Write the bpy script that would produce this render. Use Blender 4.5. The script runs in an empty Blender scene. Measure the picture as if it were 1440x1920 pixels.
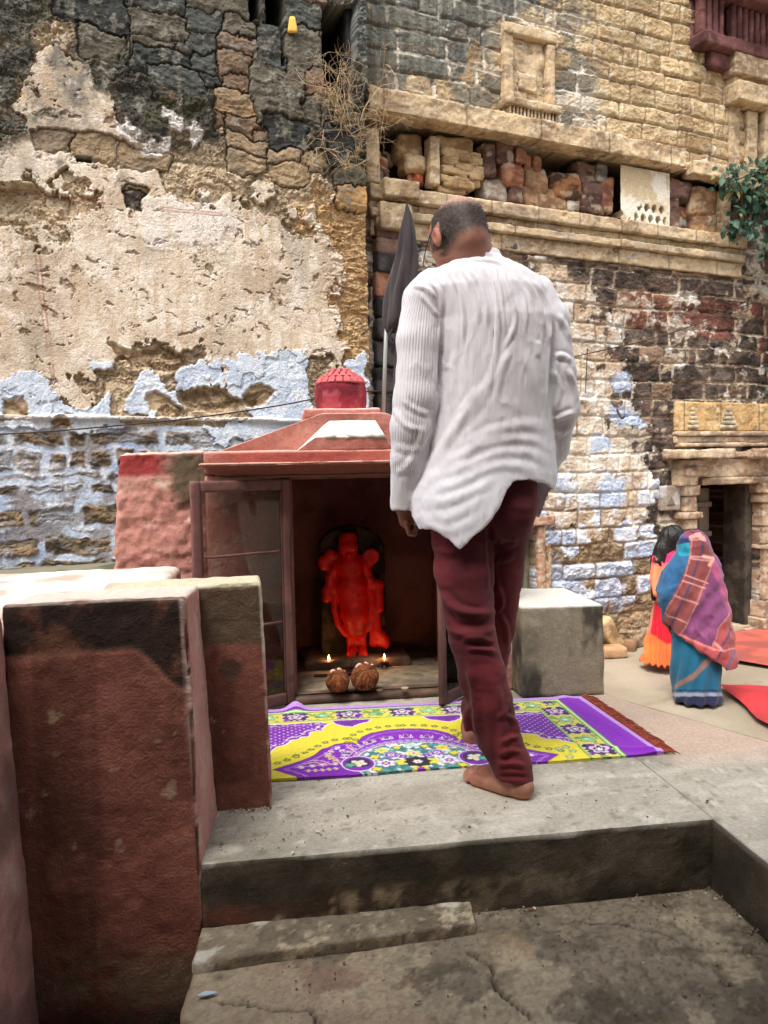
import bpy, math, random
import numpy as np
sc = bpy.context.scene
# ------------------------------------------------------------------ camera
F = 1442.0; CAMH = 0.97
PITCH = math.atan(80.0/F); ROLL = 0.02
_f = np.array([0, math.cos(PITCH), -math.sin(PITCH)]); _u0 = np.array([0, math.sin(PITCH), math.cos(PITCH)]); _r0 = np.array([1., 0, 0])
_c, _s = math.cos(ROLL), math.sin(ROLL)
CR = _r0*_c - _u0*_s; CU = _r0*_s + _u0*_c; CP = np.array([0, 0, CAMH])
from mathutils import Matrix, Vector
cam = bpy.data.cameras.new('camera'); camo = bpy.data.objects.new('camera', cam); sc.collection.objects.link(camo)
camo.matrix_world = Matrix(((CR[0], CU[0], -_f[0], CP[0]), (CR[1], CU[1], -_f[1], CP[1]), (CR[2], CU[2], -_f[2], CP[2]), (0, 0, 0, 1)))
cam.sensor_fit = 'VERTICAL'; cam.sensor_height = 36.0; cam.lens = 36.0*F/1920.0
cam.clip_start = 0.02; cam.clip_end = 500
sc.camera = camo
# ------------------------------------------------------------------ sky and sun (bright overcast)
SUN_EL, SUN_AZ = math.radians(60), math.radians(205)      # azimuth clockwise from +Y
w = bpy.data.worlds.new("World"); sc.world = w; w.use_nodes = True
nt = w.node_tree; bg = nt.nodes['Background']
sky = nt.nodes.new('ShaderNodeTexSky'); sky.sky_type = 'NISHITA'; sky.sun_disc = False
sky.sun_elevation = SUN_EL; sky.sun_rotation = SUN_AZ; sky.dust_density = 4.0; sky.air_density = 1.2; sky.ozone_density = 1.0
hs = nt.nodes.new('ShaderNodeHueSaturation'); hs.inputs['Saturation'].default_value = 0.35
nt.links.new(sky.outputs[0], hs.inputs['Color']); nt.links.new(hs.outputs[0], bg.inputs[0]); bg.inputs[1].default_value = 0.15
sl = bpy.data.lights.new('sun', 'SUN'); sl.energy = 1.7; sl.angle = math.radians(26); sl.color = (1.0, 0.95, 0.88)
so = bpy.data.objects.new('sun', sl); sc.collection.objects.link(so)
sd = Vector((math.sin(SUN_AZ)*math.cos(SUN_EL), math.cos(SUN_AZ)*math.cos(SUN_EL), math.sin(SUN_EL)))
so.rotation_euler = sd.to_track_quat('Z', 'Y').to_euler(); so.location = (0, 0, 12)
sc.view_settings.view_transform = 'Standard'; sc.view_settings.look = 'None'; sc.view_settings.gamma = 1.0
sc.view_settings.exposure = 1.08
sc.cycles.max_bounces = 8; sc.cycles.diffuse_bounces = 6; sc.cycles.glossy_bounces = 3; sc.cycles.transmission_bounces = 4
# ------------------------------------------------------------------ pixel <-> place helpers
def ray(px, py): return _f + CR*(px-720)/F + CU*(960-py)/F
def proj(P):
    q = np.asarray(P, float)-CP; z = q@_f
    return 720+F*(q@CR)/z, 960-F*(q@CU)/z
def atY(px, py, Y): d = ray(px, py); return CP + d*(Y/d[1])
def atZ(px, py, z): d = ray(px, py); return CP + d*((z-CAMH)/d[2])
def onpl(px, py, o, n): d = ray(px, py); return CP + d*(((o-CP)@n)/(d@n))
TH = math.radians(7.8); LO = np.array([-.461, 1.86, 0]); E1 = np.array([math.cos(TH), math.sin(TH), 0]); E2 = np.array([-math.sin(TH), math.cos(TH), 0])
def L(a, b, z): return LO + E1*a + E2*b + np.array([0, 0, z])         # the shrine's own frame
def LV(V): V = np.asarray(V, float); return LO + V[:, :1]*E1 + V[:, 1:2]*E2 + V[:, 2:3]*np.array([0, 0, 1.])
def toL(P): q = np.asarray(P)-LO; return np.stack([q@E1, q@E2, np.asarray(P)[..., 2]], -1)
# ------------------------------------------------------------------ noise
def _h(ix, iy, iz, seed):
    h = (ix.astype(np.uint32)*np.uint32(374761393) + iy.astype(np.uint32)*np.uint32(668265263) + iz.astype(np.uint32)*np.uint32(2147483647) + np.uint32((seed*974711+12345) & 0xffffffff))
    h = (h ^ (h >> np.uint32(13)))*np.uint32(1274126177); h ^= h >> np.uint32(16)
    h = h*np.uint32(2246822519); h ^= h >> np.uint32(15)
    return (h & np.uint32(0xffffff)).astype(np.float32)/np.float32(0xffffff)
def vn2(x, y, seed=0):
    x = np.asarray(x, np.float32); y = np.asarray(y, np.float32)
    xi = np.floor(x); yi = np.floor(y); fx = x-xi; fy = y-yi
    xi = xi.astype(np.int32); yi = yi.astype(np.int32); z = np.zeros_like(xi)
    fx = fx*fx*fx*(fx*(fx*6-15)+10); fy = fy*fy*fy*(fy*(fy*6-15)+10)
    a = _h(xi, yi, z, seed); b = _h(xi+1, yi, z, seed); c = _h(xi, yi+1, z, seed); d = _h(xi+1, yi+1, z, seed)
    return (a+(b-a)*fx)*(1-fy) + (c+(d-c)*fx)*fy
def fbm2(x, y, o=4, seed=0, g=0.5):
    s = 0; a = 1.; t = 0; x = np.asarray(x, np.float32); y = np.asarray(y, np.float32)
    for k in range(o):
        s = s + a*vn2(x*np.float32(.8)+y*np.float32(.6), y*np.float32(.8)-x*np.float32(.6), seed+k*17); t += a; a *= g; x = x*np.float32(2.03)+np.float32(5.1); y = y*np.float32(2.03)+np.float32(3.7)
    return s/t
def fb2h(x, y, o=4, seed=0, g=0.5):          # not rotated: keeps horizontal or vertical streaks
    s = 0; a = 1.; t = 0; x = np.asarray(x, np.float32); y = np.asarray(y, np.float32)
    for k in range(o): s = s + a*vn2(x, y, seed+k*17); t += a; a *= g; x = x*np.float32(2.03)+np.float32(5.1); y = y*np.float32(2.03)+np.float32(3.7)
    return s/t
def vn3(x, y, z, seed=0):
    xi = np.floor(x); yi = np.floor(y); zi = np.floor(z); fx = x-xi; fy = y-yi; fz = z-zi
    xi = xi.astype(np.int32); yi = yi.astype(np.int32); zi = zi.astype(np.int32)
    fx = fx*fx*(3-2*fx); fy = fy*fy*(3-2*fy); fz = fz*fz*(3-2*fz); r = 0
    for dx in (0, 1):
        for dy in (0, 1):
            for dz in (0, 1):
                r = r + (fx if dx else 1-fx)*(fy if dy else 1-fy)*(fz if dz else 1-fz)*_h(xi+dx, yi+dy, zi+dz, seed)
    return r
def fbm3(P, s=1.0, o=4, seed=0, g=0.5, st=(1, 1, 1)):
    P = np.asarray(P, np.float32); x = P[..., 0]*s*st[0]; y = P[..., 1]*s*st[1]; z = P[..., 2]*s*st[2]
    r = 0; a = 1.; t = 0
    for k in range(o): r = r+a*vn3(x, y, z, seed+k*17); t += a; a *= g; x = x*2.03+7.3; y = y*2.03+1.7; z = z*2.03+4.1
    return r/t
def sm(e0, e1, x): t = np.clip((x-e0)/(e1-e0), 0, 1); return t*t*(3-2*t)
def lin(r, g=None, b=None):
    c = np.array([r, g, b], float)/255.; return np.where(c <= .04045, c/12.92, ((c+.055)/1.055)**2.4)
def mix(a, b, t): t = np.asarray(t)[..., None]; return a*(1-t)+b*t
# ------------------------------------------------------------------ objects
COL = sc.collection
def wloc(o):
    p = np.array(o.location)
    while o.parent: o = o.parent; p = p+np.array(o.location)
    return p
def thing(name, loc, label, cat, group=None):
    o = bpy.data.objects.new(name, None); COL.objects.link(o); o.location = [float(v) for v in loc]; o.empty_display_size = .05
    o['label'] = label; o['category'] = cat
    if group: o['group'] = group
    return o
def tag(o, label, cat, group=None):
    o['label'] = label; o['category'] = cat
    if group: o['group'] = group
    return o
def mk(name, V, Fc, mat, parent=None, col=None, smooth=True, origin=None):
    V = np.asarray(V, np.float64)
    if parent is not None: org = wloc(parent)
    elif origin is not None: org = np.asarray(origin, float)
    else: org = np.array([(V[:, 0].min()+V[:, 0].max())/2, (V[:, 1].min()+V[:, 1].max())/2, V[:, 2].min()])
    me = bpy.data.meshes.new(name); W = (V-org).astype(np.float32)
    if isinstance(Fc, np.ndarray):
        k = Fc.shape[1]; n = len(Fc)
        me.vertices.add(len(W)); me.vertices.foreach_set('co', W.ravel())
        me.loops.add(n*k); me.loops.foreach_set('vertex_index', Fc.astype(np.int32).ravel())
        me.polygons.add(n); me.polygons.foreach_set('loop_start', np.arange(0, n*k, k, dtype=np.int32))
        me.update(calc_edges=True)
    else: me.from_pydata(W.tolist(), [], [list(map(int, f)) for f in Fc])
    me.polygons.foreach_set('use_smooth', np.full(len(me.polygons), bool(smooth)))
    if col is not None:
        a = me.color_attributes.new('Col', 'FLOAT_COLOR', 'POINT'); c = np.ones((len(W), 4), np.float32); c[:, :3] = col; a.data.foreach_set('color', c.ravel())
    if mat: me.materials.append(mat)
    o = bpy.data.objects.new(name, me); COL.objects.link(o)
    if parent is not None: o.parent = parent
    else: o.location = [float(v) for v in org]
    return o
def joinm(parts):
    Vs = []; Fs = []; Cs = []; n = 0
    for p in parts:
        V, Fc = p[0], p[1]; Vs.append(np.asarray(V)); Fs += [[i+n for i in f] for f in (Fc.tolist() if isinstance(Fc, np.ndarray) else Fc)]
        if len(p) > 2: Cs.append(p[2])
        n += len(V)
    return np.vstack(Vs), Fs, (np.vstack(Cs) if Cs else None)
# ------------------------------------------------------------------ materials
def mat(name, color=None, rough=.85, attr=False, bump=0.0, bscale=60., var=0.15, vscale=8., spec=.3, metal=0., bump2=0., b2scale=12., sheen=0., trans=0., detail=6.):
    m = bpy.data.materials.new(name); m.use_nodes = True; N = m.node_tree.nodes; K = m.node_tree.links
    b = N['Principled BSDF']; b.inputs['Roughness'].default_value = rough; b.inputs['Specular IOR Level'].default_value = spec; b.inputs['Metallic'].default_value = metal
    if sheen: b.inputs['Sheen Weight'].default_value = sheen
    tc = N.new('ShaderNodeTexCoord'); src = None
    if attr: a = N.new('ShaderNodeAttribute'); a.attribute_name = 'Col'; src = a.outputs['Color']
    else: r = N.new('ShaderNodeRGB'); r.outputs[0].default_value = (*[float(c) for c in color], 1); src = r.outputs[0]
    if var > 0:
        n = N.new('ShaderNodeTexNoise'); n.inputs['Scale'].default_value = vscale; n.inputs['Detail'].default_value = detail; n.inputs['Roughness'].default_value = .65; K.new(tc.outputs['Object'], n.inputs['Vector'])
        mr = N.new('ShaderNodeMapRange'); mr.inputs[1].default_value = .25; mr.inputs[2].default_value = .75; mr.inputs[3].default_value = 1-var; mr.inputs[4].default_value = 1+var; K.new(n.outputs['Fac'], mr.inputs[0])
        vm = N.new('ShaderNodeVectorMath'); vm.operation = 'SCALE'; K.new(src, vm.inputs[0]); K.new(mr.outputs[0], vm.inputs['Scale']); src = vm.outputs[0]
    K.new(src, b.inputs['Base Color'])
    prev = None
    for (st, s_) in ((bump, bscale), (bump2, b2scale)):
        if st > 0:
            n = N.new('ShaderNodeTexNoise'); n.inputs['Scale'].default_value = s_; n.inputs['Detail'].default_value = 8; n.inputs['Roughness'].default_value = .6; K.new(tc.outputs['Object'], n.inputs['Vector'])
            bp = N.new('ShaderNodeBump'); bp.inputs['Strength'].default_value = st; bp.inputs['Distance'].default_value = 1.0/s_; K.new(n.outputs['Fac'], bp.inputs['Height'])
            if prev is not None: K.new(prev, bp.inputs['Normal'])
            prev = bp.outputs['Normal']
    if prev is not None: K.new(prev, b.inputs['Normal'])
    if trans > 0:
        t = N.new('ShaderNodeBsdfTranslucent'); K.new(src, t.inputs['Color']); mx = N.new('ShaderNodeMixShader'); mx.inputs[0].default_value = trans
        K.new(b.outputs[0], mx.inputs[1]); K.new(t.outputs[0], mx.inputs[2]); K.new(mx.outputs[0], N['Material Output'].inputs['Surface'])
        if prev is not None: K.new(prev, t.inputs['Normal'])
    return m
M = {}
M['rock'] = mat('weathered_masonry', attr=True, bump=.8, bscale=110, var=.26, vscale=70, bump2=.45, b2scale=32, rough=.95, spec=.2, detail=9.)
M['plaster'] = mat('painted_plaster', attr=True, bump=.55, bscale=150, var=.2, vscale=60, detail=10., bump2=.25, b2scale=22, rough=.85)
M['cement'] = mat('worn_cement', attr=True, bump=.55, bscale=200, var=.26, vscale=90, detail=10., bump2=.2, b2scale=30, rough=.82)
M['cloth'] = mat('woven_cloth', attr=True, bump=.25, bscale=420, var=.06, vscale=60, rough=.9, sheen=.15)
M['wood'] = mat('painted_wood', attr=True, bump=.2, bscale=120, var=.18, vscale=25, rough=.6)
# ------------------------------------------------------------------ shapes
def grid_faces(nu, nv, off=0, wrap=False):
    i = np.arange(nu-(0 if wrap else 1))[:, None]; j = np.arange(nv-1)[None, :]; i2 = (i+1) % nu
    a = i*nv+j; b = i2*nv+j
    return (np.stack([a, b, b+1, a+1], -1).reshape(-1, 4)+off).astype(np.int32)
def normals(V, Fc):
    V = np.asarray(V); N = np.zeros_like(V)
    fn = np.cross(V[Fc[:, 2]]-V[Fc[:, 0]], V[Fc[:, 3 if Fc.shape[1] > 3 else 1]]-V[Fc[:, 1 if Fc.shape[1] > 3 else 0]])
    if Fc.shape[1] == 3: fn = np.cross(V[Fc[:, 1]]-V[Fc[:, 0]], V[Fc[:, 2]]-V[Fc[:, 0]])
    for k in range(Fc.shape[1]): 
        for c in range(3): N[:, c] += np.bincount(Fc[:, k], fn[:, c], len(V))
    return N/(np.linalg.norm(N, axis=1, keepdims=True)+1e-12)
def cubegrid(dims, step, r):
    """closed rounded box surface, quads, in [0,dims]"""
    n = [max(1, int(round(d/step))) for d in dims]; Vs = []; Fs = []; off = 0
    for ax in range(3):
        u, v = [k for k in range(3) if k != ax]
        for side in (0, 1):
            gu, gv = np.meshgrid(np.arange(n[u]+1), np.arange(n[v]+1), indexing='ij'); P = np.zeros((gu.size, 3), int)
            P[:, u] = gu.ravel(); P[:, v] = gv.ravel(); P[:, ax] = n[ax]*side; f = grid_faces(n[u]+1, n[v]+1, off)
            if (side == 0) != (ax == 1): f = f[:, ::-1]
            Vs.append(P); Fs.append(f); off += len(P)
    P = np.vstack(Vs); Fc = np.vstack(Fs)
    key = (P[:, 0]*(n[1]+1)+P[:, 1])*(n[2]+1)+P[:, 2]
    _, idx, inv = np.unique(key, return_index=True, return_inverse=True)
    P = P[idx].astype(float); Fc = inv.ravel()[Fc]; D = np.array(dims, float); P = P/np.array(n)*D
    if r > 0:
        r = min(r, D.min()*.49); q = np.clip(P, r, D-r); e = P-q; l = np.linalg.norm(e, axis=1, keepdims=True)
        P = np.where(l > 1e-9, q+e/np.maximum(l, 1e-9)*r, P)
    return P, Fc
def hexa(c8, step=.02, r=.01, amp=0., fs=6., seed=1, amp2=0., fs2=30., disp=None):
    """c8: corners ordered (a0b0z0, a1b0z0, a0b1z0, a1b1z0, then the same at z1); trilinear rounded block with rough faces"""
    c = np.asarray(c8, float)
    dims = [np.linalg.norm(c[1]-c[0]), np.linalg.norm(c[2]-c[0]), np.linalg.norm(c[4]-c[0])]
    P, Fc = cubegrid(dims, step, r); t = P/np.array(dims); x, y, z = t[:, :1], t[:, 1:2], t[:, 2:]
    V = (c[0]*(1-x)*(1-y)+c[1]*x*(1-y)+c[2]*(1-x)*y+c[3]*x*y)*(1-z)+(c[4]*(1-x)*(1-y)+c[5]*x*(1-y)+c[6]*(1-x)*y+c[7]*x*y)*z
    N = normals(V, Fc)
    if amp: V = V+N*((fbm3(V, fs, 4, seed)-.5)*2*amp)[:, None]
    if amp2: V = V+N*((fbm3(V, fs2, 3, seed+5)-.5)*2*amp2)[:, None]
    if disp is not None: V = V+N*disp(V, N)[:, None]
    return V, Fc, N
def Lbox(a0, a1, b0, b1, z0, z1): return [L(a, b, z) for z in (z0, z1) for b in (b0, b1) for a in (a0, a1)]
def box8(x0, x1, y0, y1, z0, z1): return [np.array([x, y, z]) for z in (z0, z1) for y in (y0, y1) for x in (x0, x1)]
def tube(pts, rad, n=8, cap=True):
    pts = np.asarray(pts, float); m = len(pts); rad = np.broadcast_to(rad, (m,)); V = []
    t = np.gradient(pts, axis=0); t /= np.linalg.norm(t, axis=1, keepdims=True)+1e-12
    up = np.array([0, 0, 1.]) if abs(t[0][2]) < .9 else np.array([1., 0, 0])
    for i in range(m):
        a = np.cross(t[i], up); a /= np.linalg.norm(a)+1e-12; b = np.cross(a, t[i]); up = b
        for k in range(n): V.append(pts[i]+rad[i]*(math.cos(2*math.pi*k/n)*a+math.sin(2*math.pi*k/n)*b))
    Fc = [[i*n+k, i*n+(k+1) % n, (i+1)*n+(k+1) % n, (i+1)*n+k] for i in range(m-1) for k in range(n)]
    if cap: Fc += [list(range(n))[::-1], [(m-1)*n+k for k in range(n)]]
    return np.array(V), Fc
def lathe(prof, c, n=48, ax=None):
    prof = np.asarray(prof, float); th = np.arange(n)*2*math.pi/n; m = len(prof)
    V = np.stack([np.outer(np.cos(th), prof[:, 0]), np.outer(np.sin(th), prof[:, 0]), np.broadcast_to(prof[:, 1], (n, m))], -1).reshape(-1, 3)+np.asarray(c)
    return V, grid_faces(n, m, wrap=True)
def spline(pts, n):
    pts = np.asarray(pts, float); m = len(pts); t = np.linspace(0, m-1, n); i = np.clip(t.astype(int), 0, m-2); f = (t-i)[:, None]
    p = lambda k: pts[np.clip(k, 0, m-1)]
    return .5*((2*p(i))+(-p(i-1)+p(i+1))*f+(2*p(i-1)-5*p(i)+4*p(i+1)-p(i+2))*f**2+(-p(i-1)+3*p(i)-3*p(i+1)+p(i+2))*f**3)
# ------------------------------------------------------------------ signed-distance modelling (surface nets)
def surfnet(fn, lo, hi, step):
    lo = np.asarray(lo, float); hi = np.asarray(hi, float); n = np.ceil((hi-lo)/step).astype(int)+1
    xs, ys, zs = [(lo[k]+np.arange(n[k])*step).astype(np.float32) for k in range(3)]; D = np.empty(n, np.float32)
    if n.prod() < 300000:
        X, Y, Z = np.meshgrid(xs, ys, zs, indexing='ij'); D[:] = fn(np.stack([X, Y, Z], -1))
    else:                                              # only the blocks the surface can pass through
        k = 10; nb = -(-n//k); rb = step*k*.5*1.732*1.35
        ci, cj, ck = np.meshgrid(*[np.arange(m) for m in nb], indexing='ij'); B = np.stack([ci, cj, ck], -1).reshape(-1, 3)
        dc = np.concatenate([fn((lo+(B[q:q+20000]*k+k/2)*step).astype(np.float32)) for q in range(0, len(B), 20000)])
        D[:] = np.repeat(np.repeat(np.repeat(dc.reshape(nb), k, 0), k, 1), k, 2)[:n[0], :n[1], :n[2]]
        act_b = B[np.abs(dc) < rb]; o = np.arange(k); I_, J_, K_ = [a.ravel() for a in np.meshgrid(o, o, o, indexing='ij')]
        for q in range(0, len(act_b), 400):
            b = act_b[q:q+400]*k; ii = b[:, :1]+I_; jj = b[:, 1:2]+J_; kk = b[:, 2:3]+K_; ok = (ii < n[0]) & (jj < n[1]) & (kk < n[2]); ii, jj, kk = ii[ok], jj[ok], kk[ok]
            D[ii, jj, kk] = fn((lo+np.stack([ii, jj, kk], -1)*step).astype(np.float32))
    S = D < 0
    cnt = np.zeros(n-1, np.int8)
    for dx in (0, 1):
        for dy in (0, 1):
            for dz in (0, 1): cnt += S[dx:n[0]-1+dx, dy:n[1]-1+dy, dz:n[2]-1+dz]
    act = (cnt > 0) & (cnt < 8); idx = np.full(n-1, -1, np.int64); cells = np.argwhere(act); idx[act] = np.arange(len(cells))
    acc = np.zeros((len(cells), 3)); num = np.zeros(len(cells)); i, j, k = cells.T
    cor = [(a, b, c) for a in (0, 1) for b in (0, 1) for c in (0, 1)]
    for p in cor:
        for ax in range(3):
            if p[ax] == 0:
                q = list(p); q[ax] = 1
                d0 = D[i+p[0], j+p[1], k+p[2]]; d1 = D[i+q[0], j+q[1], k+q[2]]; cr = (d0 < 0) != (d1 < 0)
                t = np.where(cr, d0/(np.where(cr, d0-d1, 1)), 0); pos = np.tile(np.array(p, float), (len(cells), 1)); pos[:, ax] += t
                acc += pos*cr[:, None]; num += cr
    V = lo+(cells+acc/num[:, None])*step; Fs = []
    for ax in range(3):
        u, v = (ax+1) % 3, (ax+2) % 3
        s0 = [slice(None)]*3; s1 = [slice(None)]*3; s0[ax] = slice(0, n[ax]-1); s1[ax] = slice(1, n[ax])
        for k_ in (u, v): s0[k_] = slice(1, n[k_]-1); s1[k_] = slice(1, n[k_]-1)
        A = S[tuple(s0)]; B = S[tuple(s1)]
        for flip, msk in ((False, A & ~B), (True, ~A & B)):
            e = np.argwhere(msk)
            if len(e) == 0: continue
            e[:, u] += 1; e[:, v] += 1
            def cid(du, dv): c = e.copy(); c[:, u] -= du; c[:, v] -= dv; return idx[c[:, 0], c[:, 1], c[:, 2]]
            q = np.stack([cid(1, 1), cid(0, 1), cid(0, 0), cid(1, 0)], -1)
            Fs.append(q[:, ::-1] if flip else q)
    Fc = np.vstack(Fs); Fc = Fc[(Fc >= 0).all(1)]
    return V, Fc.astype(np.int32)
def smin(a, b, k): h = np.clip(.5+.5*(b-a)/k, 0, 1); return b*(1-h)+a*h-k*h*(1-h)
def rcone(P, a, b, r1, r2, sq=(1, 1, 1)):
    s = np.asarray(sq, np.float32); a = (np.asarray(a)*s).astype(np.float32); b = (np.asarray(b)*s).astype(np.float32); Q = P*s
    ba = b-a; t = np.clip(((Q-a)@ba)/max(float(ba@ba), 1e-9), 0, 1); return np.linalg.norm(Q-a-t[..., None]*ba, axis=-1)-(r1+(r2-r1)*t)
def ell(P, c, r, rot=None):
    Q = P-np.asarray(c, np.float32)
    if rot is not None: Q = Q@np.asarray(rot, np.float32)
    r = np.asarray(r, np.float32); k0 = np.linalg.norm(Q/r, axis=-1); k1 = np.linalg.norm(Q/(r*r), axis=-1); return k0*(k0-1)/np.maximum(k1, 1e-6)
def rotm(axis, deg):
    return np.array(Matrix.Rotation(math.radians(deg), 3, Vector(axis)))
def lapl(V, Fc, it=2, lam=.5):
    n = len(V); e = np.vstack([Fc[:, [0, 1]], Fc[:, [1, 2]], Fc[:, [2, 3]], Fc[:, [3, 0]]]); 
    for _ in range(it):
        A = np.zeros((n, 3)); c = np.bincount(e[:, 0], minlength=n)+np.bincount(e[:, 1], minlength=n)
        for k in range(3): A[:, k] = np.bincount(e[:, 0], V[e[:, 1], k], n)+np.bincount(e[:, 1], V[e[:, 0], k], n)
        V = V+(A/np.maximum(c, 1)[:, None]-V)*lam
    return V
def polyd(U, V, poly):
    """signed distance to a polygon, negative inside"""
    P = np.asarray(poly, np.float32); n = len(P); d = np.full(U.shape, 1e9, np.float32); s = np.zeros(U.shape, bool)
    for i in range(n):
        a = P[i]; b = P[(i+1) % n]; ex, ey = b-a; wx = U-a[0]; wy = V-a[1]; t = np.clip((wx*ex+wy*ey)/max(ex*ex+ey*ey, 1e-12), 0, 1)
        d = np.minimum(d, (wx-ex*t)**2+(wy-ey*t)**2)
        if b[1] != a[1]: s ^= ((a[1] > V) != (b[1] > V)) & (U < (b[0]-a[0])*(V-a[1])/(b[1]-a[1])+a[0])
    d = np.sqrt(d); return np.where(s, -d, d)
def segd(U, V, pts):
    """distance to a polyline and the place along it (0..1)"""
    P = np.asarray(pts, float); d = np.full(U.shape, 1e9); tt = np.zeros(U.shape); ln = np.linalg.norm(np.diff(P, axis=0), axis=1); cum = np.r_[0, np.cumsum(ln)]
    for i in range(len(P)-1):
        ex, ey = P[i+1]-P[i]; wx = U-P[i][0]; wy = V-P[i][1]; t = np.clip((wx*ex+wy*ey)/max(ex*ex+ey*ey, 1e-12), 0, 1)
        q = np.hypot(wx-ex*t, wy-ey*t); m = q < d; d = np.where(m, q, d); tt = np.where(m, (cum[i]+t*ln[i])/cum[-1], tt)
    return d, tt
# ------------------------------------------------------------------ the two old walls behind (both run 24 degrees away to the right)
WA = math.radians(24); WD = np.array([math.cos(WA), math.sin(WA), 0]); WN = np.array([-math.sin(WA), math.cos(WA), 0]); WO = atZ(1190, 1215, -1.08)
GZ = -1.08
class Wall:
    def __init__(s, off): s.o = WO-WN*off
    def uv(s, px, py): p = onpl(px, py, s.o, WN); return float((p-s.o)@WD), float(p[2])
    def P(s, u, v, h):
        u = np.asarray(u, float)[..., None]; v = np.asarray(v, float)[..., None]; h = np.asarray(h, float)[..., None]
        return (s.o*np.array([1, 1, 0]))+WD*u-WN*h+np.array([0, 0, 1.])*v
    def box(s, u0, u1, v0, v1, h0, h1, u0t=None, u1t=None): 
        u0t = u0 if u0t is None else u0t; u1t = u1 if u1t is None else u1t
        return [s.P(u, v, h) for (v, ua, ub) in ((v0, u0, u1), (v1, u0t, u1t)) for h in (h1, h0) for u in (ua, ub)]
    def pxbox(s, x0, y0, x1, y1, h0, h1, h=0.):
        a = s.uv(x0, y1); b = s.uv(x1, y0); return s.box(a[0], b[0], a[1], b[1], h0, h1)
LW = Wall(.40); RW = Wall(0.)
class Field:
    def __init__(s, wall, u0, u1, v0, v1, step):
        s.w = wall; nu = int((u1-u0)/step)+1; nv = int((v1-v0)/step)+1; s.nu, s.nv = nu, nv
        s.u = np.linspace(u0, u1, nu); s.v = np.linspace(v0, v1, nv); s.U, s.V = [a.astype(np.float32) for a in np.meshgrid(s.u, s.v, indexing='ij')]
        s.C = np.zeros(s.U.shape+(3,), np.float32); s.H = np.zeros(s.U.shape, np.float32)
        s.wu = (fbm2(s.U*5, s.V*5, 5, 901, .6)-.5); s.wv = (fbm2(s.U*5+40, s.V*5, 5, 902, .6)-.5)
    def mask(s, poly, soft=.02, warp=.25, px=True):
        p = [s.w.uv(*q) for q in poly] if px else poly; a = np.array(p); mg = warp*.5+soft+.05
        i0, i1 = np.searchsorted(s.u, [a[:, 0].min()-mg, a[:, 0].max()+mg]); j0, j1 = np.searchsorted(s.v, [a[:, 1].min()-mg, a[:, 1].max()+mg])
        m = np.zeros(s.U.shape, np.float32)
        if i1 <= i0 or j1 <= j0: return m
        sl_ = (slice(i0, i1), slice(j0, j1)); d = polyd(s.U[sl_]+s.wu[sl_]*warp, s.V[sl_]+s.wv[sl_]*warp, p); m[sl_] = 1-sm(-soft, soft, d); return m
    def line(s, pts, wdt, soft=.006, warp=.05, px=True):
        p = [s.w.uv(*q) for q in pts] if px else pts; a = np.array(p); mg = wdt+soft+warp+.03
        i0, i1 = np.searchsorted(s.u, [a[:, 0].min()-mg, a[:, 0].max()+mg]); j0, j1 = np.searchsorted(s.v, [a[:, 1].min()-mg, a[:, 1].max()+mg])
        m = np.zeros(s.U.shape, np.float32)
        if i1 <= i0 or j1 <= j0: return m
        sl_ = (slice(i0, i1), slice(j0, j1)); d, _ = segd(s.U[sl_]+s.wu[sl_]*warp, s.V[sl_]+s.wv[sl_]*warp, p); m[sl_] = 1-sm(wdt-soft, wdt+soft, d); return m
    def coursed(s, v0, rows, wmin, wmax, seed, warp=.05, jitter=.15):
        """stone courses: returns stone id hash (3 numbers) and distance to the joint in metres"""
        rng = np.random.RandomState(seed); U = s.U+s.wu*warp+ (fbm2(s.U*1.1, s.V*1.1, 2, seed+3)-.5)*.05; V = s.V+s.wv*warp+(fbm2(s.U*.8+9, s.V*.5, 2, seed+4)-.5)*.08
        edges = v0+np.r_[0, np.cumsum(rows)]; r = np.clip(np.searchsorted(edges, V, side='right')-1, 0, len(rows)-1)
        dv = np.minimum(V-edges[r], edges[r+1]-V); du = np.full(U.shape, 9., np.float32); R3 = np.zeros(U.shape+(3,), np.float32); su = np.zeros(U.shape, np.float32); sv = (V-edges[r])/(edges[r+1]-edges[r])
        for k in range(len(rows)):
            w_ = rng.uniform(wmin, wmax, 60); w_ = np.where(rng.rand(60) < jitter, w_*.4, w_); e = s.u[0]-1+np.r_[0, np.cumsum(w_)]; rr = rng.rand(62, 3); m = r == k
            if not m.any(): continue
            um = U[m]; q = np.clip(np.searchsorted(e, um, side='right')-1, 0, len(e)-2); du[m] = np.minimum(um-e[q], e[q+1]-um); R3[m] = rr[q]; su[m] = (um-e[q])/(e[q+1]-e[q])
        k_ = .02; d = -smin(-0*du+0, 0, 1) if False else smin(du, dv, .02)
        return R3, d, su, sv
    def build(s, name, mat_, parent, h0=0.):
        P = s.w.P(s.U, s.V, s.H+h0).reshape(-1, 3); f = grid_faces(s.nu, s.nv)
        return mk(name, P, f, mat_, parent, np.clip(s.C.reshape(-1, 3), .004, .92))
def hole(m, H, depth): return H*(1-m)-depth*m
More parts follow.
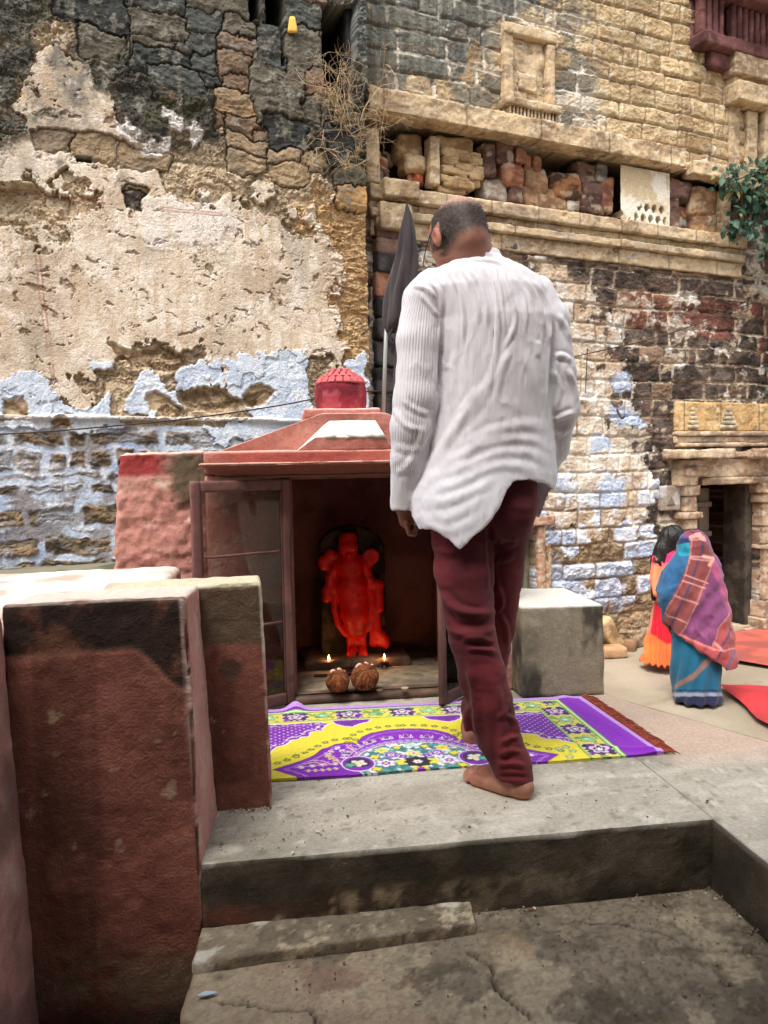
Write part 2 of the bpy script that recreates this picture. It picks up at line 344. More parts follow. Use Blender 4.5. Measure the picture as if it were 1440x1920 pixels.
# ================================================================== LEFT WALL: eroded rubble under peeling plaster and blue wash
uL0 = LW.uv(-230, 600)[0]; uL1 = LW.uv(692, 700)[0]
lw = Field(LW, uL0, uL1, GZ-.05, 6.6, .0056); U, V = lw.U, lw.V
n1 = fbm2(U*2.2, V*2.2, 5, 1); n2 = fbm2(U*9, V*9, 5, 2, .6); n3 = fb2h(U*7+lw.wu*2, V*22+lw.wv*3, 5, 3, .6); n4 = fbm2(U*30, V*30, 4, 4, .6); nst = fb2h(U*26, V*3, 4, 5)
R3, d, su, sv = lw.coursed(GZ, [.21, .18, .2, .17, .19, .16, .2, .19, .15, .2, .17, .19, .16, .22, .2, .18, .16, .2, .18, .2, .22, .18, .2, .19, .21, .2, .18, .22, .2, .19, .21, .2, .18, .2, .2, .2, .2, .2, .2, .2], .22, .48, 11, .16)
pro = sm(.002, .035, d)
fl = (fb2h(U*4+lw.wu*5, V*11+lw.wv*6, 6, 33, .58)*.6+fbm2(U*3, V*4, 5, 34, .6)*.4)*11; terr = (np.floor(fl)+sm(.72, 1, fl-np.floor(fl)))/11*2.2-.6; crk = 1-sm(.004, .014, np.abs(fbm2(U*4.5+lw.wu*2, V*6+lw.wv*2, 5, 36, .6)-.5))                     # flaking layers
tan = mix(lin(182, 162, 134), lin(146, 128, 106), sm(.35, .65, n1)); tan = mix(tan, lin(204, 186, 156), sm(.5, .75, n2)*.7); tan = mix(tan, lin(108, 92, 74), sm(.62, .8, n3)*.45)
tan = tan*(.8+.4*R3[..., :1])
lw.C[:] = tan; lw.H[:] = .010*pro+.045*(terr-.5)+.03*(n1-.5)+.010*(n4-.5)-.010*crk; lw.C[:] = mix(lw.C, lin(92, 72, 54), crk*.55); lw.C[:] = mix(lw.C, lin(206, 192, 168), sm(.55, .7, fbm2(U*13, V*17, 4, 37, .6))*.55)
lw.C[:] = mix(lw.C, lin(70, 56, 44), (1-sm(.0, .010, d))*.25*(n2 > .5))
# plaster, in layers that end in ragged edges
plm = lw.mask([(255, 375), (330, 360), (420, 400), (520, 440), (600, 500), (640, 640), (620, 690), (520, 670), (430, 690), (330, 640), (250, 640), (180, 680), (120, 770), (0, 740), (-90, 740), (-90, 420), (60, 450), (180, 410)], .16, .5)
plu = lw.mask([(60, 120), (190, 100), (230, 200), (230, 235), (60, 235), (50, 180)], .08, .5)*.62+lw.mask([(0, 225), (100, 215), (240, 240), (330, 330), (260, 390), (0, 350), (-90, 300)], .12, .6)*.72
plr = lw.mask([(400, 330), (640, 380), (650, 560), (420, 470)], .2, .6)*.5
pl = np.clip(plm*1.2+plu+plr, 0, 1.1); pt = sm(.47, .50, pl+(n2-.5)*.75+(n1-.5)*.5+(n4-.5)*.12+.02)
pc = mix(lin(210, 194, 174), lin(184, 166, 146), sm(.38, .66, n1)); pc = mix(pc, lin(226, 214, 200), sm(.45, .7, n2)*.8); pc = mix(pc, lin(186, 160, 128), sm(.5, .7, nst)*.45); pc = mix(pc, lin(150, 140, 126), sm(.55, .75, fbm2(U*3+8, V*1.2, 4, 23))*.5)
lw.C[:] = mix(lw.C, pc, pt); lw.H[:] = lw.H*(1-pt)+(.034+.012*(n1-.5)+.006*(n2-.5)+.002*(n4-.5))*pt
pit = sm(.70, .74, fb2h(U*11+lw.wu*3, V*19+lw.wv*3, 4, 91, .6)+.1*(n4-.5)+.10*(n1-.5))*pt; lw.H -= .010*pit; fcr = (1-sm(.002, .008, np.abs(fbm2(U*3.1+9, V*2.4, 6, 93, .6)-.5)))*pt; lw.C[:] = mix(lw.C, lin(124, 104, 82), fcr*.5); lw.H -= .004*fcr; lw.C[:] = mix(lw.C, lin(120, 96, 70), pit*.6)
# orange eroded strip on the right edge
orr = lw.mask([(560, 380), (700, 360), (700, 1060), (640, 700), (610, 520)], .1, .5); fine = fb2h(U*10+lw.wu*3, V*34+lw.wv*4, 4, 31, .65)
oc = mix(lin(210, 178, 134), lin(166, 132, 96), sm(.35, .65, fine)); lw.C[:] = mix(lw.C, oc, orr*(1-pt*.8)); lw.H += orr*(fine-.5)*.05
# upper dark grey weathering
dk = lw.mask([(-90, -200), (720, -200), (720, 380), (640, 340), (600, 330), (520, 330), (420, 270), (330, 260), (250, 245), (225, 200), (175, 120), (120, 70), (60, 140), (50, 260), (-90, 270)], .06, .5)
gc = mix(lin(68, 70, 66), lin(44, 46, 44), sm(.35, .65, n1)); gc = mix(gc, lin(118, 112, 96), sm(.52, .7, n2)*.5); gc = mix(gc, lin(84, 82, 56), sm(.55, .7, fbm2(U*4, V*4, 4, 44))*.45); gc = mix(gc, lin(134, 132, 124), sm(.55, .7, nst*.5+n2*.5)*.6); gc = mix(gc, lin(116, 96, 76), sm(.6, .68, fbm2(U*5+3, V*7, 5, 45, .6))*.6); gc = mix(gc, lin(30, 30, 28), crk*.7)
lw.C[:] = mix(lw.C, gc, dk*.93); lw.H += dk*.02
mold = sm(.58, .72, fbm2(U*3.1+4, V*2.2, 5, 55, .6))*lw.mask([(-90, 200), (260, 230), (500, 300), (650, 350), (600, 420), (300, 330), (-90, 360)], .15, .4); lw.C[:] = mix(lw.C, lin(84, 78, 62), mold*.7)
# vertical pilaster-like pale patch with dark hood, upper left
ar = lw.mask([(58, 150), (75, 120), (92, 118), (104, 150), (104, 238), (52, 238)], .02, .12); lw.C[:] = mix(lw.C, pc*.9, ar*.8)
up_l = lw.mask([(40, 90), (240, 90), (245, 245), (40, 245)], .08, .3); lw.C[:] = mix(lw.C, mix(lin(150, 138, 122), lin(96, 92, 84), sm(.4, .6, n2)), up_l*sm(.42, .58, fbm2(U*4+20, V*3, 5, 66, .6))*.85)
# dressed grey blocks in the upper middle: each one its own outline
def ashlar(x0, y0, x1, y1, c, dh=.03, t=.0, r=.035):
    a, b = lw.w.uv(x0, y1), lw.w.uv(x1, y0); cx, cy = (a[0]+b[0])/2, (a[1]+b[1])/2; hx, hy = abs(b[0]-a[0])/2, abs(b[1]-a[1])/2
    i0, i1 = np.searchsorted(lw.u, [cx-hx-.1, cx+hx+.1]); j0, j1 = np.searchsorted(lw.v, [cy-hy-.1, cy+hy+.1]); s_ = (slice(i0, i1), slice(j0, j1))
    uu = U[s_]+lw.wu[s_]*.17-cx; vv = V[s_]+lw.wv[s_]*.17-cy+uu*t; q = np.maximum(np.abs(uu)-hx+r, 0); p = np.maximum(np.abs(vv)-hy+r, 0)
    r = .014; q = np.maximum(np.abs(uu)-hx+r, 0); p = np.maximum(np.abs(vv)-hy+r, 0); dd = np.hypot(q, p)+np.minimum(np.maximum(np.abs(uu)-hx, np.abs(vv)-hy)+r, 0)*0-r; ins = np.maximum(np.abs(uu)-hx, np.abs(vv)-hy); dd = np.where(ins < -r, ins, dd)
    k = 1-sm(-.010, .003, dd); ring = (1-sm(.0, .007, dd))*(1-k)
    cc = mix(np.asarray(c), np.asarray(c)*.6, sm(.35, .7, n2[s_])); cc = mix(cc, lin(150, 146, 134), sm(.52, .66, n4[s_]*.5+n2[s_]*.5)*.45); cc = mix(cc, lin(140, 136, 122), sm(.6, .78, nst[s_]*.6+n2[s_]*.4)*.6)
    lw.C[s_] = mix(lw.C[s_], cc, k); lw.C[s_] = mix(lw.C[s_], lin(40, 36, 32), ring*.7)
    lw.H[s_] = lw.H[s_]*(1-k)+(dh*.45+.03*(n2[s_]-.5)+.03*(n3[s_]-.5)-.012*sm(-.03, 0, dd)+.03*(n1[s_]-.5))*k-ring*.03
G1, G2, G3, BR = lin(80, 82, 78), lin(60, 62, 60), lin(102, 96, 84), lin(124, 102, 84)
for q in [(240, 60, 330, 100, G3), (330, 62, 412, 100, G1), (250, 98, 365, 133, G2), (366, 100, 408, 140, G1), (280, 134, 382, 163, G1), (383, 142, 420, 165, G2), (350, 18, 420, 60, G1), (230, 18, 348, 58, G3), (100, -30, 240, 40, G2), (240, -40, 350, 16, G1), (352, -40, 470, 14, G3),
          (420, 38, 482, 76, G3), (414, 78, 492, 112, BR), (412, 112, 474, 152, BR), (420, 150, 476, 180, BR), (400, 178, 486, 222, lin(154, 128, 98)), (424, 222, 486, 260, BR), (405, 216, 424, 250, BR), (476, 118, 566, 232, G3, .10), (492, 232, 572, 282, G2, .05), (484, 40, 533, 120, G1), (530, 0, 604, 60, G1), (534, 62, 604, 128, G3), (566, 132, 606, 180, BR), (570, 182, 606, 230, G3),
          (612, 242, 668, 314, G2, .06), (624, 318, 684, 362, G3, .07), (632, 356, 684, 388, lin(200, 160, 110), .09), (555, -60, 610, 0, BR), (470, 245, 500, 280, BR), (150, 60, 232, 100, G3)]: ashlar(*q)
for q in [(430, 262, 500, 290), (500, 284, 560, 312), (560, 288, 604, 330), (430, 292, 500, 322), (505, 315, 575, 345), (130, 262, 220, 300), (60, 250, 130, 285), (225, 285, 330, 310), (240, 350, 270, 392)]: ashlar(*q, lin(158, 136, 108) if q[0] > 120 else lin(146, 130, 110), .035)
ashlar(238, 360, 268, 394, lin(70, 62, 54), .02)
# right dark reveal wall beside the slot
rv = lw.mask([(655, -100), (760, -100), (760, 330), (690, 330), (682, 150), (655, 110)], .01, .08); lw.C[:] = mix(lw.C, lin(104, 108, 104)*1., rv*.8); lw.H += rv*.05*(1+n3)
# openings
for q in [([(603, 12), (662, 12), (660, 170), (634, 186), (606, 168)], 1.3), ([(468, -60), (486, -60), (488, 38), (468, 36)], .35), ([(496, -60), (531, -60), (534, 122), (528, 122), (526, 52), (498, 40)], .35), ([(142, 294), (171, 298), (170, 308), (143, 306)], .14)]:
    m = lw.mask(q[0], .005, .03); lw.H[:] = hole(m, lw.H, q[1]); lw.C[:] = mix(lw.C, lin(16, 14, 14), m)  # near-black colour puts the shade of the openings into the wall
# white lime patches
for q in [[(222, 238), (250, 228), (262, 240), (320, 250), (318, 278), (290, 286), (225, 262)], [(312, 205), (345, 215), (335, 235), (315, 228)], [(352, 235), (378, 232), (380, 262), (358, 270)], [(275, 370), (335, 360), (420, 380), (450, 420), (420, 470), (280, 470), (262, 430)]]:
    m = lw.mask(q, .015, .22)*.85*sm(.3, .5, n2+.2*n1); m = m*(.5 if q[0] == (275, 370) else 1); lw.C[:] = mix(lw.C, lin(226, 220, 214), m); lw.H += m*.012
# thin red setting-out lines
for pts in [[(0, 357), (190, 378)], [(0, 362), (190, 383)], [(300, 391), (415, 402)], [(300, 396), (415, 407)], [(66, 480), (80, 600), (98, 712)], [(74, 480), (88, 600), (104, 712)], [(192, 352), (192, 384)]]:
    m = lw.line(pts, .006, .005, .02)*sm(.3, .5, n2); lw.C[:] = mix(lw.C, lin(150, 84, 66), m*.6)
# small ledge stone on the far left
m = lw.mask([(-60, 340), (62, 346), (72, 354), (-60, 350)], .01, .05); lw.H += m*.07; 
# ---- lower zone: coursed stones with thick blue-white wash
low = lw.mask([(-100, 700), (60, 690), (160, 745), (240, 720), (330, 690), (430, 655), (590, 655), (690, 760), (710, 1300), (-100, 1300)], .03, .3)
yr = [lw.w.uv(150, y)[1] for y in (1330, 1290, 1245, 1200, 1155, 1112, 1070, 1045, 1002, 990, 944, 932, 902, 884, 842, 806)]
R3b, db, su, sv = lw.coursed(yr[0], np.diff(yr), .28, .62, 77, .09, .3)
st = sm(.012, .034, db+(n2-.5)*.03)
sc_ = mix(lin(118, 104, 88), lin(72, 62, 54), sm(.4, .65, n2)); sc_ = mix(sc_, lin(156, 128, 96), sm(.5, .72, n3)*.6); sc_ = sc_*(.7+.6*R3b[..., :1])
bl = mix(lin(188, 200, 218), lin(162, 178, 206), sm(.4, .62, n1)); bl = mix(bl, lin(214, 216, 220), sm(.45, .65, n2)*.8)
lz = lw.mask([(-100, 800), (340, 800), (600, 800), (700, 800), (710, 1300), (-100, 1300)], .012, .05)
cover = sm(.40, .60, fbm2(U*2.6, V*2.6, 4, 61)+.35*(n2-.5)+.12*(R3b[..., 1]-.5)-.04)                 # wash still covering the stone faces
face = mix(sc_, mix(bl, lin(150, 146, 142), .45), cover[...]*.65); jx = sm(.50, .60, fbm2(U*5+4, V*5, 5, 67, .6)); zc = mix(mix(bl*.95, sc_*1.1, jx*.7), face, st)
lw.C[:] = mix(lw.C, zc, lz); lw.H[:] = lw.H*(1-lz)+(.012+st*(.004+.05*(n3-.5)+.04*(n2-.5)*(1-cover))-.02*(1-st)*0+.012*(n2-.5))*lz
# band just above: patches of pale blue distemper over plaster
bb = 0
for q in [[(0, 715), (95, 700), (130, 760), (205, 745), (215, 800), (-90, 806), (-90, 715)], [(250, 705), (300, 690), (330, 740), (300, 775), (252, 770)], [(250, 790), (215, 775), (190, 800), (250, 804)], [(330, 690), (420, 668), (425, 712), (345, 735)], [(345, 735), (350, 765), (300, 770), (305, 745)],
          [(425, 662), (480, 668), (480, 735), (450, 742), (428, 715)], [(480, 665), (575, 662), (592, 790), (530, 800), (520, 748), (480, 730)], [(500, 752), (540, 760), (545, 800), (470, 800), (455, 770)], [(640, 690), (672, 660), (690, 700), (690, 790), (620, 770)], [(160, 668), (195, 672), (200, 696), (165, 690)], [(260, 740), (296, 742), (294, 782), (262, 778)], [(215, 800), (-90, 806), (-90, 782), (205, 784)], [(380, 800), (600, 790), (640, 830), (400, 830)]]:
    bb = np.maximum(bb, lw.mask(q, .02, .26))
bbm = sm(.4, .55, bb+(n4-.5)*.3); lw.C[:] = mix(lw.C, mix(bl, lin(210, 220, 232), .5)*(.86+.3*n2[..., None]), bbm*.95); lw.H[:] = lw.H*(1-bbm*.75)+bbm*.03
# big scars where plaster fell off
for q in [[(352, 745), (375, 722), (420, 725), (450, 748), (445, 772), (355, 772)], [(455, 735), (480, 715), (520, 738), (500, 765), (465, 765)], [(0, 752), (40, 740), (45, 780), (0, 790)], [(282, 735), (300, 730), (345, 770), (330, 790), (290, 770)], [(100, 790), (142, 780), (140, 802), (104, 804)], [(200, 640), (260, 660), (330, 650), (345, 690), (240, 690)]]:
    m = lw.mask(q, .012, .15); e = lw.mask(q, .05, .15); lw.H += e*.010-m*.035; lw.C[:] = mix(lw.C, mix(lin(200, 176, 144), lin(140, 118, 92), sm(.35, .6, n3)), m)
m = lw.mask([(-100, 778), (120, 778), (300, 782), (560, 786), (560, 792), (300, 789), (120, 786), (-100, 786)], .006, .03); lw.H += m*.035; lw.C[:] = mix(lw.C, lin(210, 206, 204), m*.7)
m = lw.mask([(-100, 1052), (240, 1048), (690, 1040), (690, 1300), (-100, 1300)], .01, .02, ); 
lab = thing('plastered_wall', LW.P((uL0+uL1)/2, GZ, 0), 'towering ruined wall of flaking plaster and dark stones with blue wash, behind the small shrine', 'wall')
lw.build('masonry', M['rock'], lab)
V_, F_, N_ = hexa(LW.box(uL0, uL1-.01, GZ, 6.6, -2.4, -1.6), .25, 0); # the body and the thick return on the right
mk('wall_core', V_, F_, mat('dark_core', lin(60, 52, 46), bump=.4, bscale=20, rough=.95), lab)
V_, F_, N_ = hexa(LW.box(uL1-.12, uL1-.006, GZ, 6.6, -.9, -.05), .03, .01, .03, 3, 8, .014, 16)
mk('corner_return', V_, F_, M['rock'], lab, mix(mix(lin(128, 96, 66), lin(60, 52, 46), sm(.4, .6, fbm3(V_, 4, 4, 3))), lin(44, 43, 42), sm(3.9, 4.3, V_[:, 2])), True)  # upper part coloured dark: painted shade for the view through the slot
# stone ledge along the foot of the left wall
V_, F_, N_ = hexa(LW.box(uL0, LW.uv(420, 1000)[0], GZ, LW.uv(0, 1066)[1], .0, .42), .03, .012, .012, 4, 9)
lw_ = 0; tag(mk('stone_ledge', V_, F_, M['cement'], None, mix(lin(120, 116, 96), lin(76, 74, 62), sm(.4, .62, fbm3(V_, 5, 4, 8)))), 'long grey-green ledge at the foot of the blue-washed wall', 'ledge')
# ================================================================== RIGHT WALL: coursed sandstone with gallery, cornice and doorway
uR0 = RW.uv(686, 700)[0]; uR1 = 3.1
rw = Field(RW, uR0, uR1, GZ-.05, 8.0, .0078); U, V = rw.U, rw.V
n1 = fbm2(U*2, V*2, 5, 101); n2 = fbm2(U*8, V*8, 5, 102, .6); n3 = fb2h(U*6+rw.wu*2, V*20+rw.wv*3, 5, 103, .6); n4 = fbm2(U*28, V*28, 4, 104, .6); nst = fb2h(U*22, V*2.6, 4, 105)
lowrows = [.24, .2, .19, .22, .18, .2, .17, .2, .18, .21]
e = GZ+sum(lowrows); 
while e < 3.12-.2: lowrows.append(.19 if len(lowrows) % 3 else .205); e += lowrows[-1]
lowrows.append(3.12-e); lowrows.append(1.12); nlow = len(lowrows)-1
for k in range(22): lowrows.append([.19, .2, .175, .21][k % 4])
R3, d, su, sv = rw.coursed(GZ, lowrows, .26, .56, 21, .035, .22)
pro = sm(.004, .026, d)
up = V > 4.2
# upper ashlar, yellow sandstone
yc = mix(lin(202, 178, 140), lin(168, 144, 110), sm(.35, .68, n1)); yc = mix(yc, lin(220, 204, 172), sm(.5, .75, n2)*.6); yc = mix(yc, lin(176, 144, 106), sm(.5, .72, n3)*.7); yc = yc*(.78+.4*R3[..., :1]); yc = mix(yc, lin(120, 98, 72), sm(.56, .68, fb2h(U*16+rw.wu*3, V*40, 4, 177, .6))*.5)
# lower dark brown-purple stones
bc = mix(lin(96, 84, 76), lin(62, 53, 48), sm(.35, .65, n2)); bc = mix(bc, lin(126, 96, 84), sm(.55, .75, n3)*.6); bc = mix(bc, lin(150, 122, 100), (R3[..., 1] > .86)*.6); bc = bc*(.75+.5*R3[..., :1])
rd = rw.mask([(1170, 545), (1450, 575), (1450, 690), (1385, 640), (1170, 616)], .01, .04)*(R3[..., 2] > .12); rc = mix(lin(126, 80, 66), lin(92, 60, 52), sm(.4, .65, n2)); bc = mix(bc, rc*(.7+.6*R3[..., :1]), rd*.85)
drk = rw.mask([(1340, 500), (1500, 500), (1500, 760), (1380, 760)], .1, .3); bc = bc*(1-.35*drk[..., None])
C = np.where(up[..., None], yc, bc); tq = fb2h(U*5+rw.wu*4, V*16+rw.wv*4, 5, 192, .6)*9; tq = (np.floor(tq)+sm(.7, 1, tq-np.floor(tq)))/9; H = np.where(up, .022*pro+.014*(n2-.5)+.030*(tq-.5)+.02*(R3[..., 2]-.5), .024*pro+.040*(tq-.5)+.018*(n2-.5)+.026*(R3[..., 2]-.5))+.008*(n4-.5)
mort = mix(lin(200, 180, 152), lin(146, 124, 100), sm(.35, .65, n2)); jm = 1-sm(.006, .02, d+(n4-.5)*.022+(n2-.5)*.02)
whole = sm(.3, .6, fbm2(U*2.4+3, V*2.4, 4, 131)+.1)
C = mix(C, mort, jm*np.where(up, .5*whole, .75*whole)); C = mix(C, lin(60, 48, 38), (1-sm(.0, .009, d))*.5)
# upper wall: grey-black staining top left, white mortar streaks
g = rw.mask([(660, -150), (1160, -150), (1000, 20), (905, 60), (880, 120), (800, 150), (760, 200), (720, 190), (690, 180), (650, 180)], .15, .9); gm = sm(.4, .6, g+(n1-.5)*.5+(n2-.5)*.3)
C = mix(C, mix(lin(78, 84, 82), lin(112, 116, 110), sm(.4, .7, nst)), gm*.88)
g2 = sm(.46, .60, fbm2(U*3+60, V*3, 5, 140, .6)+.1*(nst-.5))*rw.mask([(780, 60), (960, 20), (1110, 0), (1110, 240), (1000, 330), (800, 200)], .2, .6); C = mix(C, lin(104, 104, 98), g2*.8)
wm = sm(.53, .66, fb2h(U*2+rw.wu, V*6, 5, 150, .6)+.25*(1-pro)-.05)*rw.mask([(740, 20), (1100, 20), (1120, 300), (1000, 330), (700, 200)], .2, .5); C = mix(C, lin(226, 216, 200), wm*.75); H += wm*.012
C = mix(C, lin(112, 90, 68), (sm(.6, .7, n3)*up)*.35)
# lower wall: limewash smeared over stones, centre-left, and blue distemper patches
lm = rw.mask([(680, 520), (1000, 505), (1080, 525), (1120, 560), (1135, 640), (1160, 720), (1165, 780), (1180, 830), (1215, 900), (1215, 960), (1150, 1000), (1100, 1000), (680, 1000)], .34, 1.0)
lt = sm(.36, .56, lm+(n1-.5)*.7+(n2-.5)*.9+(R3[..., 1]-.5)*.42+.18*(jm-.3)-.0)
lc = mix(lin(220, 208, 190), lin(196, 174, 148), sm(.4, .65, n1)); lc = mix(lc, lin(234, 230, 224), sm(.45, .7, n2)*.7); lc = mix(lc, lin(150, 120, 98), sm(.56, .70, n3)*.55); lc = mix(lc, lin(178, 142, 112), sm(.6, .7, fbm2(U*14, V*14, 4, 181))*.5)
C = mix(C, lc*(1-.45*((1-pro)[..., None])*(sm(.45, .65, n1)[..., None])), lt*.94); H[:] = H*(1-.30*lt)+lt*.014
bm = rw.mask([(1010, 880), (1230, 900), (1240, 1000), (1215, 1060), (1200, 1130), (1030, 1140), (1010, 1060)], .08, .4)
l2 = sm(.54, .66, fbm2(U*3.3+70, V*4.2, 6, 195, .62)+.10*jm+.03)*(~up)*(1-lt); C = mix(C, lc*.9, l2*.75); H += l2*.006
bt = sm(.5, .6, bm*.62+(fbm2(U*3.4, V*3.4, 4, 160)-.5)*1.1+(R3[..., 0]-.5)*.75)*sm(.0, .02, d)*sm(.15, .4, bm); C = mix(C, mix(lin(186, 198, 222), lin(214, 220, 230), sm(.4, .6, n2)), bt*.85); H += bt*.008
for q in [[(1150, 700), (1185, 700), (1180, 735), (1145, 735)], [(1140, 765), (1160, 765), (1205, 790), (1200, 800), (1150, 800)], [(1100, 820), (1140, 822), (1150, 845), (1110, 848)], [(1150, 900), (1172, 900), (1172, 935), (1150, 935)], [(1120, 905), (1148, 905), (1150, 945), (1120, 945)]]:
    m = rw.mask(q, .02, .2); C = mix(C, lin(186, 200, 224), m*.8)
# rough bottom of the wall: tan rubble
bo = rw.mask([(1000, 1010), (1240, 1000), (1240, 1260), (1000, 1260)], .06, .3); bt2 = mix(lin(172, 146, 112), lin(120, 98, 76), sm(.4, .62, n3)); bluelow = sm(.46, .56, fbm2(U*2.2+8, V*3, 5, 171)+.2*(n2-.5))*rw.mask([(1000, 1040), (1180, 1050), (1215, 1100), (1200, 1140), (1120, 1140), (1010, 1120)], .06, .3)
C = mix(C, bt2*(.8+.4*R3[..., :1]), bo*(1-bt)*.8); C = mix(C, lin(170, 180, 200), bluelow*.8); H += bo*.03*(n2-.5)*2
# gallery recess
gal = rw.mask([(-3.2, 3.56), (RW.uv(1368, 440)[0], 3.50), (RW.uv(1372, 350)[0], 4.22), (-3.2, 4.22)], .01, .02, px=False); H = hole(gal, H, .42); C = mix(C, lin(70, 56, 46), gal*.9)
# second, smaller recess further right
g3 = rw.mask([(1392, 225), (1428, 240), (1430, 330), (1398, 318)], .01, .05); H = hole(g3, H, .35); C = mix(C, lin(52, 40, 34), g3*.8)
# door recess
uD0, vD1 = RW.uv(1312, 915); uD1 = RW.uv(1412, 915)[0]
dr = rw.mask([(uD0-.06, GZ-.2), (uD1+.06, GZ-.2), (uD1+.06, vD1+.1), (uD0-.06, vD1+.1)], .004, .0, px=False); H = hole(dr, H, 1.1); C = mix(C, lin(30, 25, 22), dr)  # inner shade of the doorway painted on as near-black
# side window recess seen beside the man's hip
wq = [(978, 985), (1004, 985), (1004, 1150), (978, 1150)]; C = mix(C, mix(lin(66, 50, 40), lin(36, 30, 26), n2), (1-sm(.003, .012, np.abs(fbm2(U*4+rw.wu*2, V*6, 5, 191, .6)-.5)))*.35); m = rw.mask(wq, .005, .0); H = hole(m, H, .2); C = mix(C, lin(120, 110, 90), m)
rw.C[:] = C; rw.H[:] = H
lab = thing('sandstone_wall', RW.P(0, GZ, 0), 'tall coursed sandstone wall with rubble-filled gallery, cornice and old doorway, behind the man and women', 'wall')
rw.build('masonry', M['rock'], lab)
V_, F_, N_ = hexa(RW.box(uR0-.25, uR1, GZ, 8.0, -2.0, -1.15), .3, 0); mk('wall_core', V_, F_, bpy.data.materials['dark_core'], lab)
def sandcol(V_, seed=1, a=lin(200, 174, 138), b=lin(152, 128, 100), c=lin(218, 204, 178), joint=None, st=(1, 1, 2.5)):
    f1 = fbm3(V_, 3, 4, seed, .55, st); f2 = fbm3(V_, 13, 4, seed+3, .6, st); q = mix(a, b, sm(.35, .65, f1)); q = mix(q, c, sm(.5, .72, f2)*.6); q = mix(q, lin(104, 84, 66), sm(.54, .68, fbm3(V_, 9, 5, seed+9, .62, st))*.6); q = mix(q, lin(226, 212, 184), sm(.58, .7, fbm3(V_, 24, 3, seed+19))*.4)
    if joint is not None:
        u = (V_-RW.o)@WD; k = np.abs(((u+seed*.13+.05*np.floor(u)) % joint)-joint/2); q = mix(q, lin(80, 60, 44), (1-sm(.004, .012, joint/2-k))*.75)
    return q
def wpart(name, u0, u1, v0, v1, h0, h1, parent, col=None, step=.016, r=.012, amp=.012, seed=1, joint=None, amp2=.009, mt='rock', **kw):
    V_, F_, N_ = hexa(RW.box(u0, u1, v0, v1, h0, h1, **kw), step, r, amp, 6, seed, amp2, 26)
    return mk(name, V_, F_, M[mt], parent, sandcol(V_, seed, joint=joint) if col is None else col(V_))
X = lambda x, y: RW.uv(x, y)[0]
# string course over the gallery (broken end), then the lower continuation
wpart('string_course', uR0+.02, .60, 4.20, 4.40, -.05, .16, lab, seed=4, joint=.9, amp=.022, amp2=.012, r=.006)
wpart('string_course', .74, X(1385, 340), 4.17, 4.32, -.05, .12, lab, seed=7, joint=.8, amp=.02, amp2=.012, r=.006)
# cornice: three mouldings
for k, (v0, v1, h1, sd) in enumerate([(3.43, 3.56, .13, 11), (3.36, 3.43, .07, 12), (3.28, 3.36, .10, 13), (3.12, 3.28, .045, 14)]):
    wpart('cornice_moulding', uR0+.03+k*.01, X(1384, 480), v0, v1-.004, -.03, h1, lab, seed=sd, joint=.55+.07*k, amp=.010, r=.005, col=(lambda V_, sd=sd, k=k: mix(sandcol(V_, sd, joint=.55+.07*k), lin(176, 162, 142), sm(.45, .62, fbm3(V_, 5, 4, sd+40))*(.7 if k == 2 else .25))))
for (x0, x1, v0, v1, h1) in [(706, 770, 3.44, 3.60, .2), (700, 760, 3.16, 3.40, .16)]: wpart('cornice_block', X(x0, 400), X(x1, 400), v0, v1, -.03, h1, lab, seed=x0, amp=.02)
# small pillars left in the gallery
def colm(x0, x1, y0, y1, h0, h1, seed): a = RW.uv(x0, y1); b = RW.uv(x1, y0); wpart('gallery_post', a[0], b[0], a[1], b[1], h0, h1, lab, seed=seed, step=.015, amp=.012, amp2=.003)
colm(681, 705, 250, 345, -.1, .08, 31); colm(806, 822, 258, 346, -.12, .02, 32); colm(1350, 1366, 360, 440, -.1, .04, 33)
colm(1362, 1382, 200, 330, -.1, .05, 34); colm(1392, 1412, 215, 330, -.02, .07, 35)
# pierced white screen panel
a = RW.uv(1160, 392); b = RW.uv(1252, 318); ju0, ju1, jv0, jv1 = a[0], b[0], 3.52, 4.16
nu, nv = 150, 130; gu, gv = np.meshgrid(np.linspace(ju0, ju1, nu), np.linspace(jv0, jv1, nv), indexing='ij'); s_ = .105
hx = gu/s_; hy = gv/(s_*1.1); qx = hx+.5*(np.floor(hy) % 2); dx = np.abs((qx % 1)-.5); dy = np.abs((hy % 1)-.5)
op = (np.maximum(dx*1.1+dy*.55, dy*1.1) < .4) & (gv < jv0+.30) & (gv > jv0+.05) & (fbm2(gu*5, gv*5, 2, 9)+.9*((gu-ju0)/(ju1-ju0))-(gv-jv0)*.6 > .62) & (gu < ju1-.05)
jc = mix(lin(232, 224, 208), lin(204, 184, 152), sm(.42, .62, fbm2(gu*6, gv*6, 4, 77))).reshape(-1, 3); jc = np.where(op.reshape(-1, 1), lin(70, 60, 50), jc)
P_ = RW.P(gu, gv, np.where(op, -.16, .03+.012*(fbm2(gu*12, gv*12, 3, 5)-.5))).reshape(-1, 3)
mk('pierced_screen', P_, grid_faces(nu, nv), M['rock'], lab, jc)
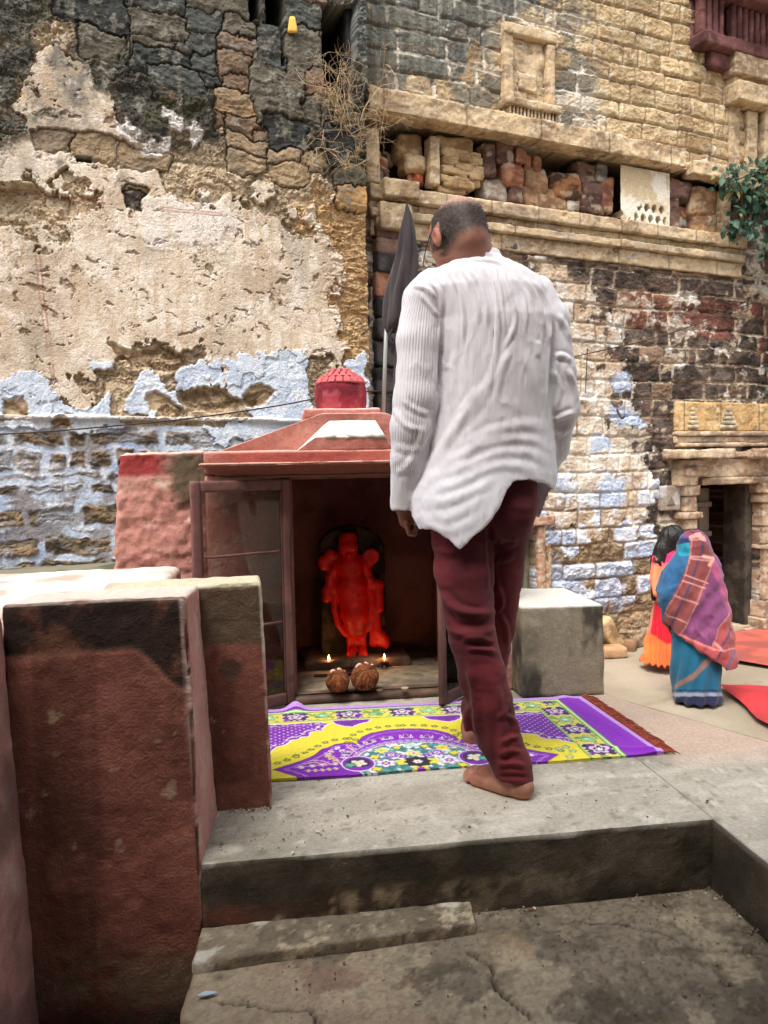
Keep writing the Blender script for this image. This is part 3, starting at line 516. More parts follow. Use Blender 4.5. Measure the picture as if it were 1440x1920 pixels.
# blind framed niche in the upper wall with a fringed sill
def npart(nm, x0, y0, x1, y1, h0, h1, seed, par=None, col=None): 
    a = RW.uv(x0, y1); b = RW.uv(x1, y0); wpart(nm, a[0], b[0], a[1], b[1], h0, h1, par or lab, seed=seed, step=.014, r=.012, amp=.01, amp2=.006, col=col)
nf = thing('niche_frame', RW.P(X(985, 150), 5.2, 0), '', ''); del nf['label']; del nf['category']; nf.parent = lab; nf.location = nf.location-lab.location
uN0, vN0 = RW.uv(938, 215); uN1, vN1 = RW.uv(1036, 95)
def nb(nm, a0, a1, b0, b1, h0, h1, sd, am=.01): wpart(nm, uN0+(uN1-uN0)*a0, uN0+(uN1-uN0)*a1, vN0+(vN1-vN0)*b0, vN0+(vN1-vN0)*b1, h0, h1, nf, seed=sd, step=.014, amp=am, amp2=.006)
nb('jamb', 0, .17, .16, 1.08, 0, .09, 41); nb('jamb', .80, .95, .14, 1.0, 0, .09, 42); nb('lintel', 0, 1, 1.02, 1.16, -.02, .10, 43)
nb('sill', -.04, 1.0, .06, .16, 0, .16, 45); nb('back_panel', .17, .8, .16, 1.02, -.05, .035, 46, .04)
nb('back_panel', .30, .62, .34, .56, 0, .065, 47, .02); nb('sill', .0, .96, -.14, .06, 0, .07, 49)
for k in range(14): nb('sill_tooth', .04+k*.066, .075+k*.066, -.08, .06, .06, .135, 50+k, .004)
# carved red balcony high on the right
bal = thing('balcony', RW.P(X(1390, 60), 6.2, .2), 'carved purplish-red stone balcony jutting from the wall at the top right corner', 'balcony')
def rcol(V_): return mix(mix(lin(114, 76, 74), lin(76, 48, 48), sm(.35, .65, fbm3(V_, 5, 4, 5))), lin(150, 106, 96), sm(.55, .7, fbm3(V_, 14, 4, 6))*.5)
def bpart(nm, u0, u1, v0, v1, h0, h1, sd, am=.012): V_, F_, N_ = hexa(RW.box(u0, u1, v0, v1, h0, h1), .02, .02, am, 6, sd, .006, 25); mk(nm, V_, F_, M['rock'], bal, rcol(V_))
ub, vb = RW.uv(1290, 75)
bpart('bottom_moulding', ub+.02, uR1, vb-.12, vb+.02, -.02, .22, 3); bpart('bottom_moulding', ub+.22, uR1, vb-.28, vb-.12, -.02, .12, 4); bpart('rail', ub-.02, uR1, vb+.42, vb+.52, -.02, .30, 5)
for k in range(15):
    if k in (4,): continue
    bpart('baluster', ub+.03+k*.092, ub+.095+k*.092, vb+.02, vb+.42, .06, .17, 10+k, .014)
bpart('back_slab', ub, uR1, vb, vb+.45, -.05, .03, 30); bpart('eave', ub+.1, uR1, vb+.75, vb+.95, -.1, .75, 31)
bpart('bracket', ub+.2, ub+.36, vb+.52, vb+.75, 0, .4, 33); bpart('bracket', ub+.9, ub+1.06, vb+.52, vb+.75, 0, .4, 34)
# upper right pier with projecting bosses below the balcony
for k, (x0, y0, x1, y1, h) in enumerate([(1352, 118, 1440, 150, .2), (1360, 152, 1430, 176, .13), (1356, 180, 1420, 200, .22), (1372, 96, 1445, 116, .12), (1418, 205, 1470, 320, .12), (1350, 335, 1450, 356, .16)]):
    npart('corbel', x0, y0, x1, y1, -.02, h, 60+k)
# ---- carved doorway
sh = lambda V_: mix(sandcol(V_, 90, lin(196, 172, 144), lin(150, 122, 98), lin(222, 206, 188)), lin(120, 106, 96), sm(.55, .7, fbm3(V_, 7, 4, 31))*.6)
dw = thing('doorway', RW.P((uD0+uD1)/2, GZ, 0), '', ''); del dw['label']; del dw['category']; dw.parent = lab; dw.location = dw.location-lab.location
def dp(nm, u0, u1, v0, v1, h0, h1, sd, am=.01, col=sh, **kw): wpart(nm, u0, u1, v0, v1, h0, h1, dw, col=col, seed=sd, step=.016, amp=am, amp2=.005, **kw)
uP0, uP1 = X(1262, 950), X(1310, 950); uE = uR1-.3
pq = lambda V_: sandcol(V_, 95, lin(206, 170, 118), lin(180, 142, 92), lin(200, 178, 140), joint=.62)
up0 = X(1260, 800)
dp('plaque', up0, uE, 1.335, 1.665, -.03, .055, 71, .008, pq)
dp('shelf_moulding', up0-.01, uE, 1.28, 1.33, -.02, .11, 72); dp('shelf_moulding', up0-.0, uE, 1.20, 1.276, -.02, .07, 73); dp('shelf_moulding', up0+.02, uE, 1.155, 1.197, -.02, .13, 74)
dp('weather_slab', X(1242, 850), uD0+.18, 1.02, 1.12, -.02, .34, 75, .03); dp('weather_slab', uD0+.62, uE, 1.02, 1.12, -.02, .3, 76, .03); dp('weather_slab', uD0+.17, uD0+.63, 1.03, 1.10, -.02, .13, 76, .03)
dp('lintel', uP1-.16, uE, .80, 1.015, -.35, .06, 77, .012); dp('lintel', uP1-.03, uE, .715, .797, -.35, .09, 78, .008)
for (a0, a1, v0, v1, h) in [(-.05, .21, .72, 1.01, .16), (-.0, .33, .83, .93, .2), (.04, .27, .60, .72, .14), (.07, .24, .42, .597, .12), (.0, .30, .34, .417, .16), (.06, .25, .22, .337, .12), (.08, .22, -.62, .217, .08), (.04, .26, -.8, -.622, .12), (.0, .3, GZ, -.803, .16)]:
    dp('door_pillar', uP0+a0, uP0+a1, v0, v1, -.3, h, 80+int(100*v0) % 50, .006)
for (a0, a1, v0, v1, h) in [(-.03, .3, .6, .715, .16), (.0, .27, .48, .597, .12), (.04, .3, .2, .477, .10), (.06, .34, -.02, .197, .08), (.03, .35, -.08, -.024, .12), (.07, .34, -.7, -.084, .09), (.0, .36, -.9, -.703, .14), (-.04, .4, GZ, -.903, .2)]:
    dp('door_pillar', uD1+a0+.02, uD1+a1+.1, v0, v1, -.3, h, 110+int(100*v0) % 50, .006)
dp('inner_jamb', uD1-.06, uD1+.05, GZ, .72, -.4, -.05, 131, .004, lambda V_: mix(lin(84, 76, 66), lin(56, 50, 44), sm(.4, .6, fbm3(V_, 6, 4, 2))))
wd = lambda V_: mix(lin(136, 122, 106), lin(88, 78, 68), sm(.4, .62, fbm3(V_, 6, 4, 12, .6, (1, 1, .3))))
uq = uD0-.04
for k in range(1, 4): dp('door_leaf', uq+k*.185, uq+(k+1)*.185-.006, GZ+.04, .66, -.55, -.5-.004*(k % 2), 140+k, .003, wd)
for k, v in enumerate((.42, .05, -.38, -.82)): dp('door_rail', uq+.185, uq+.74, v, v+.07, -.5, -.465, 150+k, .003, wd)
dp('threshold', uD0-.05, uD1+.1, GZ, GZ+.07, -.45, .1, 160, .01)
# little carved niche block left of the pillar, and relief shrines on the plaque
a = RW.uv(1232, 958); b = RW.uv(1268, 910)
dp('lamp_niche', a[0], b[0], a[1], b[1], -.02, .07, 170, .008, lambda V_: mix(lin(186, 180, 178), lin(150, 136, 122), sm(.4, .6, fbm3(V_, 9, 3, 3))))
dp('lamp_niche', a[0]+.07, b[0]-.08, a[1]+.06, b[1]-.12, .06, .075, 171, .002, lambda V_: np.tile(lin(128, 112, 98), (len(V_), 1)), r=.004, u0t=a[0]+.13, u1t=b[0]-.14)
for (cx, wdt) in ((X(1291, 800), .075), (X(1357, 800), .13)):
    for k in range(5): dp('relief', cx-wdt*(1-k*.19), cx+wdt*(1-k*.19), 1.36+k*.05, 1.405+k*.05, .04, .075+.004*(5-k), 180+k, .006, lambda V_: mix(lin(196, 180, 150), lin(150, 138, 120), sm(.4, .6, fbm3(V_, 16, 3, 4))))
# side window with stone jambs beside the man's hip
a = RW.uv(978, 1150); b = RW.uv(1004, 985)
wn = thing('side_window', RW.P(a[0], a[1], 0), '', ''); del wn['label']; del wn['category']; wn.parent = lab; wn.location = wn.location-lab.location
def sp(nm, u0, u1, v0, v1, h0, h1, sd, col): wpart(nm, u0, u1, v0, v1, h0, h1, wn, col=col, seed=sd, step=.015, amp=.01, amp2=.005)
grn = lambda V_: mix(lin(142, 140, 116), lin(104, 98, 80), sm(.4, .6, fbm3(V_, 8, 3, 5, .5, (1, 1, .2))))
sp('shutter', a[0]-.3, b[0]-.09, a[1], b[1], -.14, -.1, 1, grn); sp('shutter', b[0]-.085, b[0], a[1], b[1], -.14, -.11, 2, grn)
sp('jamb', b[0], b[0]+.09, a[1], b[1], -.1, .05, 3, lambda V_: sandcol(V_, 9, lin(178, 138, 112), lin(130, 92, 72))); sp('jamb', b[0]+.095, b[0]+.18, a[1], b[1]-.05, -.1, .03, 4, lambda V_: sandcol(V_, 9, lin(190, 160, 130), lin(150, 112, 82)))
sp('lintel', a[0]-.4, b[0]+.2, b[1], b[1]+.1, -.1, .08, 5, lambda V_: sandcol(V_, 9, lin(190, 150, 130), lin(150, 108, 92)))
# ---- loose rubble packed in the gallery: every stone on its own
rs = [(684, 232, 712, 262, 'purple-brown cube stone resting on the short gallery post', 3), (756, 244, 802, 290, 'big yellow squarish stone high in the gallery, left of the thin post', 1), (764, 284, 806, 318, 'yellow notched stone under the big yellow one in the gallery', 1), (716, 286, 738, 306, 'small reddish stone at the dark left end of the gallery', 2), (735, 262, 760, 290, 'brown slanted stone in the dark left gap of the gallery', 3), (708, 316, 726, 336, 'bluish grey stone low at the left end of the gallery', 4), (722, 290, 752, 326, 'brown stone wedged in the dark gap beside the short post', 3),
      (784, 312, 804, 342, 'brick-red upright stone left of the thin post', 5), (772, 320, 786, 340, 'small brick-red stone left of the other brick-red one', 5), (825, 254, 892, 276, 'long yellow slab stone above the stacked flat stones', 1), (825, 278, 852, 296, 'dark brown stone under the long yellow slab', 3),
      (910, 262, 936, 324, 'tall purplish stone right of the stacked flat stones', 3), (938, 262, 972, 302, 'large greyish brown stone hanging under the gallery roof', 3), (972, 276, 990, 300, 'small rusty stone beside the hanging brown stone', 2), (992, 282, 1008, 314, 'upright orange-brown stone in the gallery middle', 2), (1008, 290, 1024, 316, 'upright orange stone right of its twin in the gallery middle', 2), (948, 300, 988, 342, 'pinkish boulder in the gallery middle', 2), (920, 330, 964, 372, 'whitewashed block at the front of the gallery', 6), (964, 338, 990, 374, 'brown split block right of the whitewashed one', 3),
      (990, 314, 1042, 354, 'tan weathered block with dark streaks, left of the widest block', 7), (1042, 322, 1100, 366, 'wide rusty block with black crust in the gallery', 8), (990, 350, 1072, 384, 'long flat tan block at the bottom of the gallery front', 7), (1074, 366, 1098, 390, 'small pale rubble stone right of the long flat block', 6), (1094, 300, 1128, 340, 'dark brown stone under the broken end of the ledge', 3), (1126, 306, 1150, 334, 'mortar-smeared stone under the broken end of the ledge', 4), (1098, 342, 1140, 372, 'purplish flat stone left of the white screen', 3), (1096, 362, 1142, 396, 'purplish square block below the flat purplish stone', 3), (1134, 330, 1160, 396, 'pink mortar-covered stone touching the white screen', 2), (1060, 308, 1092, 326, 'dark stone deep in the middle gap', 3),
      (1253, 340, 1306, 368, 'purplish layered block right of the white screen', 3), (1254, 370, 1280, 420, 'dark upright split block right of the white screen', 3), (1280, 380, 1304, 400, 'pinkish brick-like stone right of the screen', 2), (1276, 398, 1308, 424, 'grey stone at the foot of the right gallery', 4), (1264, 334, 1284, 348, 'small round pink stone on the layered block', 2), (1302, 350, 1352, 398, 'tan fill block at the right end of the gallery', 7), (1304, 398, 1350, 436, 'tan block low at the right end of the gallery', 7), (1396, 250, 1414, 270, 'grey stone in the small niche near the vine', 4), (1404, 268, 1424, 292, 'grey-brown stone in the small niche near the vine', 3), (1396, 286, 1412, 312, 'lowest grey stone of the small niche near the vine', 4)]
pal = {1: (lin(196, 168, 128), lin(150, 122, 88)), 2: (lin(172, 124, 98), lin(128, 84, 66)), 3: (lin(126, 98, 86), lin(84, 62, 56)), 4: (lin(140, 136, 130), lin(96, 90, 84)), 5: (lin(176, 96, 68), lin(128, 62, 46)), 6: (lin(212, 202, 190), lin(150, 130, 112)), 7: (lin(178, 142, 108), lin(134, 102, 78)), 8: (lin(166, 116, 78), lin(76, 58, 46))}
rng = np.random.RandomState(5)
def stone(name, wall, x0, y0, x1, y1, h0, h1, pc_, seed, lab_, grp, jt=.06, step=.013):
    a = wall.uv(x0, y1); b = wall.uv(x1, y0); r_ = np.random.RandomState(seed); c8 = [p+WD*r_.uniform(-jt, jt)*(b[0]-a[0])*2+np.array([0, 0, 1])*r_.uniform(-jt, jt)*(b[1]-a[1])*2 for p in wall.box(a[0], b[0], a[1], b[1], h0, h1)]
    V_, F_, N_ = hexa(c8, step, .4*min(b[0]-a[0], b[1]-a[1])*.6, .022, 8, seed, .009, 22); A, B = pal[pc_]; cc = mix(A, B, sm(.38, .62, fbm3(V_, 7, 4, seed, .6, (1, 1, 2)))); cc = mix(cc, lin(212, 196, 170), sm(.6, .72, fbm3(V_, 11, 3, seed+2))*.45)
    return tag(mk(name, V_, F_, M['rock'], None, cc), lab_, 'stone', grp)
for k, (x0, y0, x1, y1, lb, pc_) in enumerate(rs):
    dh = -.02-.1*rng.rand() if k not in (4, 6, 28, 10) else -.26
    stone('rubble_stone', RW, x0, y0, x1, y1, dh-.22, dh, pc_, 300+k, lb, 'rubble stones packed in the gallery')
flat = []
for r_ in range(9):
    for c_ in range(3 if r_ < 7 else 2):
        x0 = 832+c_*24+rng.uniform(-5, 5)+(4 if r_ % 2 else 0); y0 = 276+r_*8.6+c_*3; flat.append((x0, y0, x0+rng.uniform(24, 31), y0+9.6))
for k, q in enumerate(flat): stone('flat_stone', RW, *q, -.2, -.02-.05*rng.rand(), 1, 400+k, 'thin yellowish stone in the dry stack between the thin post and the tall purplish stone', 'flat stones stacked dry in the gallery', .03, .012)
# plain back fill so the recess closes where the stones do not reach
# ---- flag-end column of dark quoins at the left edge of the right wall (the corner of the sandstone wall)
qs = [(430, 452, 3), (456, 482, 3), (484, 515, 9), (517, 560, 2), (562, 600, 9), (604, 640, 9), (645, 690, 9), (695, 740, 9), (742, 800, 9), (402, 428, 1)]
pal[9] = (lin(84, 80, 80), lin(50, 46, 46))
for k, (y0, y1, pc_) in enumerate(qs):
    a = RW.uv(698, y1); b = RW.uv(752+6*(k % 2), y0); V_, F_, N_ = hexa(RW.box(a[0], b[0], a[1], b[1], -.1, .10+.02*(k % 3)), .015, .03, .014, 6, 500+k, .006, 22)
    A, B = pal[pc_]; mk('quoin', V_, F_, M['rock'], lab, mix(A, B, sm(.38, .62, fbm3(V_, 7, 4, k))))
# ================================================================== GROUND, PLATFORM, LANDING
def LB(px, py, b): p = onpl(px, py, LO+E2*b, E2); q = p-LO; return np.array([q@E1, q@E2, p[2]])
def gcol(V_):
    f1 = fbm3(V_, 1.2, 4, 601); f2 = fbm3(V_, 7, 4, 602, .6); q = mix(lin(164, 153, 134), lin(140, 129, 110), sm(.35, .65, f1)); q = mix(q, lin(146, 132, 110), sm(.55, .7, f2)*.5)
    j = np.abs(((V_@WN)+.25*fbm3(V_, .8, 2, 5)) % 1.3-.65); return mix(q, lin(120, 104, 84), (1-sm(.006, .02, .65-j))*.55)
xs = np.r_[-45, -20, -8, np.linspace(-4, 9, 170), 14, 25, 45]; ys = np.r_[-45, -20, -6, -1, np.linspace(2.2, 12, 150), 16, 26, 45]
gu, gv = np.meshgrid(xs, ys, indexing='ij'); P_ = np.stack([gu, gv, GZ+.02*(fbm2(gu*1.5, gv*1.5, 4, 9)-.5)], -1).reshape(-1, 3)
mk('ground', P_, grid_faces(len(xs), len(ys)), M['cement'], None, gcol(P_))['kind'] = 'structure'
def platcol(V_, N_=None):
    q = toL(V_); a, b = q[:, 0], q[:, 1]; f1 = fbm3(V_, 2.2, 5, 611); f2 = fbm3(V_, 9, 5, 612, .6); f3 = fbm3(V_, 34, 3, 613, .6, (1, 1, 1))
    st = fbm3(np.stack([a*1.2+b*.4, b*6-a*1.0, V_[:, 2]], -1), 3, 4, 617, .6)
    c = mix(lin(178, 172, 158), lin(140, 136, 122), sm(.35, .68, f1)); c = mix(c, lin(200, 194, 180), sm(.5, .72, st)*.6); c = mix(c, lin(130, 122, 106), sm(.56, .72, f2)*.3); c = mix(c, lin(92, 84, 66), sm(.66, .75, f3)*.45); c = mix(c, lin(206, 200, 190), sm(.70, .76, fbm3(V_, 26, 3, 619))*.6)
    pk = sm(1.40, 1.5, a+.1*(f1-.5))*sm(.25, .55, b+.3*(f1-.5)); c = mix(c, mix(lin(202, 172, 156), lin(176, 156, 138), sm(.4, .65, f1)), pk*.9)
    c = mix(c, lin(78, 70, 58), (1-sm(.0, .05, np.abs(b-.02)+.03*(f2-.5)*0+np.where(V_[:, 2] > -.012, 0, 9)))*.0)
    if N_ is not None:
        side = 1-sm(.2, .7, N_[:, 2]); sc2 = mix(lin(88, 80, 66), lin(56, 49, 38), sm(.35, .65, f2)); low = sm(-.085, -.12, V_[:, 2]+.05*(f1-.5)+.05*(f2-.5)); old = mix(lin(70, 54, 42), lin(150, 132, 108), sm(.5, .62, fbm3(V_, 16, 4, 621, .6))); old = mix(old, lin(120, 66, 52), sm(.25, -.1, a)[...]*sm(.4, .6, f2))  # risers: dirty cement, with their shade also put into a darker colour
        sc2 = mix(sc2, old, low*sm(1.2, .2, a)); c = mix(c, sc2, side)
    return c
def platpiece(c8, step): 
    V_, Fc, N_ = hexa(c8, step, 0); up_ = (N_[:, 2] > .3); V_[:, 2] += up_*.006*(fbm3(V_, 3, 4, 631)-.5); s_ = (N_[:, 2] < .5) & (V_[:, 2] < -.01); V_ -= (E2*.012)*((fbm3(V_, 7, 4, 632)-.5)*s_)[:, None]*2
    return V_, Fc, platcol(V_, N_)
def L4(p, z0, z1): return [L(x, y, z) for z in (z0, z1) for (x, y) in p]
pp = [platpiece(L4([(-.01, 0), (1.352, 0), (-.01, 1.12), (1.352, 1.12)], -.38, 0), .014), platpiece(L4([(1.352, -1.7), (2.98, -1.7), (1.352, 1.12), (1.56, 1.12)], GZ, 0), .02), platpiece(L4([(-.6, 1.12), (1.56, 1.12), (-.6, 2.2), (1.56, 2.2)], GZ, 0), .04), platpiece(L4([(-.45, .3), (-.01, .3), (-.45, 1.12), (-.01, 1.12)], -.38, 0), .04)]
V_, F_, C_ = joinm(pp); mk('platform', V_, F_, M['cement'], None, C_, False)['kind'] = 'structure'
# landing with broken left edge, cracks and paint remains
def landcol(V_, N_=None):
    q = toL(V_); a, b = q[:, 0], q[:, 1]; f1 = fbm3(V_, 2.6, 5, 641); f2 = fbm3(V_, 11, 5, 642, .62); f3 = fbm3(V_, 40, 3, 643)
    f4 = fbm3(V_, 90, 3, 649, .7); c = mix(lin(124, 113, 96), lin(94, 85, 70), sm(.35, .65, f1)); c = mix(c, lin(70, 62, 50), sm(.48, .68, f2)*.6); c = mix(c, lin(150, 142, 122), sm(.56, .7, f3)*.5); c = mix(c, lin(54, 46, 38), sm(.58, .66, f4)*.5)
    pk = sm(.50, .60, f1*.5+f2*.3+f3*.2+.22*(sm(.62, .3, a)*sm(-.02, -.2, b))-.11); c = mix(c, lin(146, 116, 100), pk*.6)
    wh = sm(.555, .60, fbm3(V_, 6.5, 6, 645, .68)+.10*sm(.66, .2, a)*sm(-.05, -.2, b)-.03*sm(.8, 1.2, a)); c = mix(c, mix(lin(196, 182, 152), lin(136, 124, 102), f2), wh*.62*(.45+.55*sm(.4, .52, f4)))
    cr = sm(.54, .63, fbm3(V_, 5, 6, 651, .68))*sm(.62, .75, a)*sm(1.2, 1.0, a)*sm(-.02, -.14, b); c = mix(c, lin(170, 144, 110), cr*.45*(.4+.6*sm(.42, .55, f4)))
    return c
cracks = [[(.05, -.235), (.11, -.25), (.16, -.285), (.24, -.30), (.27, -.40)], [(1.04, -.12), (1.12, -.17), (1.17, -.245), (1.26, -.26), (1.352, -.31)], [(.95, -.10), (1.0, -.105), (1.05, -.12)], [(.62, -.16), (.66, -.22), (.655, -.28), (.7, -.4)]]
def landdisp(V_, N_):
    q = toL(V_); h = .006*(fbm3(V_, 4, 4, 655)-.5)+.003*(fbm3(V_, 22, 4, 656, .6)-.5)
    w_ = .02*(fbm3(V_, 14, 4, 657)-.5); k = 0
    for c_ in cracks: d_, t_ = segd(q[:, 0]+w_, q[:, 1]+w_*1.3, c_); k = np.maximum(k, (1-sm(.0015, .0055, d_))*(1 if c_ is not cracks[2] else .5))
    return np.where(N_[:, 2] > .5, h-k*.014, h+.012*(fbm3(V_, 8, 4, 658)-.5)*2)
V_, F_, N_ = hexa(L4([(-.05, -.75), (1.35, -.75), (-.02, .0), (1.35, .0)], -.7, -.19), .008, .01, disp=landdisp); c_ = landcol(V_); q_ = toL(V_); w_ = .02*(fbm3(V_, 14, 4, 657)-.5)
for k_, cc_ in enumerate(cracks): d_, _t = segd(q_[:, 0]+w_, q_[:, 1]+w_*1.3, cc_); c_ = mix(c_, lin(34, 28, 22), (1-sm(.002, .006, d_))*.9*(q_[:, 2] > -.22))
mk('landing', V_, F_, M['cement'], None, c_, True)['kind'] = 'structure'
V_, F_, N_ = hexa(L4([(-.025, -.138), (.66, -.098), (-.015, -.0), (.675, -.0)], -.20, -.158), .008, .008, .006, 9, 61, .003, 34)
s_ = tag(mk('step_slab', V_, F_, M['cement'], None, mix(landcol(V_+3)*1.5, lin(206, 202, 190), sm(.56, .6, fbm3(V_, 6, 5, 665, .6))*.7), True), 'thin flaking slab of a low step lying on the landing below the platform edge', 'step')
V_, F_, N_ = hexa(L4([(-.9, -3.2), (3.0, -3.2), (-.9, .3), (3.0, .3)], GZ, -.62), .08, 0); mk('lower_floor', V_, F_, M['cement'], None, landcol(V_)*.45, False)['kind'] = 'structure'  # landing colour darkened so the shade of the pit is painted in
# ================================================================== painted parapets at the left
def pinkcol(V_, seed=1, dirt=.5):
    f1 = fbm3(V_, 3, 4, seed); f2 = fbm3(V_, 12, 5, seed+1, .6); stv = fbm3(V_, 9, 4, seed+2, .55, (1, 1, .12))
    c = mix(lin(194, 142, 130), lin(170, 118, 106), sm(.35, .65, f1)); c = mix(c, lin(204, 162, 148), sm(.52, .7, f2)*.5); c = mix(c, lin(96, 66, 54), sm(.56, .72, stv*.6+f2*.4)*dirt); c = mix(c, lin(188, 172, 150), sm(.64, .67, fbm3(V_, 17, 5, seed+7, .6))*.7)
    return c
def redcol(V_, seed=1):  # dirty pink plaster with the shade of its dark faces mixed into the colour
    f1 = fbm3(V_, 3, 4, seed); f2 = fbm3(V_, 12, 5, seed+1, .6); stv = fbm3(V_, 11, 4, seed+2, .55, (1, 1, .1))
    c = mix(lin(146, 92, 78), lin(122, 74, 62), sm(.35, .65, f1)); c = mix(c, lin(80, 48, 38), sm(.5, .7, stv)*.6); c = mix(c, lin(168, 112, 94), sm(.52, .64, fbm3(V_, 4, 5, seed+5, .6))*.4); return mix(c, lin(170, 146, 120), sm(.70, .73, fbm3(V_, 15, 5, seed+7, .62))*.7)
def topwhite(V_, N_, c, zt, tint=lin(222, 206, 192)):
    f = fbm3(V_, 7, 4, 71); t = sm(.35, .75, N_[:, 2]+.25*(f-.5)); return mix(c, mix(tint, lin(196, 160, 146), sm(.5, .7, f)), t)  # upward faces whitened, so the light from above sits in the colour
c8 = [L(-.47, 0, -.7), L(.0, 0, -.7), L(-.47, .295, -.7), L(.04, .295, -.7), L(-.45, .0, .668), L(-.024, .0, .672), L(-.45, .295, .655), L(-.024, .295, .655)]
V_, F_, N_ = hexa(c8, .008, .012, .006, 5, 21, .003, 30); ar_ = sm(.25, .6, N_@E1)*sm(.25, .6, N_@-E2)+sm(.25, .6, N_[:, 2])*sm(.25, .6, N_@-E2); V_ = V_-N_*(ar_*.022*sm(.5, .62, fbm3(V_, 15, 4, 22, .6)))[:, None]; q = toL(V_)
c = np.where((N_@E1 > .5)[:, None], pinkcol(V_, 31, .35), redcol(V_, 33)); fr = (N_@-E2 > .5)
f1 = fbm3(V_, 5, 5, 72, .6); edge_ = .545-.10*sm(-.16, -.03, q[:, 0])+.03*(f1-.5); blk = fr*sm(edge_-.006, edge_+.006, q[:, 2]); V_ += (E2*.006)[None]*blk[:, None]
c = mix(c, mix(lin(42, 32, 26), lin(104, 68, 52), sm(.52, .66, fbm3(V_, 9, 5, 74, .62))), blk*.95); c = mix(c, lin(120, 108, 84), fr*sm(-.14, -.3, q[:, 2])*sm(.5, .62, fbm3(V_, 7, 5, 75, .6))*.7)
c = mix(c, lin(44, 34, 28), fr*sm(-.30, -.40, q[:, 2])*.8)
c = mix(c, lin(222, 190, 176), (fr*sm(-.030, -.022, q[:, 0]+.014*(f1-.5)+.022*q[:, 2]/.67-.006)*sm(.0, .3, q[:, 2]))*.6)
edgev = (N_@E1 > .2)*(N_@-E2 > .2)*sm(.5, .6, fbm3(V_, 16, 3, 78)); c = mix(c, lin(120, 84, 66), edgev*.6)
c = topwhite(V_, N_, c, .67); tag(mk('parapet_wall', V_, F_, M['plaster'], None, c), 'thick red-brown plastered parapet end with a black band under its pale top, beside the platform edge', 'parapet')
c8 = [L(-.30, .30, -.1), L(.165, .30, -.1), L(-.30, .425, -.1), L(.165, .41, -.1), L(-.30, .30, .643), L(.146, .296, .655), L(-.30, .425, .657), L(.142, .41, .664)]
V_, F_, N_ = hexa(c8, .008, .010, .005, 5, 23, .003, 30); ar_ = sm(.25, .6, N_@E1)*sm(.25, .6, N_@-E2)+sm(.25, .6, N_[:, 2])*sm(.25, .6, N_@-E2); V_ = V_-N_*(ar_*.014*sm(.5, .62, fbm3(V_, 18, 4, 24, .6)))[:, None]; q = toL(V_); fr = (N_@-E2 > .5); c = np.where((N_@E1 > .5)[:, None], pinkcol(V_, 36, .3), redcol(V_, 37))
f1 = fbm3(V_, 5, 5, 76, .6); t = fr*sm(.475, .49, q[:, 2]+.04*(f1-.5)); c = mix(c, mix(lin(110, 92, 72), lin(80, 66, 52), f1), t*.95); c = mix(c, lin(204, 194, 166), (N_@E1 > .3)*sm(.44, .47, q[:, 2]+.1*(f1-.5))*.9)
d_ = np.hypot(q[:, 0]-.055, (q[:, 2]-.41)*1.0)+.03*(f1-.5); c = mix(c, lin(84, 66, 52), fr*(1-sm(.024, .034, d_))*.9)
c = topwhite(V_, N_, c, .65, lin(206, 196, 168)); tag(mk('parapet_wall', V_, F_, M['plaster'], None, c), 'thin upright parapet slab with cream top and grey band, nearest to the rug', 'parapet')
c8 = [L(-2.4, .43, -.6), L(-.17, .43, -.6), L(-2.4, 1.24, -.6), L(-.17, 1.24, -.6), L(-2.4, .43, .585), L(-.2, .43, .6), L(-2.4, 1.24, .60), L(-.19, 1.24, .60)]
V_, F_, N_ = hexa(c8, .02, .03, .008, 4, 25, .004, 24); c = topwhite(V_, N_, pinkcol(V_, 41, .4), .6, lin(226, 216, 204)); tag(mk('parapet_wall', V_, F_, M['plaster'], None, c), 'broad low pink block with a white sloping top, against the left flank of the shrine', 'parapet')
c8 = [L(-.85, -2.2, -.7), L(-.395, -2.2, -.7), L(-.85, -.0, -.7), L(-.385, -.0, -.7), L(-.85, -2.2, .655), L(-.448, -2.2, .655), L(-.85, .0, .655), L(-.445, .0, .655)]
c8[5] = L(-.46, -2.2, .64); V_, F_, N_ = hexa(c8, .014, .03, .006, 4, 27, .003, 24); q = toL(V_); c = pinkcol(V_, 43, .6); c = mix(c, lin(70, 56, 48), sm(.45, .62, fbm3(V_, 5, 4, 44)+.25*sm(.1, -.4, q[:, 2]))*.6); c = mix(c, lin(60, 46, 38), (1-sm(.0, .03, -q[:, 1]+.02*(fbm3(V_, 9, 4, 5)-.5)))*.7)
tag(mk('parapet_wall', V_, F_, M['plaster'], None, c), 'stained pink stair wall running forward at the left edge of the photo', 'parapet')
V_, F_, N_ = hexa(L4([(-.85, -.0), (-.47, -.0), (-.85, .43), (-.44, .43)], -.7, .6), .03, .02, .006, 4, 28); tag(mk('parapet_wall', V_, F_, M['plaster'], None, topwhite(V_, N_, redcol(V_, 45), .6)), 'hidden link of pink plaster joining the stair wall to the broad block', 'parapet')
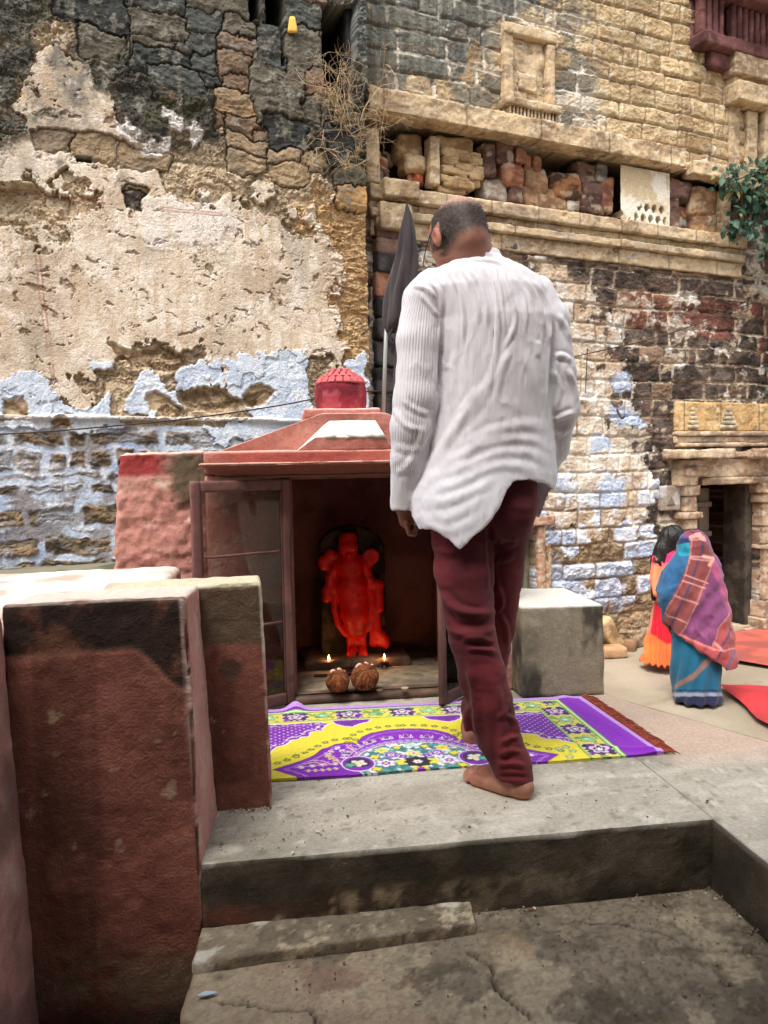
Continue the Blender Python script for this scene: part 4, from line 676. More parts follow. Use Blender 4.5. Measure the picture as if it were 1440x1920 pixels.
# concrete block right of the shrine
c8 = [L(1.19, 1.15, 0.001), L(1.548, 1.14, 0.001), L(1.19, 1.62, 0.001), L(1.56, 1.62, 0.001), L(1.19, 1.15, .388), L(1.543, 1.14, .385), L(1.19, 1.62, .392), L(1.553, 1.60, .385)]
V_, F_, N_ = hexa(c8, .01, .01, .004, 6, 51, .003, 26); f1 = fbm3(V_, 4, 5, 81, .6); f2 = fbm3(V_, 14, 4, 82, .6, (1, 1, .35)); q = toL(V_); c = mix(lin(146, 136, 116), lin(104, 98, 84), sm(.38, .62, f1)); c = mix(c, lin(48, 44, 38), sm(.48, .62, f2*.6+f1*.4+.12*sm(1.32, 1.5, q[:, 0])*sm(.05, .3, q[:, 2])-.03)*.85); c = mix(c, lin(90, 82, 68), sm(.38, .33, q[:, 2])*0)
c = mix(c, lin(216, 214, 204), sm(.4, .8, N_[:, 2])*.95); tag(mk('concrete_block', V_, F_, M['cement'], None, c), 'grey mould-streaked concrete block with a bright top, right of the shrine', 'block')  # upward face painted near-white to stand in for light from above
# ================================================================== SHRINE
S = thing('shrine', L(.56, 1.3, 0), 'small pink plastered shrine with red dome and open glazed doors, under the fort wall', 'shrine')
def sp_(nm, c8, col=None, step=.012, r=.01, amp=.004, seed=1, amp2=.002, par=None, mt='plaster', smooth=True):
    V_, F_, N_ = hexa(c8, step, r, amp, 6, seed, amp2, 30); return mk(nm, V_, F_, M[mt], par or S, (col or (lambda V, N: pinkcol(V, seed, .35)))(V_, N_), smooth)
def roofpink(V_, N_, seed=3): c = mix(lin(176, 118, 106), lin(142, 86, 76), sm(.4, .65, fbm3(V_, 5, 4, seed))); c = mix(c, lin(110, 60, 52), sm(.55, .7, fbm3(V_, 13, 4, seed+1, .6))*.5); return mix(c, lin(222, 176, 160), sm(.5, .85, N_[:, 2]))  # upward faces painted paler, as rims lit from above
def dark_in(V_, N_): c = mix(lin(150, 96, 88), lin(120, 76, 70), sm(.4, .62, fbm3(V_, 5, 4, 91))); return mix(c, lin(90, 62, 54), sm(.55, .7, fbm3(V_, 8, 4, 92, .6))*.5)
sp_('pier', Lbox(-.09, .25, 1.285, 2.0, 0, .96), seed=101); sp_('pier', Lbox(.985, 1.205, 1.285, 2.0, 0, .96), seed=102)
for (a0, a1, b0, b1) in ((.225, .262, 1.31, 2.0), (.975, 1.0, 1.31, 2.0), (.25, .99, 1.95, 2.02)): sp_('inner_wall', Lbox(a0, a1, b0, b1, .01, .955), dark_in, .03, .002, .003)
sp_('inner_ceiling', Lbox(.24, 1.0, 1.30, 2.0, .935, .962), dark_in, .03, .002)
# rough battered flank
def flank(V_, N_):
    q = toL(V_); f = fbm3(V_, 4, 4, 7); c = pinkcol(V_, 103, .25); c = mix(c, lin(140, 44, 46), sm(.955, .972, q[:, 2]+.02*(f-.5))*sm(-.18, -.30, q[:, 0]+.06*(f-.5))*.95); c = mix(c, lin(132, 104, 90), sm(.955, .972, q[:, 2]+.02*(f-.5))*sm(-.30, -.22, q[:, 0]+.06*(f-.5))*.7)
    ms = 1-sm(.05, .11, np.hypot((q[:, 0]+.155)*1.0, (q[:, 2]-.955)*.6)+.05*(fbm3(V_, 9, 5, 8, .6)-.5)); c = mix(c, lin(74, 66, 46), ms*.9); return mix(c, lin(222, 180, 166), sm(.5, .85, N_[:, 2]))  # flank top carries painted top light as a paler pink
c8 = [L(-.50, 1.28, -.1), L(-.085, 1.28, -.1), L(-.52, 2.0, -.1), L(-.085, 2.0, -.1), L(-.426, 1.30, 1.054), L(-.085, 1.30, 1.058), L(-.44, 2.0, 1.05), L(-.085, 2.0, 1.05)]
V_, F_, N_ = hexa(c8, .009, .014, .010, 9, 104, .010, 34); q = toL(V_); V_ += (-E2)[None]*((fbm3(V_, 18, 4, 105, .6, (1, 1, 1.6))-.5)*.022*(q[:, 2] < .94))[:, None]; mk('flank_wall', V_, F_, M['plaster'], S, flank(V_, N_))
sp_('frieze', Lbox(-.09, 1.205, 1.255, 2.0, .963, 1.056), lambda V, N: mix(roofpink(V, N, 9), lin(150, 66, 58), (N[:, 2] < .5)*sm(.4, .6, fbm3(V, 4, 4, 8))*.7), seed=105)
c8 = [L(-.035, 1.19, .957), L(1.15, 1.19, .957), L(-.035, 1.28, .957), L(1.15, 1.28, .957), L(-.092, 1.11, .998), L(1.2, 1.11, .998), L(-.092, 1.28, .998), L(1.2, 1.28, .998)]
sp_('eave', c8, lambda V, N: mix(mix(lin(150, 92, 78), lin(112, 66, 56), fbm3(V, 4, 4, 8)), lin(214, 170, 152), sm(.5, .85, N[:, 2])), seed=106, r=.004, amp=.002)  # eave top coloured light as if lit
sp_('eave_lip', Lbox(-.095, 1.203, 1.108, 1.15, .9985, 1.006), lambda V, N: mix(np.tile(lin(214, 168, 150), (len(V), 1)), lin(176, 112, 96), sm(.5, .6, fbm3(V, 16, 3, 8))), seed=107, r=.003, amp=.001)
sp_('ceiling_strip', Lbox(-.03, 1.14, 1.20, 1.283, .946, .956), lambda V, N: np.tile(lin(120, 96, 76), (len(V), 1)), r=.002, amp=.001)
g0 = LB(398, 838, 1.4); g1 = LB(605, 779, 1.4); g2 = LB(722, 783, 1.4)
c8 = [L(g0[0], 1.4, 1.05), L(1.02, 1.4, 1.05), L(g0[0]-.02, 1.95, 1.05), L(1.02, 1.95, 1.05), L(g1[0], 1.405, g1[2]+.01), L(g2[0], 1.405, g1[2]+.01), L(g1[0], 1.8, g1[2]+.01), L(g2[0], 1.8, g1[2]+.01)]
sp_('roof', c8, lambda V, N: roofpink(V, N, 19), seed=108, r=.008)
p = [LB(553, 832, 1.258), LB(742, 832, 1.258), LB(590, 806, 1.262), LB(722, 806, 1.262), LB(618, 788, 1.40), LB(704, 786, 1.40)]
VV = np.array([L(p[0][0], 1.258, 1.05), L(p[1][0], 1.258, 1.05), L(p[2][0], 1.262, p[2][2]-.028), L(p[3][0], 1.262, p[3][2]-.028), L(p[4][0], 1.402, p[4][2]), L(p[5][0], 1.402, p[5][2]), L(p[0][0], 1.42, 1.05), L(p[1][0], 1.42, 1.05)])
c8 = [VV[0], VV[1], VV[6], VV[7], VV[2], VV[3], VV[4], VV[5]]
def bump_c(V_, N_): q = toL(V_); f = fbm3(V_, 12, 5, 9, .6); c = roofpink(V_, N_, 29); fr = N_@-E2; t = sm(.45, .62, N_[:, 2]+.1*(f-.5)); c = mix(c, lin(226, 216, 204), t*.95); return mix(c, lin(64, 56, 46), (1-sm(.004, .022, np.abs(q[:, 2]-(p[2][2]-.033))+.03*(f-.5)))*sm(p[2][0]+.02, p[2][0]+.07, q[:, 0])*sm(.4, .52, f)*.9)
sp_('roof_spout', c8, bump_c, seed=109, r=.008, step=.008)
q0 = LB(570, 766, 1.42); q1 = LB(714, 764, 1.42); zb = LB(640, 791, 1.42)[2]
sp_('pedestal', Lbox(q0[0], q1[0], 1.42, 1.76, g1[2]-.01, q0[2]), lambda V, N: mix(mix(lin(196, 132, 122), lin(170, 108, 98), fbm3(V, 6, 4, 3)), lin(226, 184, 170), sm(.5, .85, N[:, 2])), seed=110, step=.009)  # pedestal top lightened by colour for the light it catches
d0 = LB(593, 766, 1.59); d1 = LB(686, 766, 1.59); zt = LB(638, 690, 1.59)[2]; rd_ = (d1[0]-d0[0])/2; cd = L((d0[0]+d1[0])/2, 1.59, q0[2]-.002); hh = zt-q0[2]
dm = thing('dome', cd, '', ''); del dm['label']; del dm['category']; dm.parent = S; dm.location = dm.location-S.location
prof = [(0, 0), (rd_*.99, 0), (rd_*1.0, hh*.1), (rd_*1.03, hh*.32), (rd_*1.02, hh*.52), (rd_*.95, hh*.66)]
V_, F_ = lathe(np.array(spline(prof[1:], 14)), cd, 64); V_ = V_+normals(V_, F_)*((fbm3(V_, 22, 4, 3)-.5)*.014)[:, None]; rc_ = lambda V: mix(lin(146, 44, 58), lin(108, 28, 42), sm(.4, .62, fbm3(V, 9, 4, 4)))
mk('drum', V_, F_, M['plaster'], dm, mix(rc_(V_), lin(186, 88, 96), sm(.6, .7, fbm3(V_, 20, 3, 5))*.5))
prof = [(rd_*.95, hh*.62), (rd_*.84, hh*.73), (rd_*.66, hh*.82), (rd_*.48, hh*.87), (rd_*.42, hh*.92), (rd_*.3, hh*.97), (.001, hh*1.0)]; V_, F_ = lathe(np.array(spline(prof, 20)), cd, 64); mk('cap', V_, F_, M['plaster'], dm, mix(rc_(V_), lin(120, 24, 40), .3*np.ones(len(V_))))
pks = []
for ring, (n_, r0, z0, r1, z1, wd_) in enumerate([(20, .95, .63, .74, .79, .27), (16, .70, .77, .48, .88, .21), (11, .42, .87, .25, .985, .17)]):
    for k in range(n_):
        t = 2*math.pi*(k+.5*ring)/n_; er = np.array([math.cos(t), math.sin(t), 0]); et = np.array([-math.sin(t), math.cos(t), 0]); wv = rd_*wd_*.5*(1.0 if ring < 2 else .9)
        A = cd+er*rd_*(r0+.03)+np.array([0, 0, z0*hh]); B_ = cd+er*rd_*(r1+.05)+np.array([0, 0, z1*hh]); nn = np.cross(et, B_-A); nn /= np.linalg.norm(nn)
        if nn@er < 0: nn = -nn
        o1 = [A-et*wv, A+et*wv, A-et*wv*.95+(B_-A)*.55, A+et*wv*.95+(B_-A)*.55, A-et*wv*.15+(B_-A), A+et*wv*.15+(B_-A)]; Q = [p_+nn*.007 for p_ in o1]+[p_-nn*.004 for p_ in o1]
        fc = [[0, 1, 3, 2], [2, 3, 5, 4], [6, 8, 9, 7], [8, 10, 11, 9], [0, 2, 8, 6], [2, 4, 10, 8], [1, 7, 9, 3], [3, 9, 11, 5], [0, 6, 7, 1], [4, 5, 11, 10]]; pks.append((np.array(Q), fc))
V_, F_, _c = joinm(pks); mk('petal_ring', V_, F_, M['plaster'], dm, mix(lin(214, 116, 116), lin(160, 66, 74), fbm3(V_, 40, 3, 2)), False)
# sill and floor
sill = lambda V, N: mix(lin(116, 92, 78), lin(84, 66, 56), sm(.4, .6, fbm3(V, 8, 4, 2, .6, (1, 1, 4))))
sp_('sill', Lbox(.245, .99, 1.255, 1.31, -.0+.002, .032), sill, r=.004, mt='wood'); sp_('sill', Lbox(.25, .985, 1.285, 1.315, .034, .041), sill, r=.002, mt='wood', step=.02)
sp_('inner_floor', Lbox(.255, .98, 1.312, 1.96, .0, .046), lambda V, N: mix(mix(lin(150, 136, 114), lin(108, 96, 80), sm(.38, .62, fbm3(V, 7, 5, 3, .6))), lin(84, 72, 58), sm(.55, .7, fbm3(V, 24, 4, 4))*.6), r=.004, amp=.002, mt='cement')
sp_('inner_floor', Lbox(.30, .80, 1.62, 1.96, .04, .088), lambda V, N: mix(lin(140, 116, 96), lin(88, 68, 56), sm(.38, .62, fbm3(V, 9, 5, 13, .6))), r=.012, amp=.005, mt='cement')
# door frame, leaves with glass
wc = lambda V, N=None: mix(mix(lin(118, 82, 76), lin(88, 60, 56), sm(.4, .62, fbm3(V, 9, 4, 6, .6, (1, 1, .25)))), lin(60, 42, 38), sm(.62, .72, fbm3(V, 18, 3, 7))*.6)
for (a0, a1, z0, z1) in ((.205, .252, .0, .945), (.985, 1.03, .0, .945), (.205, 1.03, .9455, .957)): sp_('door_frame', Lbox(a0, a1, 1.262, 1.30, z0+.001, z1), wc, r=.003, amp=.001, mt='wood')
gm = bpy.data.materials.new('window_glass'); gm.use_nodes = True; N = gm.node_tree.nodes; K = gm.node_tree.links; N.remove(N['Principled BSDF'])
tb = N.new('ShaderNodeBsdfTransparent'); tb.inputs[0].default_value = (.62, .60, .58, 1); gb = N.new('ShaderNodeBsdfGlossy'); gb.inputs['Roughness'].default_value = .03; gb.inputs['Color'].default_value = (.9, .9, .9, 1); fr_ = N.new('ShaderNodeFresnel'); fr_.inputs['IOR'].default_value = 1.35; mx = N.new('ShaderNodeMixShader')
K.new(fr_.outputs[0], mx.inputs[0]); K.new(tb.outputs[0], mx.inputs[1]); K.new(gb.outputs[0], mx.inputs[2]); K.new(mx.outputs[0], N['Material Output'].inputs['Surface'])
def leaf(H, E, z0, z1, st, th=.022):
    H = np.array(H); E = np.array(E); d_ = E-H; Lh = np.linalg.norm(d_); d_ = d_/Lh; nn = np.array([-d_[1], d_[0]])
    root = thing('door_leaf', L(H[0], H[1], z0), '', ''); del root['label']; del root['category']; root.parent = S; root.location = root.location-S.location
    def bar(s0, s1, za, zb_, nm='rail', o=0.0): sp_(nm, [L(*(H+d_*s+nn*t), z) for z in (za, zb_) for t in (-th/2+o, th/2-o) for s in (s0, s1)], wc, r=.003, amp=.0008, par=root, mt='wood', step=.012)
    bar(0, st, z0, z1, 'stile'); bar(Lh-st, Lh, z0, z1, 'stile'); bar(st+.0005, Lh-st-.0005, z1-.045, z1-.001, o=.001); bar(st+.0005, Lh-st-.0005, z0+.001, z0+.05, o=.001)
    for s0, s1 in ((st, st+.008), (Lh-st-.008, Lh-st)): bar(s0+.0003, s1, z0+.05, z1-.045, 'bead', .005)
    for zg in ((.35, .64) if Lh > .3 else ()): bar(st+.009, Lh-st-.009, zg, zg+.012, 'glazing_bar', .007)
    P4 = [L(*(H+d_*s+nn*t), z) for t in (-.0015, .0015) for (s, z) in ((st, z0+.05), (Lh-st, z0+.05), (Lh-st, z1-.045), (st, z1-.045))]
    mk('glass_pane', np.array(P4), [[0, 1, 2, 3], [7, 6, 5, 4], [0, 4, 5, 1], [2, 6, 7, 3]], gm, root, None, False)
leaf((.247, 1.262), (.247-.42*math.cos(math.radians(28)), 1.262-.42*math.sin(math.radians(28))), .012, .94, .036)
leaf((.985, 1.255), (.83, 1.09), .012, .94, .034)
# unseen wall and overhang added behind the camera to shade the near steps
V1, F1, _ = hexa(L4([(-4.5, -3.9), (4.5, -3.9), (-4.5, -3.3), (4.5, -3.3)], GZ, 7.5), .3, 0); V2, F2, _ = hexa(L4([(-4.5, -3.3), (4.5, -3.3), (-4.5, -1.35), (4.5, -1.35)], 2.8, 3.1), .3, 0)
V3, F3, _ = hexa(L4([(-4.5, -3.3), (-1.2, -3.3), (-4.5, -1.5), (-1.2, -1.5)], GZ, 2.9), .3, 0)
V_, F_, _ = joinm([(V1, F1), (V2, F2), (V3, F3)]); tag(mk('light_blocker', V_, F_, mat('blocker_surface', lin(120, 100, 82), bump=.4, bscale=15), None, None, False), 'unseen stone-coloured wall and overhang added behind the camera to shade the near steps', 'light_blocker')
# ================================================================== RUG
RA0, RA1 = -.17, 1.455
nx, ny = 760, 340; ga, gt = np.meshgrid(np.linspace(0, 1, nx), np.linspace(0, 1, ny), indexing='ij')
fl_ = (.487+(.458-.487)*ga); bk_ = 1.213+(1.12-1.213)*ga
a_ = RA0+(RA1-.02*gt-RA0)*ga; b_ = fl_+(bk_-fl_)*gt; b_ += (.004*np.sin(a_*9+1)+.007*(fbm2(a_*6, a_*0, 3, 5)-.5))*(1-gt)**2
X_ = (a_-.635); Y_ = (b_-.54)+.05*X_                                # metres from the pattern's centre
YEL, PUR, TEA, DRK, WHT, LIL, GRN, BLK = lin(236, 220, 60), lin(134, 28, 186), lin(84, 168, 146), lin(58, 38, 72), lin(238, 230, 232), lin(196, 150, 226), lin(150, 206, 110), lin(34, 28, 34)
C = np.zeros(X_.shape+(3,)); C[:] = YEL
def put(m, c, k=1.):
    global C
    C = mix(C, c, np.clip(m, 0, 1)*k)
def sd_(d_, w_=.0016): return 1-sm(-w_, w_, d_)
aX = np.abs(X_); ang = np.arctan2(Y_, X_); rr = np.hypot(X_, Y_); wb = (fbm2(X_*40, Y_*40, 2, 31)-.5)
def PD(poly, wp=.0): return polyd((aX+wp*wb).astype(np.float32), (Y_+wp*wb).astype(np.float32), poly)
def flower(dx, dy, R_, n_, cols, ph=0., lw_=.0022):
    r_ = np.hypot(dx, dy); t_ = np.arctan2(dy, dx)+ph; pet = R_*(.58+.42*np.abs(np.cos(t_*n_/2)))
    put(sd_(r_-pet-lw_), cols[1]); put(sd_(r_-pet), cols[0]); put(sd_(r_-pet*.5), cols[2]); put(sd_(r_-R_*.2), cols[3])
# corner spandrels with purple lattice
sp1 = PD([(.62, .07), (.565, .095), (.53, .135), (.49, .145), (.46, .20), (.43, .21), (.40, .265), (.355, .29), (.335, .34), (.30, .355), (.285, .40), (.26, .415), (.30, .44), (.62, .44)], .02)
put(sd_(sp1-.006), WHT); put(sp1 < 0, PUR); lat = (np.abs(np.sin((X_+Y_)*math.pi/.030)) < .2) | (np.abs(np.sin((X_-Y_)*math.pi/.030)) < .2); put((sp1 < -.004) & lat, DRK, .6); dots = (np.sin((X_+Y_)*math.pi/.030)**2 > .80) & (np.sin((X_-Y_)*math.pi/.030)**2 > .80); put((sp1 < -.006) & dots, WHT, .85)
put(sd_(np.abs(sp1+.018)-.004)*(np.sin(aX*150)*np.sin(Y_*150) > -.1), WHT)
sp2 = PD([(.10, .45), (.12, .415), (.155, .40), (.18, .375), (.21, .385), (.235, .41), (.25, .45)], .01); put(sd_(sp2-.005), WHT); put(sp2 < 0, PUR); put(sp2 < -.015, DRK, .5)
med = [(.47, -.005), (.41, .035), (.345, .09), (.295, .155), (.255, .195), (.215, .205), (.18, .175), (.172, .21), (.155, .255), (.12, .29), (.06, .315), (0, .322), (-.1, .32), (-.1, -.2), (.33, -.2), (.40, -.07)]
mdd = PD(med); px_ = np.array(med[:12])
# two chains of little green flowers on the yellow
cum = None
for off, per, rad in ((.040, .040, .0105),):
    g_ = np.array(spline([(p_[0]*1.0, p_[1]) for p_ in med[:12]], 200)); tn = np.gradient(g_, axis=0); tn /= np.linalg.norm(tn, axis=1, keepdims=True); nr = np.stack([tn[:, 1], -tn[:, 0]], 1); g2_ = g_+nr*off; s_l = np.r_[0, np.cumsum(np.linalg.norm(np.diff(g2_, axis=0), axis=1))]
    for s_0 in np.arange(0, s_l[-1], per):
        cx_ = np.interp(s_0, s_l, g2_[:, 0]); cy_ = np.interp(s_0, s_l, g2_[:, 1]); dq = np.hypot(aX-cx_, (Y_-cy_)*1.0); tq = np.arctan2(Y_-cy_, aX-cx_); put(sd_(np.abs(dq-rad*(.85+.2*np.cos(tq*5)))-.0034), lin(78, 112, 52)); put(sd_(dq-.0045), lin(216, 190, 90))
    put(sd_(np.abs(mdd-off-.004)-.0012)*(np.sin(aX*160) > 0), lin(110, 130, 50), .8)
for (cx_, cy_) in ((.53, .02), (.52, .055), (.49, .045), (.50, -.03)): flower(aX-cx_, Y_-cy_, .013, 5, (lin(150, 190, 120), lin(80, 120, 60), WHT, lin(80, 150, 120)))
# medallion
put(sd_(mdd-.003), DRK); put(mdd < 0, PUR)
zz = .006*np.abs(np.sin(np.where(aX > .175, aX, Y_*.6+aX)*95)); put(sd_(np.abs(mdd+.018+zz)-.0018)*(mdd < 0), LIL); put(sd_(np.abs(mdd+.030-zz)-.0016)*(mdd < 0)*(aX > .1), LIL, .8)
# white leafy sprays filling the side lobes
for sg in (1,):
    for (p0, p1, p2) in [((.215, .0), (.28, .02), (.40, .0)), ((.25, .01), (.27, .08), (.30, .11)), ((.28, .01), (.31, .05), (.36, .06)), ((.31, .0), (.33, .04), (.38, .03)), ((.24, .06), (.23, .12), (.26, .16)), ((.26, .04), (.29, .09), (.27, .14)), ((.22, .04), (.19, .10), (.22, .17)), ((.26, -.02), (.32, -.03), (.37, -.03))]:
        d_, t_ = segd(aX, Y_, spline([p0, p1, p2], 8)); put(sd_(d_-.0016)*(mdd < -.02), WHT); q_ = ((t_*5) % 1)-.5; put(sd_(np.hypot(q_*.02, np.abs(d_)-.007)-.0048)*(mdd < -.02), [WHT, lin(214, 110, 160), YEL][int(p0[0]*100) % 3])
# lotus crowns round the inner field
def petals(ax_, ay_, R_, dirn):
    dx = aX-ax_; dy = Y_-ay_; c_, s_q = math.cos(dirn), math.sin(dirn); u = dx*c_+dy*s_q; v = -dx*s_q+dy*c_; f_ = np.abs(v)*1.0+np.maximum(u, 0)*.25-R_*(.62+.3*np.cos(v/R_*7)); m_ = np.maximum(f_, np.maximum(u-R_*(.7+.3*np.cos(v/R_*8)), -u-R_*.35)); put(sd_(m_-.0032), WHT); put(sd_(m_), DRK); put(sd_(m_+.006), PUR)
for t_ in (1.57, 1.27, .98, .72, .46): petals(.245*math.cos(t_), .235*math.sin(t_), .024, t_)
for t_ in np.linspace(1.57, .2, 12): flower(aX-.213*math.cos(t_), Y_-.198*math.sin(t_), .010, 5, (PUR, WHT, WHT, DRK))
ri = np.hypot(X_/.205, Y_/.180); put(sd_((ri-1)*.18-.004), WHT); put(ri < 1, TEA); vv_ = fbm2(X_*55, Y_*55, 3, 66); put((ri < 1) & (vv_ > .60), WHT); put((ri < 1) & (vv_ < .40), lin(60, 120, 130)); put((ri < 1) & (np.abs(vv_-.5) < .012), PUR)
for (cx_, cy_, R_, cl) in [(.0, .150, .020, (lin(170, 216, 206), WHT, WHT, TEA)), (.048, .135, .015, (YEL, BLK, YEL, YEL)), (.105, .115, .024, (YEL, WHT, YEL, TEA)), (.078, .07, .026, (PUR, WHT, WHT, PUR)), (.135, .06, .018, (YEL, BLK, YEL, YEL)), (.105, .0, .034, (WHT, PUR, PUR, YEL)), (.14, -.045, .018, (YEL, BLK, YEL, YEL)), (.0, .075, .026, (YEL, WHT, WHT, PUR)), (.04, .05, .018, (PUR, WHT, PUR, WHT)), (.0, -.06, .03, (YEL, WHT, PUR, PUR))]: flower(aX-cx_, Y_-cy_, R_, 6 if R_ > .02 else 4, cl, .4, .0026)
put(sd_(np.maximum(aX, np.abs(Y_)*3)-.068)*(np.abs(Y_) < .02), YEL); sq = np.maximum(aX, np.abs(Y_)); di = (aX+np.abs(Y_))*.74; put(sd_(np.minimum(sq, di)-.036), BLK); flower(X_, Y_, .015, 6, (WHT, WHT, WHT, PUR))
eo = np.hypot((aX-.195)/.052, (Y_-.01)/.062); put(sd_((eo-1)*.05-.004), WHT); put(eo < 1, PUR); put((eo < .8) & (Y_ > -.02), DRK); flower(aX-.195, Y_-.012, .030, 5, (WHT, DRK, YEL, WHT), .3); flower(aX-.222, Y_-.0, .020, 5, (TEA, DRK, lin(120, 200, 170), TEA), .3)
# border of dark and yellow blocks with flowers, green lines, wide purple end band
e_ = np.minimum(.690-aX, .588-Y_); side_ = (.690-aX) < (.588-Y_); along = np.where(side_, Y_+.03, X_+.02); inb = e_ < .118
put(sd_(e_-.127), lin(80, 110, 60)); put(sd_(e_-.124), GRN); put(inb, lin(226, 216, 96)); k_ = along/.105; cc_ = (k_ % 1)-.5; par = (np.floor(k_) % 2) == 0; mid = e_-.066; blk = np.maximum(np.abs(cc_)*.105-.047-.008*np.sin(mid*160), np.abs(mid)-.046-.006*np.sin(cc_*28))
put(sd_(blk-.003)*inb*par, WHT); put(sd_(blk)*inb*par, DRK); n_ = fbm2(X_*50, Y_*50, 2, 8); put(inb*par*(n_ > .62), PUR, .6); dq = np.hypot(cc_*.105, mid); tq = np.arctan2(mid, cc_*.105); pet = .036*(.55+.45*np.abs(np.cos(tq*2.5+.4)))
put(sd_(dq-pet)*inb*par, lin(222, 196, 226)); put(sd_(dq-pet*.6)*inb*par, DRK); put(sd_(dq-pet*.35)*inb*par, WHT); put(sd_(np.abs(dq-pet)-.003)*inb*(~par), lin(70, 140, 90)); put(sd_(dq-pet*.75)*inb*(~par), lin(130, 204, 160)); put(sd_(dq-pet*.3)*inb*(~par), lin(226, 240, 230)); put(inb*(~par)*(n_ < .34), lin(96, 150, 80), .8)
put(e_ < .020, GRN); put(sd_(np.abs(e_-.020)-.0018), lin(70, 110, 60)); put(sd_(np.abs(e_-.009)-.0025), lin(226, 236, 200)); put(sd_(np.abs(e_-.0)-.0018), lin(60, 90, 60)); put(e_ < -.001, PUR); put((RA1-.02*gt-a_ < .024) | (bk_-b_ < .030), LIL)
wv_ = .88+.16*vn2(ga*900, gt*420, 3); C = C*.92*wv_[..., None]*(.93+.14*fbm2(X_*6, Y_*6, 3, 4)[..., None])
Hh = .007+.003*fbm2(a_*4, b_*5, 3, 7)+.0015*(fbm2(ga*300, gt*140, 2, 9)-.5)+.032*np.exp(-((a_-.25)/.035)**2)*sm(.9, 1.0, gt)+.009*np.exp(-((b_-.9-.15*a_)/.03)**2)*sm(.3, .0, a_)+.006*np.exp(-((b_-.62+.4*(a_-1.1))/.016)**2)*sm(.85, 1.0, a_)+.005*np.exp(-((b_-.72-.3*(a_-.4))/.014)**2)*sm(.75, .55, a_)+.006*np.exp(-((a_-1.39+.1*(b_-.8))/.03)**2)
P_ = LV(np.stack([a_, b_, Hh], -1).reshape(-1, 3))
V_ = np.vstack([P_, LV(np.stack([a_, b_, Hh*0+.0012], -1).reshape(-1, 3))]); n0 = nx*ny; fT = grid_faces(nx, ny); idx = np.arange(n0).reshape(nx, ny)
rim = np.concatenate([idx[:, 0], idx[-1, 1:], idx[-2::-1, -1], idx[0, -2:0:-1]]); r2 = np.roll(rim, -1); fR = np.stack([rim, rim+n0, r2+n0, r2], -1)
mrug = mat('rug_pile', attr=True, bump=.5, bscale=500, var=.10, vscale=160, rough=.95, sheen=.2)
rug = tag(mk('rug', V_, np.vstack([fT, fR[:, ::-1]]), mrug, None, np.vstack([C.reshape(-1, 3)]*2)), 'purple and yellow patterned rug with floral medallion and brown fringe, in front of the shrine', 'rug')
rng = np.random.RandomState(3); parts = []
for k in range(150):
    b0 = .462+(1.118-.462)*(k+rng.rand()*.6)/150; a0 = RA1-.02*(b0-.46)/.66-.002; p0 = [a0, b0, .009]; l_ = .034+.03*rng.rand(); d_ = rng.uniform(-.014, .012)
    pts = [L(*p0), L(a0+l_*.5, b0+d_*.6, .012+.006*rng.rand()), L(a0+l_, b0+d_-.004, .0035)]; V1, F1 = tube(spline(pts, 6), np.linspace(.0032, .0014, 6), 5); parts.append((V1, F1, np.tile(lin(140, 62, 40)*rng.uniform(.6, 1.25), (len(V1), 1))))
V_, F_, C_ = joinm(parts); mk('fringe', V_, F_, M['cloth'], rug, C_)
# red carpets on the courtyard
def carpet(px, col, lab_, seed):
    g = [atZ(x, y, GZ+.02) for (x, y) in px]; n_ = 70; s, t = np.meshgrid(np.linspace(0, 1, n_), np.linspace(0, 1, n_), indexing='ij'); s = s[..., None]; t = t[..., None]
    P = g[0]*(1-s)*(1-t)+g[1]*s*(1-t)+g[2]*s*t+g[3]*(1-s)*t; P = P.reshape(-1, 3); P[:, 2] += .016+.02*fbm3(P, 1.8, 3, seed)+.004*fbm3(P, 9, 2, seed); P[:, :2] += ((fbm3(P, 3, 3, seed+1)-.5)*.08)[:, None]
    c = mix(col, col*.6, sm(.4, .65, fbm3(P, 3, 4, seed+2))); tag(mk('carpet', P, grid_faces(n_, n_), M['cloth'], None, c), lab_, 'carpet')
carpet([(1352, 1288), (1470, 1296), (1560, 1420), (1436, 1362)], lin(176, 20, 26), 'deep red carpet on the courtyard floor, beside the woman in the sari', 3)
carpet([(1330, 1236), (1376, 1176), (1560, 1195), (1500, 1262)], lin(178, 76, 56), 'faded orange-red carpet laid in front of the old doorway', 5)
# fallen stones against the wall
for k, (x, y, z0, dims, rz, ry, pc_, lb) in enumerate([(1153, 1222, .0, (.16, .26, .42), .4, .55, 1, 'leaning yellowish slab at the foot of the wall behind the concrete block'), (1146, 1232, 0, (.3, .2, .12), .1, .0, 7, 'flat pale stone lying on the ground beside the leaning slab'), (1180, 1218, 0, (.24, .16, .1), 1.1, .1, 7, 'small tan stone at the wall foot near the girl')]):
    c0 = atZ(x, y, GZ); P, Fc = cubegrid(dims, .02, .03); P -= np.array([dims[0]/2, dims[1]/2, 0]); P = P@np.array(Matrix.Rotation(-ry, 3, 'Y')).T@np.array(Matrix.Rotation(rz, 3, 'Z')).T; P += c0-np.array([0, 0, P[:, 2].min()-.005*0]); N_ = normals(P, Fc); P += N_*((fbm3(P, 8, 4, k)-.5)*.03)[:, None]
    tag(mk('fallen_stone', P, Fc, M['rock'], None, mix(pal[pc_][0]*1.1, pal[pc_][1], sm(.4, .6, fbm3(P, 6, 4, k)))), lb, 'stone', 'fallen stones at the wall foot')
